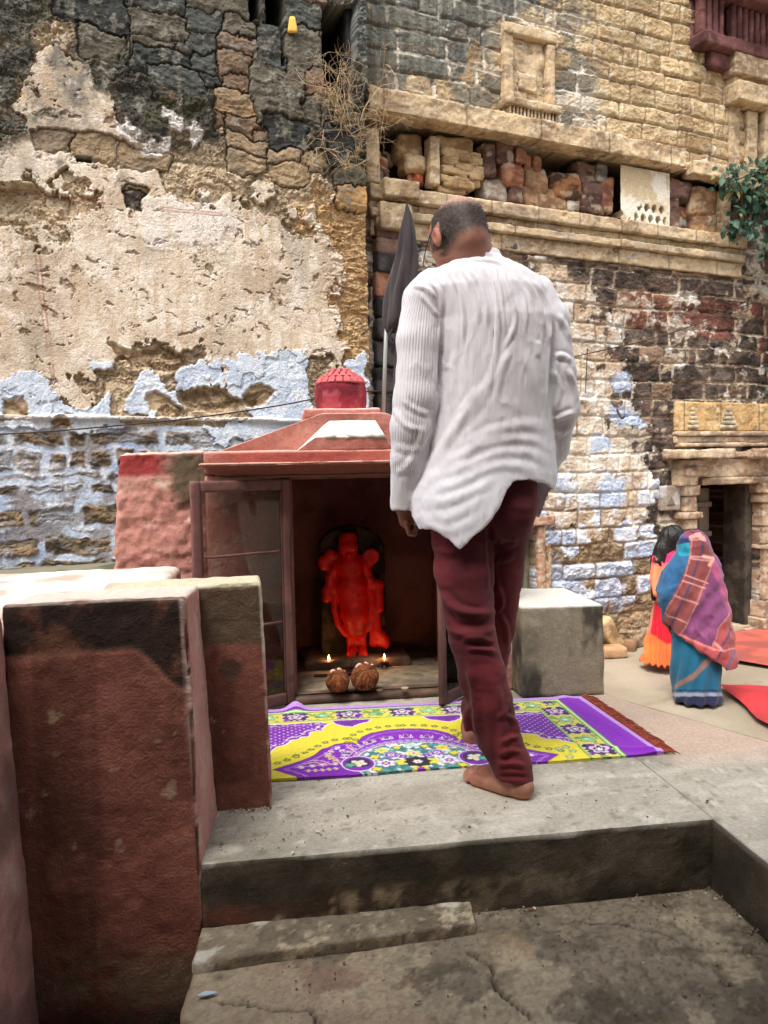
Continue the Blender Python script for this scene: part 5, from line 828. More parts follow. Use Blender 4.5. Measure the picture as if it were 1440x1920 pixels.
# ================================================================== STATUE
BI = 1.735; stO = LB(664, 1232, BI); sc_m = float(np.linalg.norm(L(*LB(764, 1100, BI))-L(*LB(664, 1100, BI))))/100.
def ix(px, py): q = LB(px, py, BI); return np.array([q[0], -.0, q[2]])
st = thing('statue', L(stO[0], BI, .088), 'bright vermilion carved deity relief standing inside the dark shrine', 'statue')
# dark arched slab
sl0 = ix(607, 1232)[0]; sl1 = ix(722, 1232)[0]; zt = ix(660, 988)[2]; zb = .085; ww = (sl1-sl0)/2; cx = (sl0+sl1)/2
def slabf(P): 
    q = toL(P).astype(np.float32); x = q[..., 0]-cx; z = q[..., 2]; y = q[..., 1]-(BI+.045); dx = np.abs(x)-ww; zc = zt-ww*.75; arch = np.where(z > zc, np.hypot(x, (z-zc)*1.33)-ww, dx); d = np.maximum(np.maximum(arch, zb-z), np.abs(y)-.022); return d-.008
lo_ = L(sl0-.04, BI-.02, .06); hi_ = L(sl1+.04, BI+.12, zt+.04); lo2 = np.minimum(lo_, hi_)-.05; hi2 = np.maximum(lo_, hi_)+.05; lo2[2] = .07; hi2[2] = zt+.03
V_, F_ = surfnet(slabf, lo2, hi2, .008); N_ = normals(V_, F_); V_ += N_*((fbm3(V_, 16, 5, 3, .65)-.5)*.022)[:, None]
mk('back_slab', V_, F_, M['rock'], st, mix(lin(92, 76, 60), lin(44, 36, 32), sm(.35, .6, fbm3(V_, 14, 4, 5, .6))))
def I(px, py, dy=0.): q = ix(px, py); return (q[0], dy, q[2])
def statf(P):
    q = toL(P).astype(np.float32); Q = np.stack([q[..., 0], q[..., 1]-BI, q[..., 2]], -1); k = .006
    def rc(p0, p1, r0, r1, d0=0., d1=0.): return rcone(Q, I(*p0, d0), I(*p1, d1), r0*sc_m*1.22, r1*sc_m*1.22)
    d = rcone(Q, I(652, 1012, -.0), I(652, 1030, -.01), 17*sc_m, 16*sc_m); d = np.maximum(d, Q[..., 2]-I(652, 999)[2])          # crown, flat-topped
    d = smin(d, rc((652, 1028), (652, 1040), 15, 12, -.02, -.02), .01)                                                    # face
    d = smin(d, rc((652, 1034), (652, 1037), 3.2, 3.8, -.058, -.064), .004)                                                # nose
    d = smin(d, rc((652, 1046), (654, 1060), 9, 12, -.0, 0), .01)
    d = smin(d, rc((640, 1058), (668, 1056), 13, 12, -.005, -.005), .014); d = smin(d, rc((655, 1062), (659, 1100), 21, 19, -.01, -.01), .015)   # chest
    d = smin(d, rc((659, 1098), (664, 1150), 24, 20, -.012, -.01), .02); d = smin(d, rc((664, 1150), (668, 1180), 20, 15, -.01, -.01), .02)        # dhoti
    d = smin(d, rc((660, 1176), (660, 1214), 9, 8), .008); d = smin(d, rc((676, 1176), (677, 1214), 8, 8), .008); d = smin(d, rc((660, 1218), (657, 1222), 8, 7, -.02, -.04), .006); d = smin(d, rc((677, 1218), (679, 1222), 8, 7, -.02, -.04), .006)
    for pr in [((638, 1050), (619, 1040), 9, 8), ((619, 1040), (607, 1060), 8, 8), ((606, 1052), (612, 1062), 8, 6), ((632, 1058), (618, 1080), 8, 7), ((618, 1080), (617, 1106), 7, 6), ((614, 1108), (613, 1122), 9, 7),        # viewer-left arms
               ((674, 1050), (686, 1066), 9, 8), ((686, 1066), (694, 1052), 7, 7), ((680, 1060), (696, 1094), 9, 8), ((696, 1094), (712, 1096), 8, 7), ((708, 1096), (710, 1140), 8, 8), ((704, 1136), (706, 1180), 7, 7), ((700, 1160), (702, 1200), 6, 8),
               ((706, 1182), (720, 1200), 9, 9), ((706, 1200), (722, 1206), 8, 8), ((700, 1205), (704, 1180), 7, 6)]: d = smin(d, rc(*pr), k)
    c_ = I(695, 1043); d = smin(d, np.maximum(np.hypot(Q[..., 0]-c_[0], Q[..., 2]-c_[2])-15*sc_m, np.abs(Q[..., 1])-.018), .004)
    for loop in ([(634, 1072), (628, 1104), (627, 1140), (634, 1170), (648, 1188)], [(690, 1072), (694, 1110), (696, 1150), (690, 1176), (676, 1190)]):
        for a_q, b_q in zip(loop[:-1], loop[1:]): d = smin(d, rc(a_q, b_q, 5.2, 5.2, -.004, -.004), .004)
    for a_q, b_q in zip([(640, 1056), (648, 1074), (657, 1082)], [(648, 1074), (657, 1082), (668, 1058)]): d = smin(d, rc(a_q, b_q, 3, 3, -.055, -.055), .004)
    for yy in (1096, 1112): d = smin(d, rc((644, yy), (678, yy+1), 3.4, 3.4, -.056, -.056), .006)
    d = np.maximum(d, -(q[..., 1]*0+Q[..., 1]+.085)); return d
lo_ = L(ix(590, 1100)[0], BI-.1, .08); hi_ = L(ix(738, 1100)[0], BI+.06, ix(650, 985)[2]); lo2 = np.minimum(lo_, hi_)-.04; hi2 = np.maximum(lo_, hi_)+.04; lo2[2] = .07
V_, F_ = surfnet(statf, lo2, hi2, .0042); V_ = lapl(V_, F_, 1); N_ = normals(V_, F_); V_ += N_*((fbm3(V_, 40, 3, 3)-.5)*.004)[:, None]
ms_ = mat('vermilion_paste', attr=True, bump=.3, bscale=120, var=.12, vscale=40, rough=.42, spec=.5)
mk('figure', V_, F_, ms_, st, mix(mix(lin(252, 34, 14), lin(246, 14, 6), sm(.4, .6, fbm3(V_, 10, 3, 4))), lin(176, 30, 18), sm(.58, .68, fbm3(V_, 26, 4, 14))*.6))
for px_ in (645, 659):
    c_ = L(ix(px_, 1029)[0], BI-.059, ix(px_, 1029)[2]); V_, F_ = lathe([(1e-4, -.0032), (.0035, -.002), (.0045, 0), (.0035, .002), (1e-4, .0032)], (0, 0, 0), 14); V_[:, 1] *= .6; V_[:, 0] *= 1.5; mk('eye', V_+c_, F_, mat('silver_eye', lin(220, 214, 200), rough=.3, var=0, metal=.4), st)
# ================================================================== OFFERINGS
def lamp(px, py, lb):
    c = atZ(px, py, .047); o = thing('oil_lamp', c, lb, 'lamp', 'lit oil lamps in the shrine'); mt = mat('lamp_brass', lin(110, 66, 44), rough=.45, var=.2, metal=.3)
    V_, F_ = lathe([(1e-4, 0), (.016, 0), (.017, .004), (.006, .008), (.004, .018), (.008, .022), (.015, .027), (.018, .033), (.016, .034), (.012, .029), (1e-4, .028)], c, 20); mk('bowl', V_, F_, mt, o)
    V_, F_ = tube([c+np.array([0, 0, .028]), c+np.array([0, 0, .040])], .0018, 6); mk('wick', V_, F_, mat('wick', lin(230, 210, 180), var=0), o)
    V_, F_ = lathe([(1e-4, 0), (.004, .004), (.0058, .010), (.0045, .018), (.002, .026), (1e-4, .032)], c+np.array([0, 0, .036]), 12)
    fm = bpy.data.materials.new('flame'); fm.use_nodes = True; n_ = fm.node_tree; em = n_.nodes.new('ShaderNodeEmission'); em.inputs[0].default_value = (1, .55, .16, 1); em.inputs[1].default_value = 9; n_.links.new(em.outputs[0], n_.nodes['Material Output'].inputs['Surface']); mk('flame', V_, F_, fm, o)
    l_ = bpy.data.lights.new('flame_light', 'POINT'); l_.energy = .6; l_.color = (1, .5, .18); l_.shadow_soft_size = .006; lo = bpy.data.objects.new('flame_light', l_); COL.objects.link(lo); lo.parent = o; lo.location = (0, 0, .052)
lamp(617, 1254, 'small lit oil lamp at the left foot of the red statue'); lamp(721, 1252, 'small lit oil lamp at the right foot of the red statue')
def coconut(px, py, r, lb, seed):
    c = atZ(px, py, .046); P, Fc = cubegrid((2, 2, 2), .07, 0); P = (P-1); P /= np.linalg.norm(P, axis=1, keepdims=True); th_ = np.arctan2(P[:, 1], P[:, 0]); fib = fb2h(th_*9, P[:, 2]*2.5, 4, seed); rad = r*(1+.10*(np.cos(th_*3+seed)*.35)*(1-P[:, 2]**2)+.10*(fib-.5)+.05*np.abs(P[:, 2]))
    V_ = P*rad[:, None]*np.array([1, 1, .94]); V_ = V_@rotm((1, .2, 0), 38+seed).T; V_[:, 2] -= V_[:, 2].min(); V_ += c
    fb = fbm3(V_, 30, 4, seed); o = tag(mk('coconut', V_, Fc, M['rock'], None, mix(mix(lin(150, 92, 56), lin(92, 52, 32), sm(.35, .65, fib)), lin(52, 32, 24), sm(.6, .7, fb)*.7)), lb, 'coconut', 'coconuts offered in the shrine'); return o, c
for (px_, py_, r_, lb, sd) in [(634, 1298, .049, 'smaller coconut wrapped with red thread, left of its larger neighbour', 2), (684, 1294, .058, 'larger coconut with folded paper on top, in front of the right foot of the statue', 7)]:
    o, c = coconut(px_, py_, r_, lb, sd); ts = []
    for k in range(4):
        a0 = k*.8+sd; nrm = np.array([math.cos(a0)*.6, math.sin(a0)*.6, .5]); nrm /= np.linalg.norm(nrm); e_a = np.cross(nrm, [0, 0, 1.]); e_a /= np.linalg.norm(e_a); e_b = np.cross(nrm, e_a); ring = [c+np.array([0, 0, r_*.94])+r_*1.03*(math.cos(t)*e_a+math.sin(t)*e_b*.95) for t in np.linspace(0, 2*math.pi, 30)]; ts.append(tube(ring, .0013, 5))
    V_, F_, _ = joinm(ts); mk('thread', V_, F_, mat('red_thread', lin(120, 40, 30), var=0), o)
    cc = c+np.array([0, 0, r_*1.93]); P, Fc = cubegrid((r_*1.3, .02, .005), .006, .001); P = P-np.array([r_*.65, .01, 0]); P[:, 2] += -.25*(P[:, 0]**2)/r_*2+.003*np.sin(P[:, 0]*200); P = P@np.array(Matrix.Rotation(.25, 3, 'Z')).T; mk('paper_strip', P+cc, Fc, mat('pink_paper', lin(226, 186, 176), var=.05), o)
def stick(name, p0, p1, r, col, lb, cat, grp=None): V_, F_ = tube(spline([p0, (np.asarray(p0)+p1)/2+np.array([.001, 0, .001]), p1], 8), r, 6); tag(mk(name, V_, F_, mat(name, col, var=.2), None), lb, cat, grp)
b0 = atZ(655, 1240, .09)
for k, (dx, h) in enumerate([(.028, .085), (.040, .078), (.052, .07)]): stick('incense_stick', b0+np.array([k*.002, -.02, -.03]), b0+np.array([dx, .0, h]), .0013, lin(60, 40, 34), ['leftmost and steepest of the three thin incense sticks before the statue', 'middle one of the three thin incense sticks before the statue', 'rightmost and flattest of the three thin incense sticks before the statue'][k], 'incense', 'incense sticks leaning before the statue')
V_, F_, N_ = hexa([p for p in [atZ(588, 1270, .047)+np.array(q) for q in [(0, 0, 0), (.14, .004, 0), (0, .012, 0), (.14, .018, 0), (0, 0, .012), (.14, .004, .012), (0, .012, .012), (.14, .018, .012)]]], .01, .003); tag(mk('wooden_stick', V_, F_, mat('dark_stick', lin(72, 50, 38), bump=.3)), 'short dark wooden stick lying behind the smaller coconut', 'stick')
c = atZ(655, 1262, .047); V_, F_ = lathe([(1e-4, .001), (.03, .001), (.052, .010), (.055, .016), (.052, .014), (.03, .005), (1e-4, .005)], c, 32); tag(mk('plate', V_, F_, mat('iron_plate', lin(58, 46, 40), rough=.5, metal=.4)), 'dark shallow plate between the two oil lamps', 'plate')
for k, (x, y, r, cl, lb) in enumerate([(712, 1297, .014, lin(110, 84, 64), 'tiny clay dish right beside the larger coconut'), (759, 1293, .017, lin(176, 156, 130), 'pale clay dish on the shrine sill, farther right'), (736, 1175+72, .02, lin(150, 120, 90), 'small clay bowl behind the right oil lamp')]):
    c = atZ(x, y, .047); V_, F_ = lathe([(1e-4, 0), (r*.6, 0), (r, .008), (r*.92, .009), (r*.5, .003), (1e-4, .003)], c, 20); tag(mk('clay_dish', V_, F_, mat('clay', cl, bump=.2)), lb, 'dish', 'little clay dishes in the shrine')
# ================================================================== POLE AND FURLED FLAG
fp = L(*LB(718, 785, 1.70)); top = L(*LB(726, 560, 1.70)); tip = L(*LB(764, 378, 1.70)); fp[2] = g1[2]-.02
fg = thing('flag', fp, 'furled dark grey flag on a thin metal pole, rising behind the shrine dome', 'flag')
V_, F_ = tube([fp, fp+(top-fp)*.5, top], .0095, 10); mk('pole', V_, F_, mat('galvanised_pole', lin(160, 164, 158), rough=.45, var=.15, metal=.2), fg)
rows = [(380, 762, 1), (400, 764, 6), (430, 764, 13), (470, 763, 19), (510, 758, 24), (550, 752, 27), (585, 749, 28), (603, 747, 27), (614, 741, 19), (624, 736, 8)]; n_ = 40; m_ = 60; rows_i = np.array(spline(rows, m_)); V_ = []
for (y, x, w_) in rows_i:
    c = L(*LB(x, y, 1.68)); s_ = w_*.00235
    for k in range(n_): t = 2*math.pi*k/n_; rr_ = s_*(1+.16*math.sin(5*t+y*.02)+.10*math.sin(9*t-y*.013)); V_.append(c+np.array([math.cos(t)*rr_, math.sin(t)*rr_*.7, 0]))
V_ = np.array(V_); mk('flag_cloth', V_, np.array(grid_faces(m_, n_).tolist()+[[i*n_+n_-1, (i+1)*n_+n_-1, (i+1)*n_, i*n_] for i in range(m_-1)]), M['cloth'], fg, mix(lin(66, 58, 60), lin(42, 36, 38), fbm3(V_, 12, 3, 3)))
pts = [L(*LB(x, y, 1.66)) for (x, y) in ((738, 612), (730, 632), (736, 645), (744, 628))]; V_, F_ = tube(spline(pts, 16), .006, 8); mk('cord', V_, F_, M['cloth'], fg, np.tile(lin(40, 36, 38), (len(V_), 1)))
pts = [L(*LB(x, y, 1.72)) for (x, y) in ((750, 600), (745, 680), (741, 760), (738, 800))]; V_, F_ = tube(spline(pts, 20), np.linspace(.016, .012, 20), 10); V_ += ((fbm3(V_, 20, 3, 4)-.5)*.01)[:, None]; mk('flag_tail', V_, F_, M['cloth'], fg, np.tile(lin(70, 58, 60), (len(V_), 1)))
# ================================================================== PEOPLE
def loft(P, rows, top=True, bot=True):
    """rows: (px y, left px, right px, Y of the centre, half depth) of a body seen in the photograph; distance to the lofted surface"""
    if not isinstance(rows, np.ndarray):
        R_ = []
        for (y, xl, xr, Yc, hd) in rows: a = atY(xl, y, Yc); b = atY(xr, y, Yc); R_.append(((a[2]+b[2])/2, (a[0]+b[0])/2, (b[0]-a[0])/2, Yc, hd))
        rows = np.array(sorted(R_))
    z = P[..., 2]; f = lambda k: np.interp(z, rows[:, 0], rows[:, k]).astype(np.float32)
    cx, hw, cy, hd = f(1), f(2), f(3), f(4); x = P[..., 0]-cx; y = P[..., 1]-cy; k0 = np.hypot(x/hw, y/hd); k1 = np.hypot(x/hw**2, y/hd**2); d = k0*(k0-1)/np.maximum(k1, 1e-6); d = np.where(k0 < .3, -np.minimum(hw, hd)*.7, d)
    if top: d = np.maximum(d, z-rows[-1, 0])
    if bot: d = np.maximum(d, rows[0, 0]-z)
    return d
def lrows(rows):
    R_ = []
    for (y, xl, xr, Yc, hd) in rows: a = atY(xl, y, Yc); b = atY(xr, y, Yc); R_.append(((a[2]+b[2])/2, (a[0]+b[0])/2, (b[0]-a[0])/2, Yc, hd))
    return np.array(sorted(R_))
def chain(P, pts, k=.01):
    """pts: (px, py, Y, radius)"""
    d = None; W = [atY(a, b, c) for a, b, c, r in pts]
    for i in range(len(pts)-1): e = rcone(P, W[i], W[i+1], pts[i][3], pts[i+1][3]); d = e if d is None else smin(d, e, k)
    return d
def pm(X_, Y_, poly, soft=1.5): return 1-sm(-soft, soft, polyd(X_.astype(np.float32), Y_.astype(np.float32), poly))
skin = mat('skin', attr=True, bump=.12, bscale=500, var=.05, vscale=60, rough=.55, spec=.35)
YM = 2.36
man = thing('person', (atY(900, 1480, 2.36)[0], 2.36, 0), 'tall barefoot person in white kurta and maroon trousers, head bowed before the shrine', 'person')
# ---- body: one continuous surface
HC = atY(858, 441, 2.39); yaw = math.radians(31); pit = math.radians(30)
hf = np.array([-math.sin(yaw)*math.cos(pit), math.cos(yaw)*math.cos(pit), -math.sin(pit)]); hr = np.array([math.cos(yaw), math.sin(yaw), 0]); hu = np.cross(hr, hf); HR = np.stack([hr, hf, hu], 1)      # head right, forward, up
hp = lambda x, y, z: HC+hr*x+hf*y+hu*z
heel = atZ(981, 1496, 0); toe = atZ(884, 1461, 0); fd = (toe-heel); fd /= np.linalg.norm(fd); fs = np.array([fd[1], -fd[0], 0]); fs = fs if fs[1] < 0 else -fs       # fs: toward the viewer = little-toe side
def foot(P, h, fd, fs, s=1.0, tall=.10, an=.030):
    g = lambda f, w, z: h+fd*f*s+fs*w*s+np.array([0, 0, z])*s
    d = rcone(P, g(.012, 0, .036), g(.03, 0, .075), .034, .031); d = smin(d, rcone(P, g(.0, 0, .030), g(.07, .004, .028), .030, .026), .02); d = smin(d, rcone(P, g(.05, -.004, tall*.62), g(.13, -.010, .036), .036, .024), .025)
    d = smin(d, rcone(P, g(.05, .018, .026), g(.155, .030, .018), .026, .018), .015); d = smin(d, rcone(P, g(.12, -.012, .034), g(.17, -.026, .022), .024, .021), .015); d = smin(d, rcone(P, g(.15, .0, .02), g(.165, .02, .018), .021, .017), .012)
    d = smin(d, rcone(P, g(.035, 0, .07), g(.040, 0, .15), an, an), .02)
    for (w0, l0, l1, r_, up) in [(-.028, .17, .222, .0125, .004), (-.010, .175, .220, .0088, .006), (.006, .172, .210, .0082, .005), (.020, .164, .198, .0078, .003), (.033, .150, .182, .0080, .0)]:
        d = smin(d, rcone(P, g(l0, w0, .018), g((l0+l1)/2+.006, w0+.001, .020+up), r_, r_*.95), .003); d = smin(d, rcone(P, g((l0+l1)/2+.006, w0+.001, .020+up), g(l1+.004, w0+.002, .0115), r_*.95, r_), .002)
    return np.maximum(d, .0005-P[..., 2])
heelR = atZ(886, 1394, 0); fdR = np.array([.12, .97, 0]); fdR /= np.linalg.norm(fdR); fsR = np.array([fdR[1], -fdR[0], 0])
TB = lrows([(500, 835, 960, 2.40, .07), (530, 800, 1010, 2.38, .095), (600, 838, 1020, 2.36, .105), (700, 842, 1015, 2.36, .10), (800, 850, 1000, 2.36, .095), (900, 838, 1000, 2.37, .10), (980, 830, 985, 2.37, .10)])
def manbody(P):
    d = ell(P, hp(0, -.006, .012), (.079, .102, .092), HR); d = smin(d, ell(P, hp(0, .052, -.052), (.056, .052, .068), HR), .035); d = smin(d, rcone(P, hp(0, .075, -.095), hp(0, .068, -.10), .026, .024), .03)        # skull, face, chin
    d = smin(d, rcone(P, hp(0, .098, -.012), hp(0, .118, -.045), .010, .015), .012); d = smin(d, rcone(P, hp(-.03, .083, .022), hp(.03, .083, .022), .012, .012), .015)      # nose, brow
    d = smin(d, rcone(P, hp(-.018, .098, -.072), hp(.018, .098, -.072), .008, .008), .008)
    for s in (-1, 1):
        d = np.maximum(d, -ell(P, hp(s*.031, .104, -.004), (.016, .012, .010), HR)) if False else d; d = smin(d, ell(P, hp(s*.031, .085, -.005), (.013, .011, .010), HR), .004)
        e = np.abs(ell(P, hp(s*.083, .004, -.022), (.012, .0215, .035), HR))*0+ell(P, hp(s*.084, .002, -.022), (.009, .0185, .031), HR); e = np.maximum(e, -ell(P, hp(s*.094, .006, -.020), (.007, .010, .019), HR)); d = smin(d, e, .006)
    d = smin(d, rcone(P, hp(0, -.035, -.06), atY(893, 500, 2.38), .058, .066), .03)                    # neck
    d = smin(d, loft(P, TB), .03)
    d = smin(d, chain(P, [(812, 548, 2.36, .040), (780, 740, 2.33, .040), (764, 860, 2.36, .034), (757, 948, 2.42, .027)]), .02)
    d = smin(d, chain(P, [(1005, 555, 2.37, .040), (1045, 740, 2.37, .040), (1010, 880, 2.46, .032), (985, 935, 2.50, .027)]), .02)
    # left hand: palm, four curled fingers, thumb
    W = atY(757, 948, 2.42); o = lambda x, y, z: W+np.array([x, y, z]); d = smin(d, rcone(P, o(0, 0, -.01), o(.010, .012, -.048), .024, .026, (1, 1.5, 1)), .012)
    for k in range(4):
        yk = -.018+.017*k; L1 = (.030, .034, .033, .027)[k]; d = smin(d, rcone(P, o(.010, yk+.012, -.055), o(.016, yk+.014, -.055-L1), .0092, .0085), .004); d = smin(d, rcone(P, o(.016, yk+.014, -.055-L1), o(.032, yk+.016, -.066-L1*.8), .0085, .0075), .003); d = smin(d, rcone(P, o(.032, yk+.016, -.066-L1*.8), o(.038, yk+.016, -.05-L1*.6), .0075, .007), .003)
    d = smin(d, rcone(P, o(.012, .030, -.02), o(.026, .044, -.052), .011, .0095), .006); d = smin(d, rcone(P, o(.026, .044, -.052), o(.032, .042, -.078), .0095, .008), .004)
    W2 = atY(985, 935, 2.50); d = smin(d, rcone(P, W2, W2+np.array([-.01, .02, -.06]), .024, .026), .012)
    for k in range(4): d = smin(d, rcone(P, W2+np.array([-.02+.014*k, .02, -.065]), W2+np.array([-.022+.014*k, .03, -.13+.006*abs(k-1.5)]), .009, .007), .003)
    d = smin(d, rcone(P, W2+np.array([-.025, .02, -.03]), W2+np.array([-.05, .03, -.075]), .010, .008), .006)
    # legs and feet
    d = smin(d, chain(P, [(868, 985, 2.36, .078), (885, 1185, 2.29, .052), (925, 1330, 2.26, .046), (966, 1430, 2.235, .029)], .02), .03); d = smin(d, foot(P, heel, fd, fs), .012)
    d = smin(d, chain(P, [(943, 985, 2.38, .078), (928, 1185, 2.47, .050), (908, 1290, 2.60, .040), (902, 1350, 2.70, .026)], .02), .03); d = smin(d, foot(P, heelR, fdR, fsR, .86, .09, .024), .012)
    return d
segs = []
for lo_, hi_, st_, z0, z1 in [((.02, 2.02, .08), (.66, 3.02, 1.60), .0044, .10, 1.56), ((.06, 2.20, 1.47), (.46, 2.66, 1.86), .0026, 1.50, 9), ((.15, 2.08, -.004), (.50, 2.55, .17), .0021, -9, .15), ((.15, 2.56, -.004), (.50, 3.05, .17), .0030, -9, .15)]:
    V1, F1 = surfnet(lambda P: np.maximum(np.maximum(manbody(P), z0-P[..., 2]), P[..., 2]-z1), lo_, hi_, st_); segs.append((lapl(V1, F1, 1, .35), F1))
V_ = np.vstack([s_[0] for s_ in segs]); of_ = np.cumsum([0]+[len(s_[0]) for s_ in segs]); F_ = np.vstack([s_[1]+o_ for s_, o_ in zip(segs, of_)])
Q = (V_-HC)@HR; f1 = fbm3(V_, 30, 3, 3); c = mix(lin(164, 116, 96), lin(142, 92, 76), sm(.4, .62, fbm3(V_, 14, 3, 1))); 
inhead = V_[:, 2] > atY(880, 486, 2.39)[2]; hair = sm(.105, .070, Q[:, 2]+.35*np.maximum(Q[:, 1], 0))*sm(-.088, -.046, Q[:, 2]-.45*np.minimum(Q[:, 1]+.04, 0)*0+.10*0)*sm(.052, .028, Q[:, 1]+.12*(f1-.5)); ear = (np.abs(Q[:, 0]) > .078)*(Q[:, 2] < .02)*(np.abs(Q[:, 1]) < .03)
hk = hair*inhead*(1-ear); c = mix(c, mix(lin(32, 30, 30), lin(58, 54, 52), sm(.4, .6, fbm3(V_, 220, 2, 7))), np.clip(hk*.9, 0, 1)); crown = inhead*sm(atY(855, 405, 2.39)[2], atY(855, 382, 2.39)[2], V_[:, 2]+.01*(f1-.5)); c = mix(c, lin(196, 150, 130), crown*.8); hk = hk*(1-.92*crown)
c = mix(c, lin(170, 104, 86), ear*inhead*.5); c = mix(c, lin(186, 126, 104), (V_[:, 2] < .02)*.6); mk('body', V_, F_, skin, man, c)
N_ = normals(V_, F_); r_ = np.random.RandomState(4); cand = np.where(hk > .12)[0]; cand = cand[r_.rand(len(cand)) < np.clip(hk[cand], 0, 1)*.42]; dd_ = N_[cand]+r_.normal(0, .28, (len(cand), 3))+np.array([0, 0, -.5]); dd_ /= np.linalg.norm(dd_, axis=1, keepdims=True)
sd1 = np.cross(dd_, r_.normal(0, 1, (len(cand), 3))); sd1 /= np.linalg.norm(sd1, axis=1, keepdims=True); sd2 = np.cross(dd_, sd1); ln_ = r_.uniform(.003, .0062, (len(cand), 1)); b_h = V_[cand]; rr_h = .00042
HV = np.stack([b_h+sd1*rr_h, b_h-sd1*rr_h*.5+sd2*rr_h*.87, b_h-sd1*rr_h*.5-sd2*rr_h*.87, b_h+dd_*ln_], 1).reshape(-1, 3); i4 = np.arange(len(cand))[:, None]*4; HF = np.vstack([i4+np.array([[0, 1, 3]]), i4+np.array([[1, 2, 3]]), i4+np.array([[2, 0, 3]])]).astype(np.int32)
hc_ = np.where(r_.rand(len(cand), 1) < .22, lin(150, 142, 136), lin(44, 36, 34)); mk('hair', HV, HF, mat('short_hair', attr=True, rough=.5, var=0), man, np.repeat(hc_, 4, 0), False)
# ---- trousers
PV = lrows([(905, 836, 1006, 2.37, .112), (950, 830, 1010, 2.37, .122), (985, 826, 1000, 2.37, .122), (1010, 812, 990, 2.37, .112)])
def trou(P):
    d = loft(P, PV, True, True); d = smin(d, ell(P, atY(958, 948, 2.31), (.075, .062, .085)), .03); d = smin(d, ell(P, atY(880, 960, 2.30), (.075, .06, .085)), .03)
    a_ = chain(P, [(866, 985, 2.35, .098), (872, 1080, 2.325, .086), (880, 1150, 2.30, .076), (886, 1195, 2.285, .071), (903, 1260, 2.27, .068), (918, 1320, 2.26, .067), (937, 1385, 2.25, .065), (958, 1430, 2.235, .057), (968, 1470, 2.225, .053)], .012)
    b_ = chain(P, [(938, 985, 2.385, .088), (934, 1080, 2.42, .076), (926, 1180, 2.47, .066), (912, 1270, 2.58, .062), (897, 1330, 2.66, .058), (895, 1378, 2.70, .050)], .012)
    d = smin(d, smin(a_, b_, .006), .02); cu = atY(966, 1466, 2.2)[2]; d = np.where(P[..., 1] < 2.45, np.maximum(d, cu-P[..., 2]-.12*(P[..., 0]-.38)), np.maximum(d, atY(885, 1392, 2.70)[2]-P[..., 2])); inner = np.where(P[..., 1] < 2.45, a_, b_)+.008
    return np.where(P[..., 2] < .16, np.maximum(d, -inner), d)
V_, F_ = surfnet(trou, (.08, 2.10, .0), (.62, 2.86, 1.02), .0048); V_ = lapl(V_, F_, 1, .4)
def folds(V_, F_, curves, YP=None, back=True):
    N_ = normals(V_, F_); px, py = proj(V_); vis = sm(.25, -.15, N_[:, 1]) if back else 1.; D = np.zeros(len(V_))
    for (pts, amp, wd) in curves:
        m = (px > min(p[0] for p in pts)-wd*3) & (px < max(p[0] for p in pts)+wd*3) & (py > min(p[1] for p in pts)-wd*3) & (py < max(p[1] for p in pts)+wd*3)
        if not m.any(): continue
        sp = spline(pts, max(8, len(pts)*5)); d_, t_ = segd(px[m], py[m], sp); x_ = d_/wd; D[m] += amp*np.exp(-x_*x_)*sm(0, .22, t_)*sm(1, .7, t_)-amp*.35*np.exp(-((x_-1.7)/.7)**2)*sm(0, .22, t_)*sm(1, .7, t_)
    return V_+N_*(D*vis)[:, None]
Z3 = lambda pts: [(x/3.31+760, y/3.31+960) for x, y in pts]
tf = [(Z3(p), a, w_) for p, a, w_ in [([(210, 470), (300, 590), (420, 630), (550, 620)], .013, 7), ([(250, 600), (330, 690), (450, 700), (545, 640)], -.008, 6), ([(250, 700), (340, 760), (480, 760), (560, 700)], .009, 6), ([(330, 800), (430, 790), (555, 790)], .008, 5), ([(370, 860), (470, 850), (580, 880)], .007, 5), ([(400, 810), (480, 830), (570, 820)], -.007, 4),
   ([(160, 250), (200, 400), (260, 520)], .006, 7), ([(520, 60), (530, 300), (540, 520)], -.008, 5), ([(130, 160), (230, 240), (380, 250)], .005, 8), ([(560, 180), (640, 200), (710, 180)], .007, 6), ([(540, 300), (620, 290), (690, 260)], .006, 6), ([(560, 420), (600, 560), (560, 640)], .008, 5), ([(570, 620), (620, 700), (640, 900)], .006, 5),
   ([(380, 900), (420, 1100), (440, 1300), (470, 1500)], .009, 7), ([(520, 1000), (600, 1250), (600, 1500), (620, 1650)], .007, 8), ([(590, 1430), (660, 1400), (720, 1400)], .008, 5), ([(570, 1500), (660, 1480), (740, 1500)], .007, 5), ([(560, 1560), (660, 1560), (760, 1580)], .009, 5), ([(570, 1640), (680, 1640), (775, 1650)], -.006, 4), ([(600, 1250), (680, 1300), (700, 1400)], .007, 5), ([(640, 1150), (620, 1230), (560, 1290)], .006, 5), ([(400, 1180), (380, 1290), (400, 1400)], .008, 5), ([(300, 980), (350, 1100), (385, 1180)], .006, 6)]]
V_ = folds(V_, F_, tf); N_ = normals(V_, F_); V_ += N_*((fbm3(V_, 9, 3, 5, .5, (1, 1, 2.2))-.5)*.010+(fbm3(V_, 26, 3, 6, .5, (.7, .7, 1.8))-.5)*.003)[:, None]
mk('trousers', V_, F_, mat('maroon_corduroy', attr=True, bump=.2, bscale=500, var=.08, vscale=80, rough=.9, sheen=.06), man, mix(lin(100, 32, 38), lin(80, 24, 30), sm(.4, .62, fbm3(V_, 8, 4, 3))))
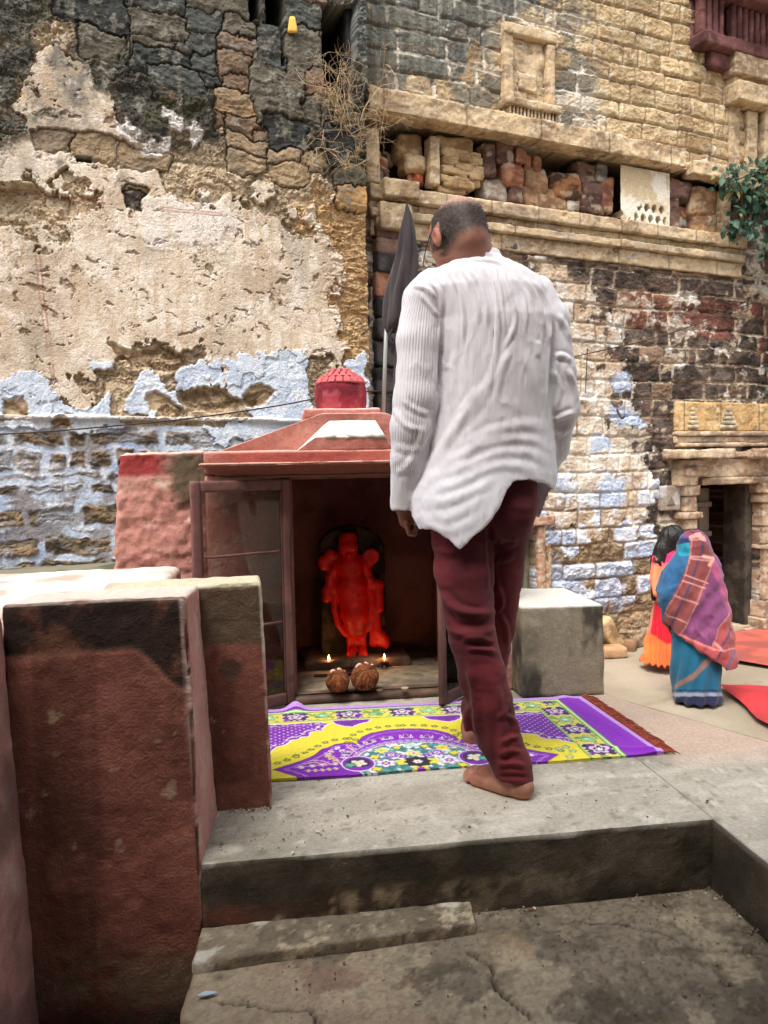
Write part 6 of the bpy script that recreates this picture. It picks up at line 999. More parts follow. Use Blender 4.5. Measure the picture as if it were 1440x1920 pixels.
# ---- kurta
KR = lrows([(474, 868, 934, 2.385, .064), (484, 862, 940, 2.385, .070), (494, 845, 955, 2.38, .082), (506, 818, 985, 2.375, .098), (520, 796, 1008, 2.37, .108), (545, 790, 1026, 2.365, .120), (600, 818, 1038, 2.36, .132), (700, 824, 1038, 2.36, .135), (780, 818, 1036, 2.36, .132), (840, 804, 1040, 2.36, .134), (890, 786, 1044, 2.36, .142), (930, 772, 1042, 2.36, .150), (975, 772, 1036, 2.36, .155), (1040, 790, 1020, 2.355, .155)])
hemB = [(700, 440), (1110, 440), (1110, 890), (1046, 905), (1040, 920), (1018, 906), (985, 899), (955, 903), (943, 918), (930, 946), (905, 980), (880, 1004), (857, 1027), (838, 1008), (822, 996), (806, 990), (786, 993), (776, 972), (770, 962), (735, 958), (700, 950)]
hemF = [(700, 440), (1110, 440), (1110, 900), (1044, 920), (1036, 950), (1028, 976), (1008, 968), (980, 960), (860, 985), (800, 985), (776, 972), (740, 962), (700, 950)]
pl2 = lambda poly: [(float(atY(x, y, 2.3)[0]), float(atY(x, y, 2.3)[2])) for x, y in poly]
hB, hF = pl2(hemB), pl2(hemF)
def kurta(P):
    t0 = loft(P, KR); n_ = -.006*0
    sl_ = chain(P, [(808, 536, 2.365, .050), (797, 562, 2.36, .066), (786, 640, 2.345, .066), (780, 745, 2.335, .067), (774, 800, 2.34, .067), (767, 862, 2.355, .056), (757, 950, 2.38, .040)], .015)
    cuff = P[..., 2]-atY(757, 957, 2.36)[2]; sl_ = np.maximum(sl_, -cuff); sr_ = chain(P, [(1008, 548, 2.37, .050), (1030, 600, 2.365, .055), (1045, 700, 2.365, .056), (1053, 765, 2.37, .054), (1035, 840, 2.42, .050), (1008, 892, 2.48, .043), (990, 925, 2.51, .038)], .015)
    col = np.maximum(rcone(P, atY(893, 500, 2.385), atY(888, 466, 2.40), .079, .070), P[..., 2]-(atY(900, 477, 2.385)[2]+.05*(P[..., 0]-.28)+.10*(P[..., 1]-2.34)))
    d = smin(smin(t0, col, .012), np.minimum(sl_, sr_), .010); s_ = (P[..., 0]*1., P[..., 2]*1.)
    inn = np.minimum(np.maximum(t0+.009, -9), np.minimum(sl_, sr_)+.008); bk = polyd(s_[0], s_[1], hB); fr = polyd(s_[0], s_[1], hF); cut = np.where(P[..., 1] < 2.36, bk, fr)
    neck = rcone(P, atY(893, 510, 2.385), atY(884, 440, 2.41), .064, .060); d = np.maximum(d, cut); low_ = P[..., 2] < atY(900, 860, 2.36)[2]
    return np.where(low_, np.maximum(d, -inn), np.maximum(d, -neck))
V_, F_ = surfnet(kurta, (.0, 2.14, .70), (.64, 2.60, 1.66), .0042); V_ = lapl(V_, F_, 2, .4)
Z6 = lambda pts: [(x/2.743+680, y/2.743+360) for x, y in pts]
kf = [(Z6(p), a, w_) for p, a, w_ in [([(440, 400), (500, 520), (522, 680), (515, 800)], 0.0085, 3.4), ([(500, 380), (560, 480), (590, 600), (600, 700)], 0.0074, 3.4), ([(545, 380), (600, 470), (640, 600), (640, 720)], 0.0074, 3.4), ([(620, 360), (670, 480), (692, 620), (690, 790), (680, 900)], 0.0106, 3.8), ([(665, 360), (705, 500), (722, 640), (738, 770)], 0.0106, 3.4), ([(700, 380), (760, 540), (785, 640), (765, 730), (710, 830)], 0.0085, 3.8), ([(760, 400), (820, 520), (840, 640), (830, 760)], 0.0063, 4.2), ([(820, 420), (890, 540), (925, 660), (935, 760)], 0.0094, 3.8), ([(870, 440), (940, 560), (965, 680), (950, 800)], 0.0085, 3.8),
   ([(330, 440), (400, 520), (410, 640), (400, 780)], 0.0074, 4.0), ([(240, 480), (330, 500), (390, 560)], 0.0055, 4.0), ([(290, 520), (340, 580), (400, 660)], 0.0046, 4.0), ([(410, 560), (410, 740), (395, 900), (385, 1080)], -0.0092, 4.0),
   ([(700, 840), (660, 960), (600, 1080), (500, 1200), (420, 1340)], 0.0037, 8.0), ([(760, 800), (700, 960), (690, 1100)], 0.0055, 6.0), ([(640, 960), (520, 1130), (400, 1330), (310, 1460)], 0.0046, 8.0), ([(820, 800), (860, 930), (870, 1060)], 0.0028, 8.0), ([(900, 760), (900, 860)], 0.0046, 6.0), ([(480, 800), (460, 960), (440, 1100)], 0.0046, 7.0),
   ([(500, 1340), (620, 1260), (760, 1210), (900, 1200), (970, 1230)], 0.0032, 9.7), ([(420, 1410), (600, 1310), (760, 1270), (900, 1290), (975, 1370)], 0.0030, 8.4), ([(380, 1470), (560, 1400), (720, 1340), (880, 1350), (985, 1440)], 0.0026, 8.4), ([(330, 1540), (480, 1500), (640, 1420), (800, 1410), (960, 1470)], 0.0030, 8.4), ([(330, 1620), (420, 1590), (560, 1540), (700, 1470)], 0.0030, 8.4), ([(330, 1640), (420, 1680), (520, 1640), (640, 1560)], 0.0024, 8.4), ([(350, 1700), (440, 1740), (520, 1720), (600, 1660)], 0.0018, 8.4), ([(240, 1600), (320, 1500), (400, 1420)], 0.0026, 8.4), ([(280, 1660), (330, 1690), (350, 1740)], 0.0026, 8.4), ([(240, 1560), (270, 1640), (260, 1720)], 0.0026, 7.0),
   ([(350, 1130), (370, 1220), (320, 1340)], -0.0057, 5.5), ([(330, 1180), (290, 1300), (220, 1460)], 0.0046, 6.6), ([(200, 1060), (270, 1120), (370, 1150)], 0.0034, 5.5), ([(150, 1100), (220, 1200), (330, 1230)], 0.0034, 5.5), ([(160, 1300), (240, 1330), (300, 1300)], 0.0029, 6.6), ([(160, 1450), (220, 1420), (270, 1340)], 0.0029, 6.6),
   ([(985, 850), (1030, 845), (1070, 880)], 0.0092, 5.0), ([(970, 900), (1010, 1000), (1000, 1120)], 0.0074, 5.0), ([(1050, 900), (1090, 1000), (1105, 1100)], 0.0074, 5.0), ([(980, 1180), (1040, 1150), (1105, 1130)], 0.0083, 5.0), ([(985, 1260), (1040, 1230), (1090, 1180)], 0.0064, 5.0), ([(965, 620), (980, 760), (975, 900), (965, 1050), (970, 1200)], -0.0110, 4.5), ([(1000, 620), (1040, 700), (1070, 780)], 0.0064, 5.0),
   ([(490, 345), (560, 325), (640, 325), (720, 350)], -.006, 2.5), ([(440, 375), (540, 350), (660, 352), (760, 390)], .005, 3)]]
N_ = normals(V_, F_); px, py = proj(V_); vis = sm(.3, -.1, N_[:, 1])
V_ = folds(V_, F_, kf); N_ = normals(V_, F_); cr_ = 1-np.abs(fbm3(V_, 11, 4, 18, .55, (1.9, 1, .75))-.5)*9; V_ += N_*(.0016*np.clip(cr_, 0, 1)+(fbm3(V_, 9, 3, 15, .5, (2.4, 1, .8))-.5)*.010+(fbm3(V_, 34, 3, 16, .5, (2.0, 1, .6))-.5)*.0030)[:, None]
mk_ = mat('thin_white_cotton', attr=True, bump=.2, bscale=420, var=.03, vscale=40, rough=.85, sheen=.05, trans=.22)
ko = mk('kurta', V_, F_, mk_, man, np.tile(lin(241, 239, 244), (len(V_), 1)))
# fine pressed pleats running down the left sleeve, and soft crinkles down the back (phase carried by the cloth)
px, py = proj(V_); xl = np.interp(py, [540, 600, 700, 790, 870, 940], [768, 749, 741, 734, 733, 737]); xr = np.interp(py, [540, 600, 700, 790, 870, 940], [824, 829, 826, 818, 798, 772]); uu = (px-xl)/(xr-xl)
wt = sm(-.1, .0, uu)*sm(.98, .86, uu)*sm(528, 548, py)*sm(955, 930, py)*(.55+.45*sm(.75, .6, uu)); wt = wt*(N_[:, 1] < .5)
ph = uu*15+.8*(fbm3(V_, 6, 2, 77)-.5)*2; bk_ph = px*.17+2.4*fbm3(V_, 3.5, 2, 78); bw = sm(.9, 1.1, uu)*sm(1055, 1030, px)*(.35+.65*fbm3(V_, 5, 2, 79))*sm(900, 760, py)*sm(470, 500, py)*.20*(N_[:, 1] < .5)
at_ = ko.data.color_attributes.new('Pl', 'FLOAT_COLOR', 'POINT'); cc = np.ones((len(V_), 4), np.float32); cc[:, 0] = np.where(wt > .01, ph, bk_ph); cc[:, 1] = np.where(wt > .01, wt, bw); at_.data.foreach_set('color', cc.ravel())
NN = mk_.node_tree.nodes; KK = mk_.node_tree.links; a_n = NN.new('ShaderNodeAttribute'); a_n.attribute_name = 'Pl'; sx = NN.new('ShaderNodeSeparateColor'); KK.new(a_n.outputs['Color'], sx.inputs[0])
m1 = NN.new('ShaderNodeMath'); m1.operation = 'MULTIPLY'; m1.inputs[1].default_value = 6.2832; KK.new(sx.outputs[0], m1.inputs[0]); m2 = NN.new('ShaderNodeMath'); m2.operation = 'SINE'; KK.new(m1.outputs[0], m2.inputs[0]); m3 = NN.new('ShaderNodeMath'); m3.operation = 'MULTIPLY'; KK.new(m2.outputs[0], m3.inputs[0]); KK.new(sx.outputs[1], m3.inputs[1])
bpn = NN.new('ShaderNodeBump'); bpn.inputs['Strength'].default_value = .42; bpn.inputs['Distance'].default_value = .0022; KK.new(m3.outputs[0], bpn.inputs['Height'])
ob = [n for n in NN if n.type == 'BUMP' and n != bpn][0]; KK.new(bpn.outputs['Normal'], ob.inputs['Normal'])
# ---- glasses
gls = thing('glasses', hp(0, .1, 0), '', ''); del gls['label']; del gls['category']; gls.parent = man; gls.location = gls.location-man.location; gm2 = mat('glasses_wire', lin(60, 50, 46), rough=.3, var=0, metal=.6)
for s in (-1, 1):
    ring = [hp(s*.034+.024*math.cos(t), .128-.004*abs(math.cos(t)), -.012+.019*math.sin(t)) for t in np.linspace(0, 2*math.pi, 28)]; V1, F1 = tube(ring, .0011, 6); mk('rim', V1, F1, gm2, gls)
    V1, F1 = tube(spline([hp(s*.058, .122, -.004), hp(s*.078, .07, -.004), hp(s*.086, .02, .008), hp(s*.090, -.006, -.004)], 14), .0016, 6); mk('temple', V1, F1, gm2, gls)
V1, F1 = tube([hp(-.011, .126, -.008), hp(0, .128, -.004), hp(.011, .126, -.008)], .0011, 6); mk('bridge', V1, F1, gm2, gls)
# ================================================================== the woman in the sari
YW = 6.48
sw = thing('person', (atZ(1305, 1316, GZ)[0], YW, GZ), 'person in a blue sari with purple checked veil over the head, in the courtyard', 'person')
W1 = lrows([(1000, 1292, 1314, YW, .05), (1008, 1283, 1322, YW, .10), (1025, 1281, 1324, YW, .12), (1045, 1285, 1322, YW, .10), (1060, 1266, 1338, YW, .12), (1100, 1262, 1342, YW, .14), (1180, 1272, 1340, YW, .15), (1300, 1285, 1330, YW, .12), (1316, 1288, 1326, YW, .12)])
def wbody(P): 
    d = ell(P, atY(1302, 1024, YW), (.085, .105, .115)); d = smin(d, rcone(P, atY(1302, 1040, YW), atY(1302, 1062, YW), .055, .06), .03); d = smin(d, rcone(P, atY(1296, 1027, YW+.11), atY(1295, 1031, YW+.115), .012, .015), .02); d = smin(d, np.maximum(loft(P, W1), P[..., 2]-atY(1300, 1058, YW)[2]), .04)
    for x in (1288, 1322): a = atY(x, 1317, YW-.02); a[2] = GZ+.03; d = smin(d, rcone(P, a, a+np.array([0, .16, -.005]), .035, .025), .02)
    for (x0, x1) in ((1268, 1256), (1336, 1348)): d = smin(d, chain(P, [(x0, 1066, YW, .05), (x1, 1120, YW+.02, .04), ((x0+x1)/2-4, 1150, YW+.16, .03)]), .02)
    return np.maximum(d, GZ+.001-P[..., 2])
V_, F_ = surfnet(wbody, (2.3, 6.1, GZ-.02), (3.1, 6.9, .55), .012); mk('body', V_, F_, skin, sw, np.tile(lin(140, 92, 70), (len(V_), 1)))
SK = lrows([(1090, 1262, 1342, YW, .15), (1180, 1260, 1350, YW, .17), (1230, 1260, 1349, YW, .18), (1280, 1261, 1350, YW, .19), (1306, 1261, 1353, YW, .20), (1313, 1263, 1352, YW, .20)])
V_, F_ = surfnet(lambda P: np.maximum(loft(P, SK), GZ+.03-P[..., 2]), (2.3, 6.1, GZ-.02), (3.1, 6.9, .25), .0095); N_ = normals(V_, F_); px, py = proj(V_)
V_ += N_*(.012*np.sin(px*.28+py*.05+2*fbm3(V_, 4, 2, 3))*sm(1180, 1300, py)+(fbm3(V_, 7, 3, 4, .5, (2, 2, .7))-.5)*.03)[:, None]; f_ = fbm3(V_, 6, 3, 5)
c = mix(lin(22, 98, 128), lin(16, 74, 104), f_); ln = pm(px, py, [(1262, 1285), (1300, 1262), (1326, 1232), (1336, 1236), (1306, 1270), (1262, 1294)], 1); c = mix(c, lin(130, 96, 86), ln); c = mix(c, lin(140, 140, 156), pm(px, py, [(1255, 1299), (1362, 1299), (1362, 1305), (1255, 1306)], 1)); c = mix(c, lin(30, 34, 66), pm(px, py, [(1255, 1306.5), (1362, 1305.5), (1362, 1330), (1255, 1330)], 1)); c = mix(c, lin(16, 40, 70), pm(px, py, [(1255, 1293), (1362, 1293), (1362, 1296), (1255, 1296)], 1))
mk('sari_skirt', V_, F_, M['cloth'], sw, c)
VR = lrows([(996, 1299, 1308, YW, .03), (999, 1291, 1314, YW, .075), (1006, 1281, 1321, YW, .115), (1020, 1275, 1327, YW, .135), (1034, 1272, 1333, YW, .14), (1046, 1262, 1341, YW, .15), (1062, 1249, 1348, YW, .16), (1085, 1239, 1355, YW, .175), (1108, 1232, 1360, YW, .19), (1140, 1239, 1365, YW, .20), (1180, 1252, 1371, YW-.01, .21), (1230, 1262, 1378, YW-.02, .215), (1262, 1268, 1380, YW-.02, .215)])
vB = [(1220, 990), (1390, 990), (1384, 1225), (1377, 1246), (1364, 1258), (1345, 1247), (1318, 1226), (1290, 1207), (1268, 1192), (1257, 1178), (1247, 1165), (1220, 1110)]
vBp = [(float(atY(x, y, YW)[0]), float(atY(x, y, YW)[2])) for x, y in vB]
face = atY(1283, 1030, YW+.16)
def veil(P): d = loft(P, VR); d = np.maximum(d, polyd(P[..., 0], P[..., 2], vBp)); d = np.maximum(d, -(loft(P, VR, False, False)+.022)); d = np.maximum(d, -ell(P, face, (.10, .16, .13))); return d
V_, F_ = surfnet(veil, (2.2, 6.1, -.75), (3.15, 6.85, .55), .0095); V_ = lapl(V_, F_, 1, .4); N_ = normals(V_, F_); px, py = proj(V_)
dg = px*.80+py*.60; V_ += N_*(.006*np.sin(dg*.20+5*fbm3(V_, 3, 2, 9))*sm(1040, 1120, py)+.010*(1-np.abs(fbm3(V_, 5, 3, 12, .5, (1.5, 1, 1.2))-.5)*6).clip(0, 1)+(fbm3(V_, 8, 3, 8, .5, (1.6, 1.6, .8))-.5)*.04)[:, None]
ZW = lambda pts: [(x/4.1733+1140, y/4.1733+940) for x, y in pts]; f1 = fbm3(V_, 7, 3, 6); c = mix(lin(126, 66, 108), lin(100, 46, 86), f1)
c = mix(c, lin(168, 76, 112), pm(px, py, ZW([(830, 430), (960, 800), (1000, 1000), (950, 900), (880, 700), (800, 520)]), 3)*.7)
c = mix(c, mix(lin(44, 96, 138), lin(30, 74, 112), f1), pm(px, py, ZW([(500, 200), (650, 320), (640, 470), (440, 880), (480, 960), (300, 900), (300, 600)]), 1.5)); c = mix(c, lin(24, 128, 152), pm(px, py, ZW([(540, 340), (650, 320), (640, 430), (560, 430)]), 1.5)); c = mix(c, lin(24, 36, 74), pm(px, py, ZW([(560, 300), (650, 285), (650, 320), (555, 345)]), 1))
band = pm(px, py, ZW([(640, 240), (740, 250), (830, 440), (780, 640), (600, 1000), (540, 1060), (430, 950), (440, 870), (600, 560), (640, 420)]), 1.2); c = mix(c, mix(lin(134, 68, 66), lin(108, 50, 52), f1), band)
low = pm(px, py, ZW([(430, 960), (560, 1030), (820, 1150), (860, 1000), (950, 860), (1010, 1000), (1000, 1400), (500, 1400), (400, 1000)]), 1.2); c = mix(c, mix(lin(168, 76, 76), lin(136, 54, 58), f1), low)
def stripe(pts, w_, col, k=1.):
    global c
    d_, t_ = segd(px, py, ZW(pts)); c = mix(c, col, (1-sm(w_*.75-1.0, w_*.75+1.0, d_))*k*.85)
nv = lin(48, 52, 84); cr = lin(206, 148, 140)
stripe([(735, 270), (735, 400), (640, 660), (485, 990)], 2.6, nv); stripe([(655, 300), (645, 440), (590, 620), (440, 880)], .8, cr); stripe([(830, 440), (760, 640), (600, 1000), (565, 1040)], .8, cr)
for a_, b_ in [((600, 575), (780, 640)), ((640, 445), (820, 470)), ((640, 300), (740, 300)), ((520, 740), (700, 800)), ((440, 880), (620, 950)), ((580, 620), (760, 680)), ((650, 430), (830, 440))]: stripe([a_, b_], 1.6, cr, .9)
stripe([(650, 280), (700, 262), (745, 300)], 5.5, lin(214, 150, 140), .8); stripe([(745, 430), (820, 450), (790, 500)], 4, lin(222, 170, 156), .8)
stripe([(560, 1040), (700, 1110), (830, 1160)], 3.0, lin(214, 112, 104), .8); stripe([(560, 1045), (820, 1150), (860, 1000), (950, 870)], .8, cr); stripe([(965, 1000), (890, 1130), (860, 1230)], 2.6, nv); stripe([(500, 1040), (700, 1160), (860, 1250), (940, 1290)], 1.2, lin(120, 50, 60)); stripe([(830, 1160), (900, 1170), (990, 1150)], 1.6, cr); stripe([(990, 1180), (960, 1240), (930, 1320)], 3, lin(80, 84, 110)); stripe([(835, 1110), (880, 1150)], 3.5, cr, .9)
for k in range(5): stripe([(600+k*20, 940+k*25), (820+k*22, 1010+k*20)], .5, lin(178, 104, 150), .5)
mk('veil', V_, F_, M['cloth'], sw, c)
# ================================================================== the girl in pink and orange
YG = 7.55
gl = thing('person', (atZ(1248, 1262, GZ)[0], YG, GZ), 'long-haired person in pink and orange dress with red scarf, beside the sari wearer', 'person')
GR = lrows([(1032, 1240, 1262, YG, .07), (1040, 1231, 1274, YG, .10), (1056, 1228, 1277, YG, .12), (1090, 1230, 1272, YG, .12), (1120, 1228, 1272, YG, .12), (1160, 1222, 1274, YG, .15), (1200, 1214, 1276, YG, .18), (1240, 1204, 1280, YG, .22)])
def gbody(P):
    d = ell(P, atY(1266, 1010, YG), (.10, .085, .115)); d = smin(d, rcone(P, atY(1262, 1020, YG), atY(1253, 1040, YG), .045, .055), .03); d = smin(d, rcone(P, atY(1284, 1010, YG), atY(1286, 1015, YG), .008, .013), .015); d = smin(d, loft(P, lrows([(1036, 1236, 1268, YG, .08), (1120, 1238, 1264, YG, .10), (1200, 1236, 1262, YG, .12), (1210, 1238, 1260, YG, .1)])), .03)
    for x in (1241, 1255): d = smin(d, rcone(P, atY(x, 1200, YG), atY(x+2, 1256, YG), .06, .035), .02); a = atY(x+2, 1262, YG); a[2] = GZ+.03; d = smin(d, rcone(P, a, a+np.array([.13, -.04, -.008]), .03, .022), .02)
    d = smin(d, chain(P, [(1232, 1050, YG-.05, .045), (1230, 1100, YG-.06, .036), (1250, 1118, YG-.22, .028)]), .02); return np.maximum(d, GZ+.001-P[..., 2])
V_, F_ = surfnet(gbody, (2.4, 7.1, GZ-.02), (3.3, 7.95, .45), .012); mk('body', V_, F_, skin, gl, np.tile(lin(150, 96, 74), (len(V_), 1)))
V_, F_ = surfnet(lambda P: smin(np.maximum(np.maximum(loft(P, GR), -(loft(P, GR, False, False)+.03)*(P[..., 2] < -.7)-9*(P[..., 2] >= -.7)), -9), chain(P, [(1234, 1048, YG-.03, .06), (1230, 1085, YG-.05, .055), (1234, 1112, YG-.10, .05)]), .02), (2.3, 7.1, GZ), (3.3, 7.95, .3), .010); N_ = normals(V_, F_); px, py = proj(V_)
V_ += N_*(.022*np.sin(px*.55+1)*sm(1140, 1235, py)+(fbm3(V_, 7, 3, 4, .5, (2, 2, .6))-.5)*.03)[:, None]; f1 = fbm3(V_, 8, 3, 3)
c = mix(lin(240, 44, 104), lin(246, 132, 92), sm(1050, 1066, py+8*(f1-.5))); c = mix(c, mix(lin(250, 124, 60), lin(236, 92, 44), f1), sm(1085, 1150, py)); rdp = pm(px, py, [(1224, 1130), (1240, 1125), (1262, 1170), (1268, 1205), (1250, 1208), (1232, 1196), (1214, 1182)], 2); c = mix(c, mix(lin(220, 20, 48), lin(176, 12, 34), f1), rdp)
c = mix(c, lin(244, 150, 110), pm(px, py, [(1226, 1060), (1232, 1060), (1222, 1180), (1214, 1185)], 1)*.6); mk('dress', V_, F_, M['cloth'], gl, c)
V_, F_ = surfnet(lambda P: smin(np.maximum(ell(P, atY(1262, 1008, YG), (.115, .105, .125)), (P[..., 0]-atY(1274, 1010, YG)[0])+.4*(atY(1270, 1010, YG)[2]-P[..., 2])), chain(P, [(1254, 1008, YG, .085), (1242, 1030, YG-.02, .075), (1234, 1052, YG-.03, .065), (1229, 1085, YG-.02, .05), (1226, 1122, YG, .025)], .02), .04), (2.3, 7.2, -.4), (3.2, 7.9, .5), .010); N_ = normals(V_, F_); th = np.arctan2(V_[:, 1]-YG, V_[:, 0]-2.8)
V_ += N_*((fb2h(th*14, V_[:, 2]*3, 4, 5)-.5)*.03)[:, None]; mk('hair', V_, F_, mat('black_hair', lin(24, 20, 20), rough=.5, spec=.4, bump=.3, bscale=60), gl)
# ================================================================== PLANTS, CABLES, SMALL LITTER
rng = np.random.RandomState(11)
def leafmesh(c, d_, nrm, ln, wd, curl=.2):
    d_ = d_/np.linalg.norm(d_); s = np.cross(nrm, d_); s /= np.linalg.norm(s)+1e-9; n = np.cross(d_, s); pr = [(0, .0), (.18, .62), (.42, 1.), (.7, .66), (1., .0)]; V = []
    for t, w_ in pr:
        base = c+d_*ln*t-n*curl*ln*t*t
        if w_ == 0: V.append(base)
        else: V += [base-s*wd*w_*.5+n*.12*wd*w_, base, base+s*wd*w_*.5+n*.12*wd*w_]
    return np.array(V), [[0, 1, 2], [0, 2, 3], [1, 4, 5, 2], [2, 5, 6, 3], [4, 7, 8, 5], [5, 8, 9, 6], [7, 10, 8], [8, 10, 9]]
lmat = mat('leaf_green', attr=True, rough=.5, spec=.4, var=.1, vscale=20, trans=.25)
def vine(lb, stems, n_leaf, size, spread, seed, Yoff):
    r_ = np.random.RandomState(seed); ps = []; ls = []
    W = [[RW.P(*RW.uv(x, y), h) for (x, y, h) in st] for st in stems]; root = thing('creeper', W[0][0], lb, 'vine')
    for w_ in W: sp = spline(w_, 24); ps.append(tube(sp, np.linspace(.012, .005, 24), 6))
    for k in range(n_leaf):
        w_ = W[r_.randint(len(W))]; t = r_.rand(); i = min(int(t*(len(w_)-1)), len(w_)-2); f = t*(len(w_)-1)-i; c = w_[i]*(1-f)+w_[i+1]*f; c = c+WD*r_.normal(0, spread)-WN*abs(r_.normal(0, spread*.8))+np.array([0, 0, r_.normal(0, spread*.8)])
        d_ = np.array([r_.normal(0, .7), r_.normal(-.3, .5), -abs(r_.normal(.8, .4))]); nrm = np.array([r_.normal(0, .5), -1+r_.normal(0, .4), .9+r_.normal(0, .4)]); s_ = size*r_.uniform(.6, 1.3)
        V1, F1 = leafmesh(c, d_, nrm, s_, s_*r_.uniform(.5, .75), r_.uniform(0, .4)); cc = mix(lin(52, 88, 60), lin(28, 58, 44), np.array([r_.rand()]))[0]*r_.uniform(.6, 1.3)
        if r_.rand() < .03: cc = lin(140, 140, 70)
        ls.append((V1, F1, np.tile(cc, (len(V1), 1))))
    V1, F1, _ = joinm(ps); mk('stem', V1, F1, mat('stem_brown', lin(90, 76, 54)), root); V1, F1, C1 = joinm(ls); mk('leaves', V1, F1, lmat, root, C1)
vine('large leafy creeper hanging down the wall at the right edge, above the doorway', [[(1445, 300, .1), (1420, 350, .3), (1400, 420, .35), (1392, 490, .3)], [(1450, 310, .1), (1440, 380, .35), (1425, 460, .4), (1420, 540, .3)], [(1445, 320, .1), (1390, 335, .25), (1350, 350, .2), (1325, 350, .15)], [(1460, 330, .2), (1452, 440, .4), (1446, 540, .35), (1440, 585, .2)], [(1400, 360, .3), (1372, 400, .25), (1368, 440, .15), (1345, 430, .1)], [(1470, 300, .2), (1480, 450, .4), (1470, 560, .3)]], 1000, .088, .105, 4, 0)
vine('small leafy sprig of creeper at the right edge, just above the carved plaque', [[(1450, 670, .05), (1432, 700, .15), (1422, 735, .15)], [(1455, 690, .05), (1440, 720, .18)]], 60, .08, .05, 9, 0)
# pale torn cloth caught in the creeper
def pxw(x, y, h): return RW.P(*RW.uv(x, y), h)
gr = [[(1404, 470), (1407, 485), (1412, 478)], [(1396, 490), (1404, 500), (1422, 500)], [(1388, 505), (1400, 520), (1428, 512)], [(1384, 525), (1392, 528), (1412, 520)], [(1378, 545), (1382, 548), (1388, 540)]]
n_ = 14; Vc = []; G = np.array(gr, float); 
for t in np.linspace(0, 4, 26):
    i = min(int(t), 3); f = t-i; row = G[i]*(1-f)+G[i+1]*f
    for s in np.linspace(0, 2, n_): j = min(int(s), 1); g_ = s-j; p_ = row[j]*(1-g_)+row[j+1]*g_; Vc.append(pxw(p_[0]+1.6*math.sin(t*5+s*3), p_[1], .62+.04*math.sin(s*4+t*2)))
tag(mk('torn_cloth', np.array(Vc), grid_faces(26, n_), mat('pale_rag', lin(196, 204, 200), bump=.2, trans=.2), None), 'torn pale grey cloth caught in the hanging leaves of the large creeper', 'cloth')
# dry bush rooted in the dark slot of the left wall
base = LW.P(*LW.uv(648, 300), .03); bush = thing('dry_bush', base, 'dry straw-coloured twiggy bush growing from the dark slot of the left wall', 'bush'); ps = []; r_ = np.random.RandomState(8)
def twig(p, d_, ln, rad, dep):
    pts = [p]; d_ = d_/np.linalg.norm(d_)
    for k in range(4): d_ = d_+r_.normal(0, .22, 3)+np.array([0, 0, .03 if dep < 2 else -.12]); d_ /= np.linalg.norm(d_); pts.append(pts[-1]+d_*ln/4)
    ps.append(tube(pts, np.linspace(rad, rad*.5, 5), 4, False)+(np.tile(lin(196, 168, 130)*r_.uniform(.5, 1.1), (20, 1)),))
    if dep < 3:
        for k in range(3 if dep else 4): twig(pts[r_.randint(1, 5)], d_+r_.normal(0, .75, 3)+np.array([0, -.15, 0]), ln*r_.uniform(.5, .85), rad*.66, dep+1)
for k in range(17): q = LW.P(*LW.uv(r_.uniform(615, 678), r_.uniform(190, 330)), .02); twig(q, np.array([r_.normal(0, .5), -.55, r_.uniform(-.2, 1.1)]), r_.uniform(.22, .42), .0042, 0)
V1, F1, C1 = joinm(ps); mk('twigs', V1, F1, M['cloth'], bush, C1)
q = LW.P(*LW.uv(545, 66), .05); P, Fc = cubegrid((.09, .03, .13), .02, .03); P = P-np.array([.045, 0, 0]); P[:, 0] *= 1-.5*P[:, 2]/.13; tag(mk('yellow_rag', P+q, Fc, mat('yellow_rag', lin(222, 178, 84), bump=.3), None), 'small yellow rag or stone stuck in the grey blocks near the narrow slot', 'rag')
# cables
def cable(name, pts, rad, lb, col=lin(52, 46, 44)): V1, F1 = tube(spline(pts, 60), rad, 6); tag(mk(name, V1, F1, mat('cable_sheath', col, rough=.6, var=.05)), lb, 'cable')
lp = lambda x, y, h: LW.P(*LW.uv(x, y), h)
cable('cable', [lp(-60, 822, .4), lp(60, 817, .45), lp(180, 808, .5), lp(340, 792, .5), lp(500, 768, .45), lp(600, 748, .4), lp(690, 738, .25), lp(740, 734, .1)], .006, 'thin dark cable sagging across the blue-washed wall behind the dome')
rp = lambda x, y, h: RW.P(*RW.uv(x, y), h)
cable('cable', [rp(1060, 672, .1), rp(1130, 657, .18), rp(1200, 640, .2), rp(1300, 607, .2), rp(1400, 570, .1)], .006, 'thin dark cable rising across the brown stones right of the person in white')
cable('cable', [rp(1090, 655, .1), rp(1093, 690, .06), rp(1092, 738, .05)], .0045, 'short dark cable hanging straight down the pale wall beside the white sleeve')
cable('iron_hook', [rp(1153, 765, .02), rp(1153, 785, .1), rp(1160, 782, .09)], .012, 'small iron hook on the blue patch of the right wall'); bpy.data.objects['iron_hook']['category'] = 'hook'
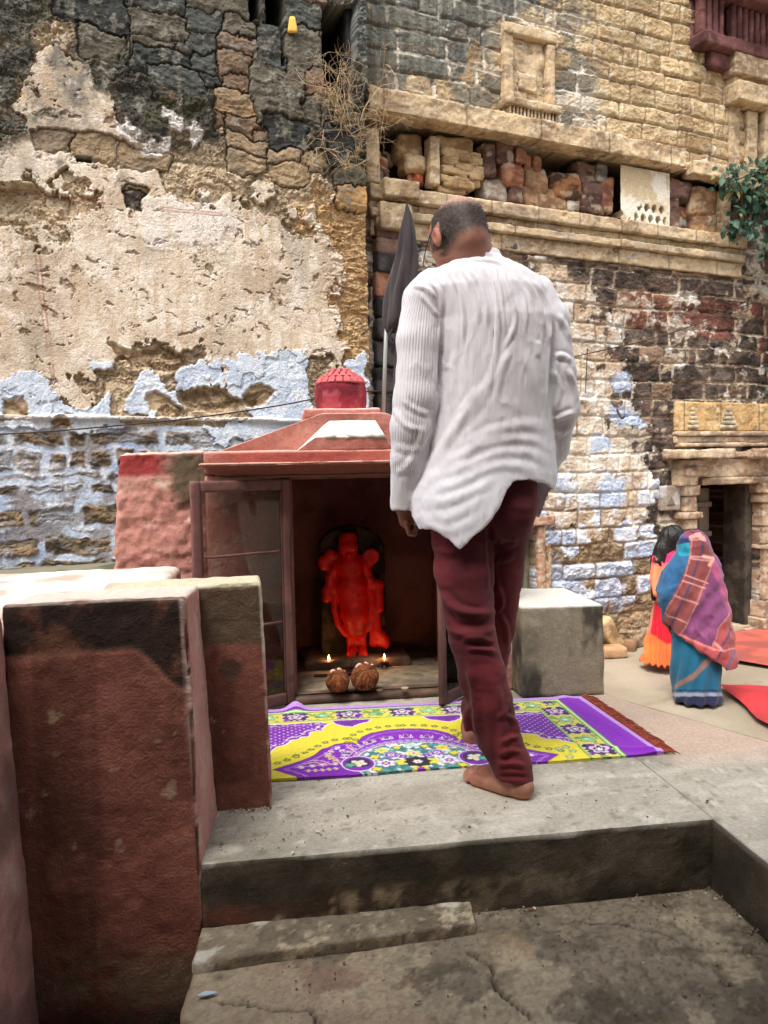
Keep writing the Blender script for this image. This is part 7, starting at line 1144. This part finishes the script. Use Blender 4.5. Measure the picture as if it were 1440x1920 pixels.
# blue-white scrap and fallen leaves on the floors
V1, F1 = leafmesh(L(*[*toL(atZ(370, 1874, -.19))[:2], -.183]), E1*1.0+E2*.12, np.array([0, 0, 1.]), .045, .016, .02); V1[:, 2] += .002; tag(mk('plastic_scrap', np.vstack([V1, V1-np.array([0, 0, .0012])]), F1+[[i+11 for i in f][::-1] for f in F1], mat('blue_plastic', lin(176, 196, 210), rough=.35)), 'flat pale blue plastic scrap beside the crack on the landing', 'scrap')
spots = [(760, 1540, 0), (550, 1595, 0), (640, 1620, 0), (470, 1530, 0), (1022, 1528, 0), (1120, 1500, 0), (1250, 1555, 0), (1205, 1490, 0), (860, 1560, 0), (700, 1600, 0), (600, 1560, 0), (1330, 1500, 0), (1075, 1650, -.19), (1000, 1700, -.19), (780, 1880, -.19), (1250, 1700, -.19)]
for k, (x, y, z0) in enumerate(spots):
    c0 = atZ(x, y, z0+.006); t = rng.rand()*6.28; V1, F1 = leafmesh(c0, np.array([math.cos(t), math.sin(t), .08]), np.array([.2*math.cos(t*3), .2, 1.]), rng.uniform(.012, .024), rng.uniform(.006, .010), .15)
    tag(mk('dry_leaf', V1, F1, mat('dry_leaf_brown', [lin(110, 84, 58), lin(198, 190, 172), lin(70, 56, 44)][k % 3])), 'tiny dry leaf lying on the bare cement of the platform or landing', 'leaf', 'dry leaves scattered on the cement')

# grit, crumbs and grains swept over the cement: nobody could count them
r_ = np.random.RandomState(21); Vs = []; Fs = []; Cs = []; n_ = 0; base_v = np.array([[1, 0, 0], [-.8, .5, 0], [-.5, -.9, 0], [0, 0, .9], [.2, .3, -.6]]); base_f = [[0, 1, 3], [1, 2, 3], [2, 0, 3], [1, 0, 4], [2, 1, 4], [0, 2, 4]]
def strew(n, a0, a1, b0, b1, z, smin_, smax_):
    global n_
    for _ in range(n):
        a, b = r_.uniform(a0, a1), r_.uniform(b0, b1)
        if vn2(np.array([a*5.]), np.array([b*5.]), 4)[0] < .42: continue
        s_ = r_.uniform(smin_, smax_)**1.0*(1 if r_.rand() < .9 else 1.8); v_ = (base_v*r_.uniform(.6, 1.2, (5, 1))*s_)@np.array(Matrix.Rotation(r_.rand()*6, 3, 'Z')); Vs.append(v_+L(a, b, z+s_*.3)); Fs.extend([[i+n_ for i in f] for f in base_f]); n_ += 5
        Cs.append(np.tile([lin(120, 104, 84), lin(96, 84, 68), lin(186, 174, 154), lin(150, 96, 78)][r_.choice(4, p=[.4, .3, .22, .08])], (5, 1)))
strew(150, .0, 1.35, .02, .46, .003, .0012, .0036); strew(60, .0, .3, .02, .3, .003, .0015, .004); strew(70, 1.36, 2.2, -.6, .5, .003, .0012, .0036); strew(230, .0, 1.33, -.5, -.01, -.188, .0014, .0046); strew(150, .0, 1.34, -.035, -.004, -.188, .002, .006); strew(70, 1.32, 1.35, -.5, 0, -.188, .002, .006); strew(90, .03, .16, .27, .30, .003, .0015, .004)
gr_ = mk('grit', np.vstack(Vs), Fs, M['cement'], None, np.vstack(Cs), False); gr_['kind'] = 'stuff'
